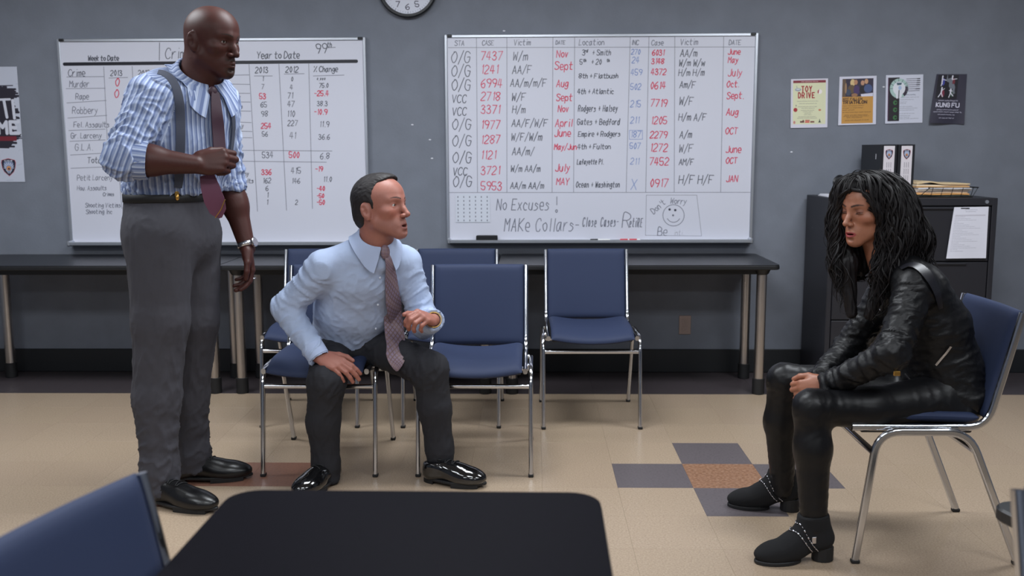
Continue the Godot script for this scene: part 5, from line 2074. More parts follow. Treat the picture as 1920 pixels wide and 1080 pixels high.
func skin_mat(key: String, rough: float) -> StandardMaterial3D:
	var m := mat(key, Color.WHITE, rough)
	m.vertex_color_use_as_albedo = true
	m.subsurf_scatter_enabled = true
	m.subsurf_scatter_strength = 0.08
	return m

func people_materials() -> void:
	skin_mat("skin_dark", 0.5).metallic_specular = 0.4
	skin_mat("skin_light", 0.5)
	skin_mat("skin_tan", 0.45)
	var m := mat("eye_gloss", Color.WHITE, 0.12)
	m.vertex_color_use_as_albedo = true
	mat("lace", rgb8(20, 20, 22), 0.7)
	m = mat("patent", rgb8(12, 12, 14), 0.12)
	m.clearcoat_enabled = true
	m.clearcoat = 1.0
	m.clearcoat_roughness = 0.06
	m = mat("shoe_leather", rgb8(13, 13, 15), 0.3)
	# striped shirting: printed yarn colours across one repeat
	var im := Image.create(128, 8, false, Image.FORMAT_RGB8)
	for x in 128:
		var u := x / 128.0
		var c := rgb8(130, 143, 174)
		if u < 0.30:
			c = rgb8(94, 109, 148)
		elif u < 0.36 or (u > 0.72 and u < 0.78):
			c = rgb8(138, 152, 186)
		elif u < 0.62:
			c = rgb8(168, 179, 202)
		for y in 8:
			im.set_pixel(x, y, c)
	m = mat("striped_cotton", Color.WHITE, 0.8)
	m.albedo_texture = ImageTexture.create_from_image(im)
	m.uv1_scale = Vector3(1 / 0.021, 1, 1)
	var wrinkle := noise_tex(0.012, 512, 5, true, 6, 31)
	m = mat("blue_cotton", rgb8(166, 181, 210), 0.8)
	bumped(m, wrinkle, 0.35, 2.2)
	m = mat("collar_blue", rgb8(170, 184, 214), 0.8)
	m = mat("grey_wool", rgb8(58, 57, 64), 0.85)
	bumped(m, wrinkle, 0.3, 1.6)
	m = mat("charcoal_wool", rgb8(30, 30, 36), 0.85)
	bumped(m, wrinkle, 0.3, 1.6)
	m = mat("belt_leather", rgb8(12, 12, 14), 0.65)
	m = mat("brace_web", rgb8(58, 62, 76), 0.8)
	m = mat("sock", rgb8(12, 12, 14), 0.9)
	m = mat("leather", rgb8(12, 12, 15), 0.46)
	m.metallic_specular = 0.4
	bumped(m, noise_tex(0.02, 512, 5, true, 7, 33), 0.25, 2.6)
	m = mat("leather_pants", rgb8(11, 11, 14), 0.42)
	m.metallic_specular = 0.4
	m = mat("leather_grey", rgb8(24, 24, 31), 0.4)
	m = mat("suede", rgb8(12, 12, 15), 0.95)
	m = mat("silver", rgb8(206, 206, 212), 0.25, 1.0)
	m = mat("black_top", rgb8(14, 13, 16), 0.9)
	m = mat("hair_black", rgb8(17, 13, 15), 0.55)
	m.metallic_specular = 0.4
	m = mat("hair_brown", rgb8(24, 18, 19), 0.6)
	m = mat("button", rgb8(206, 212, 226), 0.4)
	# ties
	im = Image.create(96, 640, false, Image.FORMAT_RGB8)
	for y in 640:
		for x in 96:
			var a := fposmod((x + y) / 22.0, 1.0)
			var b := fposmod((x - y) / 22.0, 1.0)
			var c := rgb8(126, 106, 116)
			if a < 0.16 or b < 0.16:
				c = rgb8(98, 74, 74)
			elif absf(a - 0.58) < 0.13 and absf(b - 0.58) < 0.13:
				c = rgb8(120, 112, 150)
			if fposmod((x + y * 0.9) / 96.0, 1.0) < 0.3:
				c = c.lerp(rgb8(150, 128, 122), 0.35)
			im.set_pixel(x, y, c)
	m = mat("tie_pattern", Color.WHITE, 0.55)
	m.albedo_texture = ImageTexture.create_from_image(im)
	im = Image.create(64, 256, false, Image.FORMAT_RGB8)
	for y in 256:
		for x in 64:
			im.set_pixel(x, y, rgb8(76, 36, 56) if (x + y) % 8 < 3 and (x - y + 512) % 8 < 3 else rgb8(46, 22, 36))
	m = mat("tie_maroon", Color.WHITE, 0.55)
	m.albedo_texture = ImageTexture.create_from_image(im)
	mat("tie_lining", rgb8(96, 52, 74), 0.6)

# turned-down shirt collar around the neck
func collar_geo(ce: Vector3, up: Vector3, front: Vector3, r: float, rise: float, drop: float, tip: float, flare := 1.0, on: Field = null) -> Geo:
	up = up.normalized()
	front = (front - up * front.dot(up)).normalized()
	var side := up.cross(front)
	var rows := [[], [], [], [], [], []]
	var n := 40
	for j in n + 1:
		var a := lerpf(0.16, TAU - 0.16, float(j) / n)
		var e := front * cos(a) + side * sin(a)
		var ff := pow(maxf(0.0, cos(a) * 0.5 + 0.5), 6.0)
		var h := rise * (1.0 - 0.45 * (cos(a) * 0.5 + 0.5))
		var dr := drop * (1.0 - 0.1 * ff) + tip * ff
		var tg := (-front * sin(a) + side * cos(a)) * (1.0 if a < PI else -1.0)
		var rr := r * (1.0 + 0.06 * cos(a))
		rows[0].append(ce + e * rr * 1.0 - up * 0.012)
		rows[1].append(ce + e * rr * 0.97 + up * h * 0.9)
		rows[2].append(ce + e * (rr * 0.97 + 0.004) + up * h)
		rows[3].append(ce + e * (rr * 0.98 + 0.006 + 0.004 * flare) + up * (h - 0.004))
		rows[4].append(ce + e * (rr + (0.013 + 0.006 * ff) * flare) + up * (h - dr * 0.45) + tg * 0.012 * ff)
		rows[5].append(ce + e * (rr + (0.02 + 0.014 * ff) * flare) + up * (h - dr) + tg * 0.03 * ff)
	if on:
		# the turned-down part rests on the shirt
		for i in range(3, 6):
			for j in n + 1:
				for k in 4:
					var dd := on.value(rows[i][j], on.ps)
					if dd < 0.012:
						rows[i][j] += on.normal(rows[i][j]) * (0.012 - dd)
	var g := Geo.new()
	g.sheet(rows, 0.0022, -up + front * 0.2)
	return g

func surf_strip(f: Field, px: Array, widths: Array, thick: float, lift := 0.003) -> Geo:
	var p := PackedVector3Array()
	var n := PackedVector3Array()
	for q in px:
		var h := f.hit(EYE, ray(q[0], q[1]), 2.4, 6.0)
		var nn := f.normal(h)
		p.append(h + nn * (lift + (q[2] if q.size() > 2 else 0.0)))
		n.append(nn)
	return strip(p, n, PackedFloat32Array(widths), thick)

func person(label: String, base: Vector3) -> Node3D:
	return thing("person", label, "person", base, 0.0)

func body_filler(g: Geo, f: Field, skin: Color) -> void:
	add_mesh(g, f.nets(0.02), Transform3D.IDENTITY, func(_p): return skin)

# ---- the standing man
var man1 := {}
func define_standing() -> void:
	var fh := flat_dir(30)
	var Lh := left_of(fh)
	var fc := flat_dir(42)
	var Lc := left_of(fc)
	var base := Vector3(-1.36, 0, -3.69)
	var SR := J(284, 186, -3.555)
	var SL := J(412, 192, -3.87)
	var ER := J(236, 296, -3.43)
	var WR := J(368, 309, -3.47)
	var EL := J(429, 342, -3.885)
	var WL := J(464, 466, -3.84)
	var neck := J(371, 150, -3.735)
	var head := head_tr(J(395, 83, -3.705), 22, 9, 0, 1.06)
	# trousers
	var t := Field.new()
	var pel := t.econe(J(321, 368, -3.70), J(321, 440, -3.70), Vector2(0.182, 0.146), Vector2(0.19, 0.157), Lh, 0.03)
	pel.amp = 0.002
	pel.la = 0.4
	pel.lr = 0.03
	var specs := [
		[J(300, 440, -3.61), J(301, 600, -3.6), J(294, 745, -3.595), J(299, 875, -3.585), J(304, 935, -3.575)],
		[J(352, 440, -3.8), J(360, 600, -3.81), J(350, 745, -3.835), J(360, 850, -3.85), J(362, 890, -3.85)],
	]
	var rad := [0.128, 0.102, 0.086, 0.071, 0.076]
	for s in specs:
		for i in 4:
			var c := t.cone(s[i], s[i + 1], rad[i], rad[i + 1], 0.035)
			c.la = [0.25, 0.2, 0.07, 0.035][i]
			c.lr = [0.05, 0.045, 0.09, 0.12][i]
			c.amp = [0.003, 0.005, 0.007, 0.009][i]
			c.amp_b = [0.0, 0.002, 0.004, 0.005][i]
	t.cut(J(321, 366, -3.70), Vector3.UP, 0.006)
	t.cut(Vector3(0, 0.038, 0), Vector3.DOWN, 0.006)
	man1.trousers = t
	# shirt
	var f := Field.new()
	f.frames = [Transform3D(Basis(Lc, Vector3.UP, Lc.cross(Vector3.UP)), J(345, 235, -3.71))]
	f.wide = PackedFloat32Array([0.185])
	var waist := f.econe(J(324, 350, -3.70), J(338, 275, -3.70), Vector2(0.19, 0.155), Vector2(0.198, 0.15), Lc, 0.03)
	waist.amp = 0.006
	waist.amp_a = 0.006
	waist.la = 0.08
	waist.lr = 0.07
	var chest := f.econe(J(338, 275, -3.70), J(347, 205, -3.715), Vector2(0.198, 0.15), Vector2(0.215, 0.148), Lc, 0.03)
	chest.amp = 0.003
	chest.la = 0.12
	chest.lr = 0.05
	f.econe(J(347, 205, -3.715), J(357, 172, -3.73), Vector2(0.2, 0.14), Vector2(0.15, 0.095), Lc, 0.03)
	f.cone(J(368, 150, -3.735), SR + Vector3(0, 0.01, 0), 0.052, 0.074, 0.05)
	f.cone(J(368, 150, -3.735), SL + Vector3(0, 0.01, 0), 0.052, 0.066, 0.05)
	man1.torso = f.ps.duplicate()
	for a in [[SR, ER, 0.086, 0.079, 1], [ER, ER.lerp(WR, 0.2), 0.077, 0.066, 1], [SL, EL, 0.076, 0.064, 2], [EL, EL.lerp(WL, 0.1), 0.066, 0.062, 2]]:
		var c := f.cone(a[0], a[1], a[2], a[3], 0.028)
		var ax: Vector3 = (a[1] - a[0]).normalized()
		c.frame = f.frames.size()
		var sd := ax.cross(Vector3.BACK).normalized()
		f.frames.append(Transform3D(Basis(sd, ax, sd.cross(ax)), a[0]))
		f.wide.append(-0.16)
		c.amp = 0.008
		c.amp_b = 0.008
		c.la = 0.06
		c.lr = 0.11
	f.ell(ER.lerp(WR, 0.22) + (WR - ER).normalized() * 0.075, Vector3(0.075, 0.075, 0.075), 0.006, 1)
	f.ell(EL.lerp(WL, 0.1) + (WL - EL).normalized() * 0.072, Vector3(0.072, 0.072, 0.072), 0.006, 1)
	f.cut(J(322, 364, -3.70), Vector3(0, -1, 0), 0.004)
	f.cut(neck + Vector3(0, 0.012, 0), Vector3(0.45, 1, 0.35), 0.01)
	man1.shirt = f
	var tf := Field.new()
	for q in man1.torso:
		tf.ps.append(q)
	man1.torso_field = tf
	man1.base = base
	man1.opts = {"skin": Color(0.056, 0.019, 0.013), "blush": Color(0.062, 0.02, 0.013), "lip": Color(0.055, 0.027, 0.024), "lip_mix": 0.6, "brow_color": Color(0.012, 0.008, 0.007), "beard": Color(0.014, 0.010, 0.009),
		"width": 1.03, "nose_wide": 1.35, "lips": 1.3, "jaw": 1.15, "brow": 1.15, "chin": 1.1, "brow_wide": 0.003, "pout": 0.001, "open": 0.72}
	jobs["m1_trousers"] = func(): return cloth(t, 0.009, 3)
	jobs["m1_shirt"] = func(): return cloth(f, 0.0065, 5)
	jobs["m1_body"] = func():
		var g := Geo.new()
		var hf := head_field(man1.opts)
		var nb: Vector3 = head.affine_inverse() * (neck + Vector3(-0.01, -0.06, 0))
		hf.cone(Vector3(0, -0.02, -0.03), nb, 0.062, 0.072, 0.03)
		hf.cone(Vector3(0, -0.05, 0.0), nb + Vector3(0, 0, 0.012), 0.05, 0.062, 0.03)
		add_mesh(g, hf.nets(0.0024), head, func(p): return head_color(p, man1.opts))
		return g
	var sk: Color = man1.opts.skin
	# forearm and fist at the chest
	jobs["m1_body_b"] = func():
		var g := Geo.new()
		var a := Field.new()
		a.cone(ER, ER.lerp(WR, 0.35), 0.05, 0.052, 0.02)
		a.cone(ER.lerp(WR, 0.3), WR, 0.052, 0.032, 0.03)
		hand_field(a, WR - (WR - ER).normalized() * 0.012, Vector3(1, 0.12, -0.3), Vector3(0.25, 0.3, 1), true, 1.2, [[0.75, 1.3, 0.8], [0.85, 1.35, 0.8], [0.95, 1.35, 0.8], [1.0, 1.3, 0.8]], Vector3(0.42, 0.75, -0.5))
		add_mesh(g, a.nets(0.0042), Transform3D.IDENTITY, func(_p): return sk)
		return g
	jobs["m1_body_c"] = func():
		var g := Geo.new()
		var b := Field.new()
		b.cone(EL, EL.lerp(WL, 0.35), 0.05, 0.049, 0.02)
		b.cone(EL.lerp(WL, 0.3), WL, 0.049, 0.031, 0.03)
		hand_field(b, WL - (WL - EL).normalized() * 0.01, Vector3(0.12, -1, 0.06), Vector3(0.85, 0, -0.5), false, 1.08, [[0.35, 0.5, 0.3], [0.45, 0.55, 0.35], [0.5, 0.6, 0.4], [0.5, 0.6, 0.4]], Vector3(0.45, 0.85, -0.25))
		add_mesh(g, b.nets(0.0042), Transform3D.IDENTITY, func(_p): return sk)
		return g
	jobs["m1_body_d"] = func():
		var g := Geo.new()
		var fill := Field.new()
		fill.econe(J(322, 400, -3.70), J(345, 235, -3.71), Vector2(0.15, 0.11), Vector2(0.17, 0.11), Lc, 0.04)
		fill.cone(J(345, 235, -3.71), neck, 0.1, 0.045, 0.05)
		fill.cone(neck, head.origin, 0.045, 0.04, 0.03)
		fill.cone(J(350, 190, -3.72), SR, 0.06, 0.055, 0.04)
		fill.cone(J(350, 190, -3.72), SL, 0.06, 0.05, 0.04)
		fill.cone(SR, ER, 0.055, 0.042, 0.03)
		fill.cone(ER, WR, 0.042, 0.022, 0.02)
		fill.cone(SL, EL, 0.05, 0.042, 0.03)
		fill.cone(EL, WL, 0.042, 0.022, 0.02)
		for s in specs:
			for i in 4:
				fill.cone(s[i], s[i + 1], rad[i] * 0.68, rad[i + 1] * 0.6, 0.04)
		body_filler(g, fill, sk)
		return g
	man1.merge({"ER": ER, "WR": WR, "head": head, "neck": neck, "fc": fc, "Lc": Lc, "WL": WL, "EL": EL, "Lh": Lh, "fh": fh})

func assemble_standing() -> void:
	var base: Vector3 = man1.base
	var t := person("standing bald man in striped shirt and grey trousers with dark braces, hand on chest", base)
	var body := part("body", joined_body("m1_body", base), M.skin_dark, t)
	for s in [-1.0, 1.0]:
		var e := part("eye", eye_mesh(Vector3(-0.25, -0.03, 1), Color(0.03, 0.016, 0.01)), M.eye_gloss, body)
		e.transform = Transform3D((man1.head as Transform3D).basis, (man1.head as Transform3D) * Vector3(s * 0.0325, 0.0155, 0.0752) - base)
	var shirt := part("shirt", shifted(made.m1_shirt, base), M.striped_cotton, t, "blue and white striped shirt with rolled sleeves")
	var tr := part("trousers", shifted(made.m1_trousers, base), M.grey_wool, t, "grey wool trousers")
	var tf: Field = man1.torso_field
	var neck: Vector3 = man1.neck
	var fc: Vector3 = man1.fc
	var cg := collar_geo(J(373, 149, -3.73), fc * 0.62 + Vector3.UP, fc, 0.085, 0.05, 0.062, 0.055, 1.7, man1.shirt)
	for i in cg.t.size():
		cg.t[i] = Vector2(cg.t[i].x * 0.5, cg.t[i].y)
	part("collar", shifted(cg, base), M.striped_cotton, shirt)
	for a in [[man1.ER, man1.WR, 0.14, 0.07, 0.045], [man1.EL, man1.WL, -0.04, 0.0655, 0.045]]:
		var dd: Vector3 = a[1] - a[0]
		var cu := cuff_geo(a[0] + dd * a[2], dd, a[3], a[4])
		for i in cu.t.size():
			cu.t[i].x *= 0.44
		part("rolled_cuff", shifted(cu, base), M.striped_cotton, shirt)
	# braces: over the shoulder, down the chest to a clip at the waist
	var g := surf_strip(tf, [[296, 139, 0.002], [306, 141, 0.002], [318, 149, 0.002], [329, 166], [335, 190], [337.5, 220], [338, 255], [337, 292], [335, 330], [333, 352]], [0.032, 0.033, 0.033, 0.033, 0.033, 0.033, 0.033, 0.033, 0.033, 0.028], 0.002, 0.006)
	var br := part("brace", shifted(g, base), M.brace_web, t, "dark grey braces")
	g = surf_strip(tf, [[418, 168], [427, 184], [432, 204], [435, 228], [434, 256], [430, 290], [424, 325]], [0.024, 0.026, 0.026, 0.026, 0.026, 0.026, 0.024], 0.002, 0.006)
	part("brace", shifted(g, base), M.brace_web, t)
	var h := tf.hit(EYE, ray(337, 292), 2.4, 6.0)
	var nn := tf.normal(h)
	var face := Basis(Vector3.UP.cross(nn).normalized(), Vector3.UP, nn).orthonormalized()
	g = Geo.new()
	g.box(h + nn * 0.011 - base, Vector3(0.042, 0.01, 0.004), 0.001, face)
	part("slider", g, M.brass, br)
	var tq: Field = man1.trousers
	h = tq.hit(EYE, ray(331, 370), 2.4, 6.0)
	nn = tq.normal(h)
	nn.y = 0
	face = Basis(Vector3.UP.cross(nn.normalized()).normalized(), Vector3.UP, nn.normalized())
	g = Geo.new()
	g.box(h + nn * 0.008 + Vector3(0, 0.012, 0) - base, Vector3(0.016, 0.022, 0.008), 0.003, face)
	g.ball(h + nn * 0.01 - base, Vector3(0.008, 0.012, 0.006), 8, 10, face)
	part("clip", g, M.brass, br)
	# belt
	var Lh: Vector3 = man1.Lh
	var bc := J(321, 369, -3.70)
	var pth := PackedVector3Array()
	for k in 40:
		var a := TAU * k / 40.0
		pth.append(bc + Lh * cos(a) * 0.186 + (man1.fh as Vector3) * sin(a) * 0.149 - base)
	g = Geo.new()
	var prof := PackedVector2Array([Vector2(0.002, -0.015), Vector2(0.002, 0.015), Vector2(-0.003, 0.015), Vector2(-0.003, -0.015)])
	var pn := PackedVector2Array([Vector2(0.8, -0.6), Vector2(0.8, 0.6), Vector2(-0.8, 0.6), Vector2(-0.8, -0.6)])
	g.sweep(pth, prof, pn, Vector3.UP, PackedFloat32Array(), false, true)
	part("belt", g, M.belt_leather, t)
	# tie: from the collar to the fist, and the free end below it
	g = surf_strip(tf, [[398, 176, 0.012], [400, 190, 0.008], [402, 215, 0.008], [403.5, 245, 0.01], [404, 275, 0.014], [402, 300, 0.03]], [0.03, 0.042, 0.05, 0.056, 0.06, 0.06], 0.004, 0.005)
	var tie := part("tie", shifted(g, base), M.tie_maroon, t, "dark maroon tie")
	var kn := tf.hit(EYE, ray(396, 174), 2.4, 6.0)
	g = Geo.new()
	g.ball(kn + fc * 0.012 + Vector3(0, 0.004, 0) - base, Vector3(0.018, 0.02, 0.012), 8, 12, Basis(left_of(fc), Vector3.UP, fc))
	part("knot", g, M.tie_maroon, tie)
	var a0 := J(388, 328, -3.53)
	g = strip(PackedVector3Array([a0, J(394, 350, -3.525), J(402, 375, -3.53), J(409, 396, -3.54), J(414, 408, -3.545)]), PackedVector3Array([Vector3(0.2, 0.1, 1), Vector3(0.1, 0.1, 1), Vector3(0.1, 0, 1), Vector3(0.1, 0, 1), Vector3(0.1, 0, 1)]), PackedFloat32Array([0.05, 0.066, 0.074, 0.06, 0.006]), 0.004)
	part("tie_end", shifted(g, base), M.tie_lining, tie)
	g = Geo.new()
	g.bar(PackedVector3Array([J(422, 374, -3.52) - base, J(415, 392, -3.52) - base, J(404, 408, -3.525) - base]), 0.007, 0.003, 0.001)
	part("tie_clasp", g, M.brass, tie)
	# wristwatch
	var WL: Vector3 = man1.WL
	var ax: Vector3 = ((man1.EL as Vector3) - WL).normalized()
	g = Geo.new()
	var u := ax.cross(Vector3.BACK).normalized()
	var v := ax.cross(u)
	pth = PackedVector3Array()
	for k in 24:
		var a := TAU * k / 24.0
		pth.append(WL + ax * 0.018 + (u * cos(a) * 0.034 + v * sin(a) * 0.034) - base)
	g.sweep(pth, PackedVector2Array([Vector2(0.003, -0.009), Vector2(0.003, 0.009), Vector2(-0.002, 0.009), Vector2(-0.002, -0.009)]), PackedVector2Array([Vector2(0.7, -0.7), Vector2(0.7, 0.7), Vector2(-0.7, 0.7), Vector2(-0.7, -0.7)]), ax, PackedFloat32Array(), false, true)
	var wa := part("watch", g, M.silver, t, "silver wristwatch")
	g = Geo.new()
	g.lathe(PackedVector2Array([Vector2(0, 0), Vector2(0.02, 0), Vector2(0.02, 0.008), Vector2(0.017, 0.01), Vector2(0, 0.01)]), 20, Transform3D(Basis(ax, Vector3(0.75, 0.2, 0.2).normalized(), ax.cross(Vector3(0.75, 0.2, 0.2).normalized())).orthonormalized(), WL + ax * 0.018 + Vector3(0.75, 0.2, 0.2).normalized() * 0.034 - base))
	part("watch_case", g, M.silver, wa)
	# ring on the hanging hand
	g = Geo.new()
	var rc := J(474, 522, -3.835) - base
	pth = PackedVector3Array()
	for k in 16:
		var a := TAU * k / 16.0
		pth.append(rc + Vector3(cos(a), 0.1 * cos(a), sin(a)) * 0.0112)
	g.tube(pth, 0.0022, 6, PackedFloat32Array(), true)
	part("ring", g, M.silver, t)
	shoe_parts(t, on_y(276, 942, 0.0), on_y(408, 962, 0.0), M.shoe_leather, base, 0.085)
	shoe_parts(t, on_y(322, 903, 0.0), on_y(474, 896, 0.0), M.shoe_leather, base, 0.085)

# ---- the seated man
var man2 := {}
func define_seated() -> void:
	var fc := flat_dir(64)
	var Lc := left_of(fc)
	var base := Vector3(-0.8, 0, -4.0)
	var SR := J(606, 502, -3.8)
	var SL := J(760, 494, -3.94)
	var ER := J(536, 578, -3.86)
	var WR := J(597, 668, -3.775)
	var EL := J(795, 606, -3.96)
	var WL := J(812, 600, -3.77)
	var neck := J(702, 450, -3.85)
	var head := head_tr(J(714, 396, -3.82), 26, -7, -2, 1.05)
	var t := Field.new()
	var pel := t.econe(J(655, 626, -4.1), Vector3(-0.79, 0.535, -4.08), Vector2(0.166, 0.13), Vector2(0.17, 0.13), Lc, 0.03)
	pel.amp = 0.004
	pel.la = 0.05
	pel.lr = 0.08
	var specs := [
		[Vector3(-0.85, 0.535, -4.05), J(612, 716, -3.765), J(606, 790, -3.79), J(611, 868, -3.81), J(612, 897, -3.81)],
		[Vector3(-0.69, 0.535, -4.05), J(806, 694, -3.845), J(815, 765, -3.85), J(824, 838, -3.86), J(826, 858, -3.86)],
	]
	var rad := [0.084, 0.074, 0.066, 0.055, 0.056]
	for s in specs:
		for i in 4:
			var c := t.cone(s[i], s[i + 1], rad[i], rad[i + 1], 0.03)
			c.la = [0.06, 0.1, 0.16, 0.05][i]
			c.lr = [0.1, 0.07, 0.04, 0.09][i]
			c.amp = [0.004, 0.004, 0.004, 0.003][i]
			c.amp_b = [0.006, 0.0, 0.0, 0.0][i]
			c.amp_a = [0.004, 0.006, 0.0, 0.0][i]
	t.ell(specs[0][4] + Vector3(0, -0.075, 0), Vector3(0.08, 0.075, 0.08), 0.004, 1)
	t.ell(specs[1][4] + Vector3(0, -0.075, 0), Vector3(0.08, 0.075, 0.08), 0.004, 1)
	man2.trousers = t
	var f := Field.new()
	f.frames = []
	for a in [[J(657, 632, -4.09), J(668, 575, -4.0), Vector2(0.168, 0.135), Vector2(0.172, 0.13)], [J(668, 575, -4.0), J(683, 515, -3.905), Vector2(0.172, 0.13), Vector2(0.182, 0.12)], [J(683, 515, -3.905), J(693, 484, -3.87), Vector2(0.165, 0.11), Vector2(0.12, 0.08)]]:
		var c := f.econe(a[0], a[1], a[2], a[3], Lc, 0.03)
		c.amp = 0.0045
		c.la = 0.09
		c.lr = 0.09
	f.cone(J(716, 496, -3.815), neck + Vector3(0.01, -0.03, 0.02), 0.03, 0.045, 0.03)
	f.cone(neck + Vector3(0, -0.03, -0.012), SR + Vector3(0, 0.006, 0), 0.046, 0.062, 0.045)
	f.cone(neck + Vector3(0, -0.03, -0.012), SL + Vector3(0, 0.006, 0), 0.046, 0.06, 0.045)
	var tf := Field.new()
	for q in f.ps:
		tf.ps.append(q)
	man2.torso_field = tf
	for a in [[SR, ER, 0.067, 0.058], [ER, WR, 0.058, 0.046], [SL, EL, 0.066, 0.058], [EL, WL, 0.057, 0.047]]:
		var c := f.cone(a[0], a[1], a[2], a[3], 0.03)
		c.amp = 0.006
		c.amp_b = 0.005
		c.amp_a = 0.003
		c.la = 0.05
		c.lr = 0.16
	f.ell(WR + (WR - ER).normalized() * 0.062, Vector3(0.06, 0.06, 0.06), 0.004, 1)
	f.ell(WL + (WL - EL).normalized() * 0.062, Vector3(0.06, 0.06, 0.06), 0.004, 1)
	f.cut(J(655, 642, -4.1), Vector3(-0.05, -1, -0.25), 0.004)
	f.cut(neck + Vector3(0, 0.008, 0), Vector3(0.3, 1, 0.3), 0.01)
	man2.shirt = f
	man2.opts = {"skin": Color(0.33, 0.128, 0.093), "blush": Color(0.37, 0.12, 0.086), "lip": Color(0.30, 0.10, 0.09), "lip_mix": 0.8, "brow_color": Color(0.02, 0.012, 0.01), "shadow_beard": Color(0.24, 0.12, 0.10), "nose": 1.02, "nose_wide": 1.0, "lips": 0.95, "jaw": 1.08, "gape": 0.006, "brow_wide": 0.0036, "brow_lift": 0.002, "open": 0.85, "width": 1.0}
	jobs["m2_body"] = func():
		var g := Geo.new()
		var hf := head_field(man2.opts)
		var nb: Vector3 = head.affine_inverse() * (neck + Vector3(-0.005, -0.06, -0.01))
		hf.cone(Vector3(0, -0.02, -0.028), nb, 0.055, 0.062, 0.03)
		hf.cone(Vector3(0, -0.05, 0.0), nb + Vector3(0, 0, 0.012), 0.046, 0.055, 0.03)
		add_mesh(g, hf.nets(0.0024), head, func(p): return head_color(p, man2.opts))
		return g
	jobs["m2_shirt"] = func(): return cloth(f, 0.0068, 15)
	jobs["m2_trousers"] = func(): return cloth(t, 0.008, 13)
	var sk: Color = man2.opts.skin
	jobs["m2_body_b"] = func():
		var g := Geo.new()
		var a := Field.new()
		a.cone(ER.lerp(WR, 0.6), WR, 0.034, 0.028, 0.02)
		hand_field(a, WR, Vector3(0.95, -0.32, 0.3), Vector3(0.25, 0.75, 0.62), true, 1.04, [[0.3, 0.35, 0.2], [0.32, 0.4, 0.25], [0.38, 0.4, 0.25], [0.45, 0.4, 0.25]], Vector3(0.6, 0.8, -0.1), 0.05)
		add_mesh(g, a.nets(0.0036), Transform3D.IDENTITY, func(_p): return sk)
		return g
	jobs["m2_body_c"] = func():
		var g := Geo.new()
		var b := Field.new()
		b.cone(EL.lerp(WL, 0.6), WL, 0.034, 0.028, 0.02)
		hand_field(b, WL, Vector3(-0.35, 0.3, 0.85), Vector3(0.55, 0.75, 0.0), false, 1.04, [[0.7, 1.1, 0.6], [0.8, 1.2, 0.6], [0.9, 1.2, 0.6], [1.0, 1.2, 0.6]], Vector3(0.55, 0.8, -0.3))
		add_mesh(g, b.nets(0.0036), Transform3D.IDENTITY, func(_p): return sk)
		return g
	jobs["m2_body_d"] = func():
		var g := Geo.new()
		var fill := Field.new()
		fill.econe(J(657, 660, -4.08), J(683, 515, -3.905), Vector2(0.135, 0.1), Vector2(0.14, 0.085), Lc, 0.04)
		fill.cone(J(683, 515, -3.905), neck, 0.08, 0.04, 0.05)
		fill.cone(neck, head.origin, 0.04, 0.035, 0.03)
		fill.cone(J(690, 490, -3.88), SR, 0.045, 0.04, 0.04)
		fill.cone(J(690, 490, -3.88), SL, 0.045, 0.04, 0.04)
		for a in [[SR, ER], [ER, WR], [SL, EL], [EL, WL]]:
			fill.cone(a[0], a[1], 0.036, 0.026, 0.02)
		for s in specs:
			for i in 4:
				fill.cone(s[i], s[i + 1], rad[i] * 0.68, rad[i + 1] * 0.62, 0.04)
		body_filler(g, fill, sk)
		return g
	jobs["m2_hair"] = func():
		var h := Field.new()
		h.ell(Vector3(0, 0.05, -0.014), Vector3(0.083, 0.0945, 0.1055), 0.02)
		h.ell(Vector3(0.01, 0.112, 0.03), Vector3(0.054, 0.026, 0.042), 0.02)
		h.ell(Vector3(0, -0.015, -0.06), Vector3(0.064, 0.055, 0.052), 0.03)
		h.outline(Vector3.ZERO, Basis.IDENTITY, [[0.078, 0.128], [0.055, 0.111], [0.034, 0.101], [0.022, 0.075], [0.02, 0.045], [0.026, 0.03], [0.022, 0.006], [0.01, 0.004], [0.006, 0.03], [-0.012, 0.036], [-0.03, 0.022], [-0.034, -0.015], [-0.042, -0.048], [-0.07, -0.066], [-0.16, -0.066], [-0.16, 0.2], [0.082, 0.2]], 0.006)
		return hair_mesh(h, 0.0028, head, Vector3(70, 24, 22), 0.0022, 9)
	man2.merge({"base": base, "head": head, "neck": neck, "fc": fc, "Lc": Lc, "WR": WR, "ER": ER, "WL": WL, "EL": EL})

# a short cap of hair: the solid with combed ridges
func hair_mesh(h: Field, cell: float, tr: Transform3D, freq: Vector3, amp: float, seed_: int) -> Geo:
	var got := h.nets(cell)
	var pts: PackedVector3Array = got[0]
	var n := vertex_normals(pts, got[1])
	var no := FastNoiseLite.new()
	no.seed = seed_
	no.frequency = 1.0
	no.fractal_octaves = 2
	for i in pts.size():
		var p := pts[i]
		pts[i] = p + n[i] * amp * (0.3 - 1.4 * absf(no.get_noise_3d(p.x * freq.x + p.y * 18.0, p.y * freq.y, p.z * freq.z)))
	var g := Geo.new()
	add_mesh(g, [pts, got[1]], tr, func(_p): return Color.WHITE)
	return g

func cuff_geo(w: Vector3, dir: Vector3, r: float, len_: float) -> Geo:
	var g := Geo.new()
	dir = dir.normalized()
	var x := dir.cross(Vector3(0.3, 1, 0.2)).normalized()
	g.lathe(PackedVector2Array([Vector2(r * 0.9, len_), Vector2(r, len_), Vector2(r * 1.04, len_ * 0.5), Vector2(r * 1.06, 0), Vector2(r * 0.95, -0.002)]), 28, Transform3D(Basis(x, dir, x.cross(dir)), w))
	return g

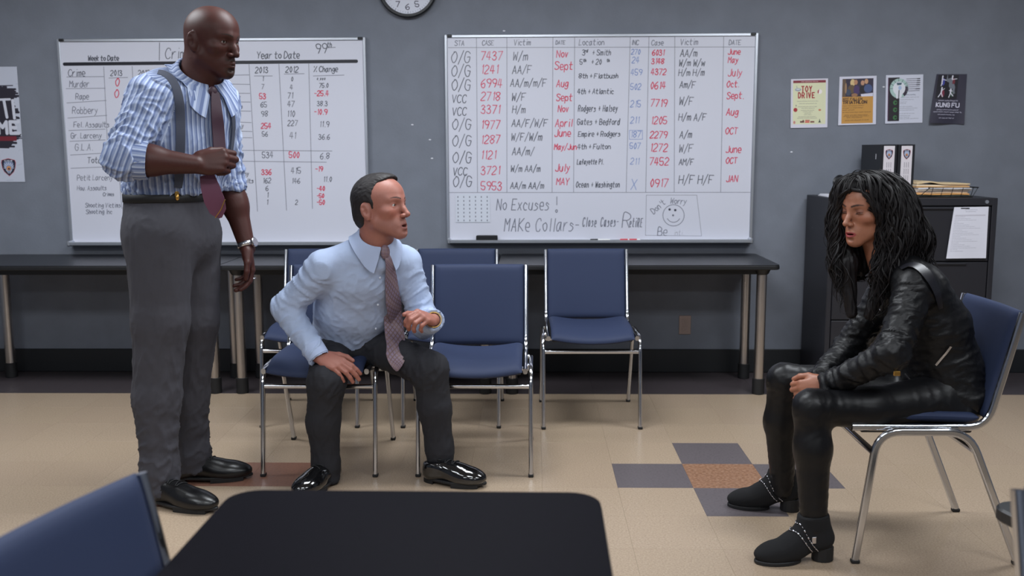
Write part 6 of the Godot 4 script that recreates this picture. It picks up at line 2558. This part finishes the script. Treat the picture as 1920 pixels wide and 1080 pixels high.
func assemble_seated() -> void:
	var base: Vector3 = man2.base
	var t := person("man in a light blue shirt and patterned tie sitting with one hand on his knee", base)
	var body := part("body", joined_body("m2_body", base), M.skin_light, t)
	for s in [-1.0, 1.0]:
		var e := part("eye", eye_mesh(Vector3(0.2, -0.1, 1), Color(0.035, 0.02, 0.014)), M.eye_gloss, body)
		e.transform = Transform3D((man2.head as Transform3D).basis, (man2.head as Transform3D) * Vector3(s * 0.0325, 0.0155, 0.0752) - base)
	part("hair", shifted(made.m2_hair, base), M.hair_brown, body, "short dark brown combed hair")
	var shirt := part("shirt", shifted(made.m2_shirt, base), M.blue_cotton, t, "light blue dress shirt")
	part("trousers", shifted(made.m2_trousers, base), M.charcoal_wool, t, "charcoal trousers")
	var fc: Vector3 = man2.fc
	var neck: Vector3 = man2.neck
	var tf: Field = man2.torso_field
	var cg := collar_geo(neck + Vector3(0.004, -0.008, 0.006), fc * 0.5 + Vector3.UP, fc + Vector3(0.15, 0, 0), 0.068, 0.042, 0.048, 0.05, 1.5, man2.shirt)
	part("collar", shifted(cg, base), M.collar_blue, shirt)
	var d1: Vector3 = (man2.WR as Vector3) - (man2.ER as Vector3)
	part("cuff", shifted(cuff_geo((man2.WR as Vector3) - d1.normalized() * 0.05, d1, 0.044, 0.056), base), M.collar_blue, shirt)
	var d2: Vector3 = (man2.WL as Vector3) - (man2.EL as Vector3)
	part("cuff", shifted(cuff_geo((man2.WL as Vector3) - d2.normalized() * 0.05, d2, 0.045, 0.056), base), M.collar_blue, shirt)
	# tie hangs from the knot, free of the shirt front lower down
	var g := surf_strip(tf, [[722, 480, 0.008], [725, 494, 0.007], [729, 520, 0.006], [733, 560, 0.008], [736, 590, 0.012]], [0.022, 0.036, 0.056, 0.07, 0.076], 0.004, 0.006)
	var th := tf.hit(EYE, ray(736, 590), 2.4, 6.0).z + 0.018
	var hang := PackedVector3Array()
	for q in [[735.5, 585], [738, 610], [741, 640], [742.5, 668], [743.5, 686], [744, 695]]:
		for side in [-16, 16]:
			th = maxf(th, (man2.trousers as Field).hit(EYE, ray(q[0] + side, q[1]), 2.4, 5.0).z + 0.006)
		hang.append(J(q[0], q[1], th))
	var low := strip(hang, PackedVector3Array([fc, fc, fc, fc, fc, fc]), PackedFloat32Array([0.076, 0.081, 0.086, 0.088, 0.045, 0.004]), 0.004)
	var first := g.v.size()
	for i in g.t.size():
		g.t[i].y *= 0.55
	for i in low.t.size():
		low.t[i].y = 0.53 + 0.47 * low.t[i].y
	g.v.append_array(low.v)
	g.n.append_array(low.n)
	g.t.append_array(low.t)
	g.c.append_array(low.c)
	for i in low.idx:
		g.idx.append(first + i)
	var tie := part("tie", shifted(g, base), M.tie_pattern, t, "mauve brown patterned tie")
	var kn := tf.hit(EYE, ray(720, 472), 2.4, 6.0)
	g = Geo.new()
	g.ball(kn + fc * 0.014 - base, Vector3(0.02, 0.029, 0.017), 8, 12, Basis(left_of(fc), Vector3.UP, fc))
	part("knot", g, M.tie_pattern, tie)
	# placket buttons
	for q in [[712, 520], [708, 570], [704, 615]]:
		var h := tf.hit(EYE, ray(q[0], q[1]), 2.4, 6.0)
		var nn := tf.normal(h)
		g = Geo.new()
		g.ball(h + nn * 0.004 - base, Vector3(0.005, 0.005, 0.002), 6, 10, Basis(Vector3.UP.cross(nn).normalized(), Vector3.UP, nn).orthonormalized())
		part("button", g, M.button, shirt)
	var wrist: Vector3 = man2.WL
	g = cuff_geo(wrist + d2.normalized() * 0.004, d2, 0.031, 0.012)
	part("watch", shifted(g, base), M.brass, t)
	g = Geo.new()
	g.tube(PackedVector3Array([J(824, 838, -3.86) - base, J(823, 885, -3.86) - base]), 0.04, 14)
	part("sock", g, M.sock, t)
	shoe_parts(t, on_y(795, 902, 0.0), on_y(912, 914, 0.0), M.patent, base, 0.07)
	shoe_parts(t, Vector3(-0.815, 0, -3.87), Vector3(-0.925, 0, -3.61), M.patent, base, 0.07)

# ---- the seated woman
var lady := {}
func define_lady() -> void:
	var fc := flat_dir(168)
	var Lc := left_of(fc)
	var base := Vector3(1.28, 0, -3.28)
	var SL := J(1716, 537, -3.13)
	var SR := J(1672, 532, -3.43)
	var EL := J(1674, 664, -3.03)
	var WL := J(1552, 722, -3.17)
	var ER := J(1594, 650, -3.47)
	var WR := J(1533, 712, -3.35)
	var neck := J(1662, 480, -3.28)
	var head := head_tr(J(1630, 399, -3.27), 150, 6, 0, 0.94)
	var t := Field.new()
	t.econe(J(1768, 700, -3.28), J(1756, 748, -3.28), Vector2(0.15, 0.11), Vector2(0.175, 0.12), Lc, 0.03)
	var specs := [
		[J(1745, 752, -3.19), J(1630, 765, -3.14), J(1522, 764, -3.1), J(1524, 840, -3.09), J(1525, 985, -3.075)],
		[J(1742, 742, -3.37), J(1590, 722, -3.42), J(1470, 712, -3.465), J(1464, 790, -3.485), J(1467, 915, -3.515)],
	]
	var rad := [0.085, 0.068, 0.057, 0.058, 0.042]
	for s in specs:
		for i in 4:
			var c := t.cone(s[i], s[i + 1], rad[i], rad[i + 1], 0.03)
			c.la = 0.05
			c.lr = 0.09
			c.amp = [0.001, 0.001, 0.001, 0.001][i]
			c.amp_b = [0.0, 0.003, 0.0, 0.003][i]
			c.amp_a = [0.002, 0.0, 0.003, 0.0][i]
	var f := Field.new()
	for a in [[J(1770, 728, -3.28), J(1762, 680, -3.28), Vector2(0.175, 0.125), Vector2(0.15, 0.115)], [J(1762, 680, -3.28), J(1742, 610, -3.28), Vector2(0.15, 0.115), Vector2(0.155, 0.115)], [J(1742, 610, -3.28), J(1708, 545, -3.28), Vector2(0.155, 0.115), Vector2(0.165, 0.1)], [J(1708, 545, -3.28), J(1688, 508, -3.28), Vector2(0.15, 0.09), Vector2(0.1, 0.07)]]:
		var c := f.econe(a[0], a[1], a[2], a[3], Lc, 0.03)
		c.amp = 0.006
		c.la = 0.045
		c.lr = 0.12
	f.cone(J(1672, 500, -3.28), SL, 0.052, 0.062, 0.04)
	f.cone(J(1672, 500, -3.28), SR, 0.052, 0.058, 0.04)
	var tf := Field.new()
	for q in f.ps:
		tf.ps.append(q)
	lady.torso_field = tf
	for a in [[SL, EL, 0.062, 0.053], [EL, WL, 0.052, 0.04], [SR, ER, 0.06, 0.052], [ER, WR, 0.05, 0.04]]:
		var c := f.cone(a[0], a[1], a[2], a[3], 0.028)
		c.amp = 0.005
		c.amp_b = 0.007
		c.amp_a = 0.004
		c.la = 0.04
		c.lr = 0.11
	f.ell(WL + (WL - EL).normalized() * 0.056, Vector3(0.055, 0.055, 0.055), 0.004, 1)
	f.ell(WR + (WR - ER).normalized() * 0.056, Vector3(0.055, 0.055, 0.055), 0.004, 1)
	lady.jacket = f
	lady.pants = t
	lady.opts = {"skin": Color(0.31, 0.125, 0.072), "blush": Color(0.33, 0.105, 0.062), "lip": Color(0.27, 0.04, 0.045), "brow_color": Color(0.012, 0.008, 0.008), "lid": Color(0.2, 0.09, 0.07), "nose": 1.03, "nose_wide": 0.92, "lips": 1.25, "jaw": 0.85, "width": 0.95, "chin": 0.92, "gape": 0.0028, "brow_wide": 0.0042, "open": 0.1, "pout": 0.002, "brow": 0.9}
	jobs["w_body"] = func():
		var g := Geo.new()
		var hf := head_field(lady.opts)
		var nb: Vector3 = head.affine_inverse() * (neck + Vector3(0.01, -0.06, 0))
		hf.cone(Vector3(0, -0.02, -0.028), nb, 0.048, 0.054, 0.03)
		hf.cone(Vector3(0, -0.05, 0.0), nb + Vector3(0, 0, 0.01), 0.04, 0.046, 0.03)
		add_mesh(g, hf.nets(0.0024), head, func(p): return head_color(p, lady.opts))
		return g
	jobs["w_jacket"] = func(): return cloth(f, 0.0068, 25)
	jobs["w_pants"] = func(): return cloth(t, 0.008, 23)
	jobs["w_hair"] = func(): return long_hair(head)
	var sk: Color = lady.opts.skin
	jobs["w_body_b"] = func():
		var g := Geo.new()
		var a := Field.new()
		a.cone(ER.lerp(WR, 0.6), WR, 0.03, 0.025, 0.02)
		hand_field(a, WR, Vector3(-0.72, -0.5, 0.42), Vector3(-0.45, 0.65, 0.3), true, 0.93, [[0.45, 0.8, 0.4], [0.5, 0.85, 0.45], [0.55, 0.9, 0.45], [0.6, 0.9, 0.45]], Vector3(0.35, 0.85, -0.3), 0.03)
		add_mesh(g, a.nets(0.0034), Transform3D.IDENTITY, func(_p): return sk)
		return g
	jobs["w_body_c"] = func():
		var g := Geo.new()
		var b := Field.new()
		b.cone(EL.lerp(WL, 0.6), WL, 0.03, 0.025, 0.02)
		hand_field(b, WL, Vector3(-0.85, -0.3, -0.4), Vector3(-0.3, 0.25, 0.85), false, 0.93, [[0.55, 0.9, 0.5], [0.6, 0.95, 0.5], [0.65, 1.0, 0.5], [0.7, 1.0, 0.5]], Vector3(0.5, 0.85, -0.2), 0.03)
		add_mesh(g, b.nets(0.0034), Transform3D.IDENTITY, func(_p): return sk)
		return g
	jobs["w_body_d"] = func():
		var g := Geo.new()
		var fill := Field.new()
		fill.econe(J(1760, 735, -3.28), J(1708, 545, -3.28), Vector2(0.12, 0.085), Vector2(0.125, 0.075), Lc, 0.04)
		fill.cone(J(1708, 545, -3.28), neck, 0.07, 0.036, 0.05)
		fill.cone(neck, head.origin, 0.036, 0.03, 0.03)
		fill.cone(J(1690, 515, -3.28), SL, 0.04, 0.036, 0.04)
		fill.cone(J(1690, 515, -3.28), SR, 0.04, 0.036, 0.04)
		for a in [[SL, EL], [EL, WL], [SR, ER], [ER, WR]]:
			fill.cone(a[0], a[1], 0.034, 0.024, 0.02)
		for s in specs:
			for i in 4:
				fill.cone(s[i], s[i + 1], rad[i] * 0.7, rad[i + 1] * 0.65, 0.04)
		body_filler(g, fill, sk)
		return g
	lady.merge({"base": base, "head": head, "neck": neck, "WR": WR, "ER": ER, "WL": WL, "EL": EL, "fc": fc})

# long wavy hair: a full volume with locks and loose strands running over it
func hair_volume() -> Field:
	var h := Field.new()
	h.ell(Vector3(0, 0.042, -0.028), Vector3(0.094, 0.097, 0.124), 0.03)
	h.ell(Vector3(-0.012, 0.1, 0.034), Vector3(0.068, 0.034, 0.056), 0.03)
	h.econe(Vector3(0, 0.02, -0.085), Vector3(0.0, -0.12, -0.135), Vector2(0.105, 0.07), Vector2(0.118, 0.065), Vector3.RIGHT, 0.03)
	h.econe(Vector3(0, -0.12, -0.135), Vector3(0.01, -0.26, -0.19), Vector2(0.118, 0.065), Vector2(0.085, 0.03), Vector3.RIGHT, 0.03)
	h.cone(Vector3(0.073, 0.04, -0.022), Vector3(0.08, -0.07, -0.035), 0.042, 0.05, 0.03)
	h.cone(Vector3(0.07, -0.02, -0.07), Vector3(0.075, -0.2, -0.11), 0.045, 0.04, 0.03)
	h.cone(Vector3(0.08, -0.07, -0.03), Vector3(0.066, -0.2, 0.0), 0.045, 0.04, 0.03)
	h.cone(Vector3(0.066, -0.2, 0.0), Vector3(0.035, -0.36, 0.05), 0.04, 0.022, 0.03)
	h.cone(Vector3(-0.075, 0.06, 0.035), Vector3(-0.085, -0.04, 0.052), 0.038, 0.032, 0.03)
	h.cone(Vector3(-0.085, -0.04, 0.052), Vector3(-0.06, -0.18, 0.06), 0.034, 0.04, 0.03)
	h.cone(Vector3(-0.06, -0.18, 0.06), Vector3(-0.03, -0.36, 0.07), 0.04, 0.022, 0.03)
	h.cone(Vector3(-0.08, 0.0, -0.02), Vector3(-0.075, -0.2, -0.03), 0.042, 0.045, 0.03)
	h.ell(Vector3(0.012, -0.02, 0.098), Vector3(0.072, 0.104, 0.088), 0.012, 1)
	return h
func long_hair(tr: Transform3D) -> Geo:
	var h := hair_volume()
	var got := h.nets(0.0045)
	var pts: PackedVector3Array = got[0]
	var n := vertex_normals(pts, got[1])
	var no := FastNoiseLite.new()
	no.seed = 41
	no.frequency = 1.0
	no.fractal_octaves = 2
	for i in pts.size():
		var p := pts[i]
		var v := no.get_noise_3d(p.x * 34.0, p.y * 5.0, p.z * 34.0)
		pts[i] = p + n[i] * (0.009 * (0.35 - 1.3 * absf(v)) - 0.004)
	var g := Geo.new()
	add_mesh(g, [pts, got[1]], tr, func(_p): return Color.WHITE)
	var r := RandomNumberGenerator.new()
	r.seed = 99
	for k in 900:
		var lock := k < 560
		var th := r.randf_range(0.55, TAU - 0.55)
		var y0 := r.randf_range(0.02, 0.14)
		var p := Vector3(sin(th) * 0.12, y0, -0.01 + cos(th) * 0.13)
		if k % 5 < 2:
			p = Vector3(-0.018 + r.randf_range(-0.03, 0.03), 0.16, r.randf_range(-0.09, 0.07))
		if k % 9 == 4:
			p = Vector3(-0.02 + r.randf_range(-0.025, 0.025), 0.135, r.randf_range(0.05, 0.1))
		var path := PackedVector3Array()
		var rr := PackedFloat32Array()
		var steps := r.randi_range(16, 30)
		var ph := r.randf() * TAU
		var wave := r.randf_range(0.006, 0.015)
		var freq := r.randf_range(26.0, 46.0)
		var off := r.randf_range(-0.001, 0.009) if lock else r.randf_range(0.0, 0.014)
		var side := 1.0 if p.x > 0 else -1.0
		var s := 0.0
		var bad := false
		for i in steps:
			var nn := h.normal(p)
			var d := h.value(p, h.ps)
			p -= nn * (d - off)
			var b := nn.cross(Vector3.DOWN).normalized()
			path.append(tr * (p + b * sin(ph + s * freq) * wave * (0.5 + 4.5 * s) + nn * cos(ph * 1.7 + s * freq) * wave * (0.3 + 3.0 * s)))
			rr.append((1.0 - pow(float(i) / (steps - 1), 2.5) * 0.92) * (0.35 + 0.65 * minf(1.0, i / 3.0)))
			var tg := (Vector3(0, -1, -0.06) - nn * Vector3(0, -1, -0.06).dot(nn))
			if tg.length() < 0.35:
				tg += Vector3(side, 0, 0.0) * 0.6
			# keep clear of the face
			var q := (p - Vector3(0.012, -0.02, 0.098)) / Vector3(0.072, 0.104, 0.088)
			if q.length() < 1.14:
				var away := (q / Vector3(0.072, 0.104, 0.088)).normalized()
				var into := tg.dot(away)
				if into < 0.0:
					tg -= away * into
				p += away * (1.14 - q.length()) * 0.04
				if q.length() < 0.85:
					bad = true
			p += tg.normalized() * 0.0165
			s += 0.0165
			if p.y < -0.4:
				break
		for again in 1:
			for i in range(1, path.size() - 1):
				path[i] = path[i] * 0.6 + (path[i - 1] + path[i + 1]) * 0.2
		if path.size() > 5 and not bad:
			g.tube(path, (r.randf_range(0.0026, 0.0062) if lock else r.randf_range(0.0011, 0.002)), 6 if lock else 4, rr)
	return g

func boot_parts(t: Node3D, heel: Vector3, toe: Vector3, base: Vector3, ankle: Vector3) -> void:
	var d := toe - heel
	d.y = 0
	var L := d.length()
	var z := d.normalized()
	var bs := Basis(Vector3.UP.cross(z), Vector3.UP, z)
	var tr := Transform3D(bs, Vector3(heel.x, 0, heel.z) - base)
	var an: Vector3 = tr.affine_inverse() * (ankle - base)
	var f := Field.new()
	f.ell(Vector3(0, 0.03, L * 0.82), Vector3(0.037, 0.026, L * 0.19), 0.03)
	f.ell(Vector3(0, 0.04, L * 0.64), Vector3(0.043, 0.036, L * 0.24), 0.04)
	f.cone(Vector3(0, 0.075, L * 0.17), Vector3(0, 0.052, L * 0.52), 0.034, 0.038, 0.03)
	f.cone(Vector3(0, 0.082, L * 0.16), Vector3(an.x * 0.8, 0.165, an.z), 0.037, 0.047, 0.03)
	f.cone(Vector3(0, 0.15, L * 0.3), Vector3(0, 0.07, L * 0.5), 0.026, 0.03, 0.04)
	f.cut(Vector3(0, 0.168, 0), Vector3(0, 1, 0.08))
	f.cut(Vector3(0, 0.012, L * 0.6), Vector3(0, -1, 0))
	var g := Geo.new()
	add_mesh(g, f.nets(0.005), tr, func(_p): return Color.WHITE)
	var boot := part("boot", g, M.suede, t)
	# stacked heel and thin sole
	g = Geo.new()
	var poly := PackedVector2Array()
	for k in 16:
		var a := TAU * k / 16.0
		poly.append(Vector2(cos(a) * 0.031, L * 0.14 + sin(a) * 0.036))
	g.prism(poly, 0.0, 0.05, 0.003, tr)
	part("heel_block", g, M.black_rubber, boot)
	g = Geo.new()
	poly = PackedVector2Array()
	for k in 22:
		var a := TAU * k / 22.0
		poly.append(Vector2(cos(a) * 0.042, L * 0.71 + sin(a) * L * 0.295))
	g.prism(poly, 0.0, 0.014, 0.003, tr)
	part("sole", g, M.black_rubber, boot)
	# two twisted chains across the instep, and a buckle
	for k in 2:
		g = Geo.new()
		var pth := PackedVector3Array()
		for j in 27:
			var a := lerpf(-1.9, 1.9, j / 26.0)
			var zz := L * (0.5 + 0.075 * k) - 0.036 * absf(a)
			var o := Vector3(sin(a) * 0.3, 0.055 + cos(a) * 0.3, zz)
			var c := Vector3(0, 0.055, zz)
			pth.append(f.hit(o, c - o, 0.0, 0.4) + (o - c).normalized() * 0.003)
		for j in 26:
			var m := (pth[j] + pth[j + 1]) / 2
			var dd := (pth[j + 1] - pth[j]).normalized()
			var up := (m - Vector3(0, 0.06, m.z)).normalized()
			var bb := Basis(dd, up, dd.cross(up)).orthonormalized() * Basis(Vector3.RIGHT, 0.8 if j % 2 == 0 else -0.8)
			g.ball(tr * m, Vector3(0.0046, 0.0014, 0.0028), 5, 7, tr.basis * bb)
		var ch := part("chain", g, M.silver, boot)
		ch.set_meta("kind", "stuff")
	g = Geo.new()
	var zo := Vector3(0.3, 0.085, L * 0.32)
	var zp := f.hit(zo, Vector3.LEFT, 0.0, 0.4)
	g.box(tr * (zp + Vector3(0.001, 0, 0)), Vector3(0.003, 0.022, 0.014), 0.001, tr.basis)
	part("buckle", g, M.silver, boot)

func assemble_lady() -> void:
	var base: Vector3 = lady.base
	var t := person("woman with long wavy black hair in black leather, sitting with clasped hands and lowered eyes", base)
	var body := part("body", joined_body("w_body", base), M.skin_tan, t)
	for s in [-1.0, 1.0]:
		var e := part("eye", eye_mesh(Vector3(0, -0.5, 1), Color(0.02, 0.012, 0.01)), M.eye_gloss, body)
		e.transform = Transform3D((lady.head as Transform3D).basis, (lady.head as Transform3D) * Vector3(s * 0.0325, 0.0155, 0.0745) - base)
	for s in [-1.0, 1.0]:
		var lash := Geo.new()
		for k in 12:
			var u := k / 11.0
			var p := Vector3(s * lerpf(0.022, 0.0455, u), 0.0112, lerpf(0.0884, 0.0838, u) + 0.003 * sin(u * PI))
			var d := Vector3(s * lerpf(-0.1, 0.5, u), -0.45, 0.8).normalized()
			var q := PackedVector3Array()
			for j in 4:
				q.append((lady.head as Transform3D) * (p + d * 0.0026 * j + Vector3(0, 0.0003 * j * j, 0)) - base)
			lash.tube(q, 0.0006, 4, PackedFloat32Array([1.3, 1.0, 0.7, 0.3]))
		var la := part("eyelashes", lash, M.hair_black, body)
		la.set_meta("kind", "stuff")
	part("hair", shifted(made.w_hair, base), M.hair_black, body, "long wavy black hair")
	var jacket := part("jacket", shifted(made.w_jacket, base), M.leather, t, "black leather jacket")
	part("trousers", shifted(made.w_pants, base), M.leather_pants, t, "shiny black leather trousers")
	var f: Field = lady.jacket
	var g := surf_strip(f, [[1690, 505], [1706, 498], [1724, 503], [1742, 522], [1755, 548], [1763, 578]], [0.02, 0.034, 0.038, 0.036, 0.03, 0.012], 0.002, 0.003)
	part("shoulder_panel", shifted(g, base), M.leather_grey, jacket)
	for a in [[[1782, 648], [1774, 660], [1765, 672], [1756, 684]], [[1700, 700], [1712, 714], [1724, 728], [1735, 740]]]:
		g = surf_strip(f, a, [0.006, 0.006, 0.006, 0.006], 0.002, 0.006)
		part("zip", shifted(g, base), M.silver, jacket)
	for a in [[1649, 568], [1652, 580]]:
		var h := f.hit(EYE, ray(a[0], a[1]), 2.4, 6.0)
		g = Geo.new()
		g.ball(h + f.normal(h) * 0.003 - base, Vector3(0.004, 0.004, 0.004), 6, 8)
		part("stud", g, M.silver, jacket)
	var bh := f.hit(EYE, ray(1681, 697), 2.4, 6.0)
	g = Geo.new()
	g.box(bh + f.normal(bh) * 0.006 - base, Vector3(0.022, 0.015, 0.006), 0.002)
	part("buckle", g, M.brass, jacket)
	var d: Vector3 = (lady.WR as Vector3) - (lady.ER as Vector3)
	g = cuff_geo((lady.WR as Vector3) + d.normalized() * 0.002, d, 0.03, 0.014)
	part("watch", shifted(g, base), M.silver, t)
	boot_parts(t, on_y(1562, 1048, 0.0), on_y(1415, 1056, 0.0), base, J(1525, 985, -3.075))
	boot_parts(t, on_y(1500, 958, 0.0), on_y(1364, 948, 0.0), base, J(1467, 915, -3.515))

# ------------------------------------------------------------------ light
const PANEL_W := 1.2
const PANEL_D := 0.6
const PANEL_X := [-2.55, -0.3, 1.95]
const PANEL_Z := [-3.9, -1.3, 1.3]
const PANEL_ROW := [1.25, 0.85, 0.8]
const PANEL_COLOR := Color(0.955, 0.978, 1.0)
const PANEL_ENERGY := 3.95
const EXPOSURE := 1.0

func set_view() -> void:
	var p := 0.1402
	var y := 0.0214
	var r := -0.0035
	cam_basis = Basis(Vector3.UP, y) * Basis(Vector3.RIGHT, -p) * Basis(Vector3.BACK, r)
	var cam := Camera3D.new()
	cam.name = "camera"
	cam.fov = rad_to_deg(2.0 * atan(540.0 / FOCAL))
	cam.near = 0.05
	cam.far = 60.0
	cam.transform = Transform3D(cam_basis, EYE)
	add_child(cam)
	cam.current = true
	var at := CameraAttributesPhysical.new()
	at.frustum_focal_length = 40.34
	at.frustum_focus_distance = 3.75
	at.exposure_aperture = 4.2
	cam.attributes = at
	cam.fov = rad_to_deg(2.0 * atan(540.0 / FOCAL))
	cam.near = 0.05
	cam.far = 60.0
	var e := Environment.new()
	e.background_mode = Environment.BG_COLOR
	e.background_color = Color(0, 0, 0)
	e.tonemap_mode = Environment.TONE_MAPPER_LINEAR
	e.tonemap_exposure = EXPOSURE
	e.sdfgi_enabled = true
	e.ssao_enabled = true
	e.ssil_enabled = true
	var w := WorldEnvironment.new()
	w.name = "surroundings"
	w.environment = e
	add_child(w)
	var m := mat("light_panel", Color(1, 1, 1), 0.8)
	m.emission_enabled = true
	m.emission = PANEL_COLOR
	m.emission_energy_multiplier = 1.6

func _ready() -> void:
	noise.seed = 4
	noise.frequency = 1.0
	noise.fractal_octaves = 2
	set_view()
	make_materials()
	build_lights()
	build_room()
	build_tables()
	build_boards()
	build_wall_things()
	build_cabinet()
	place_chairs()
	build_swivel_chair()
	people_materials()
	define_standing()
	define_seated()
	define_lady()
	run_jobs()
	assemble_standing()
	assemble_seated()
	assemble_lady()
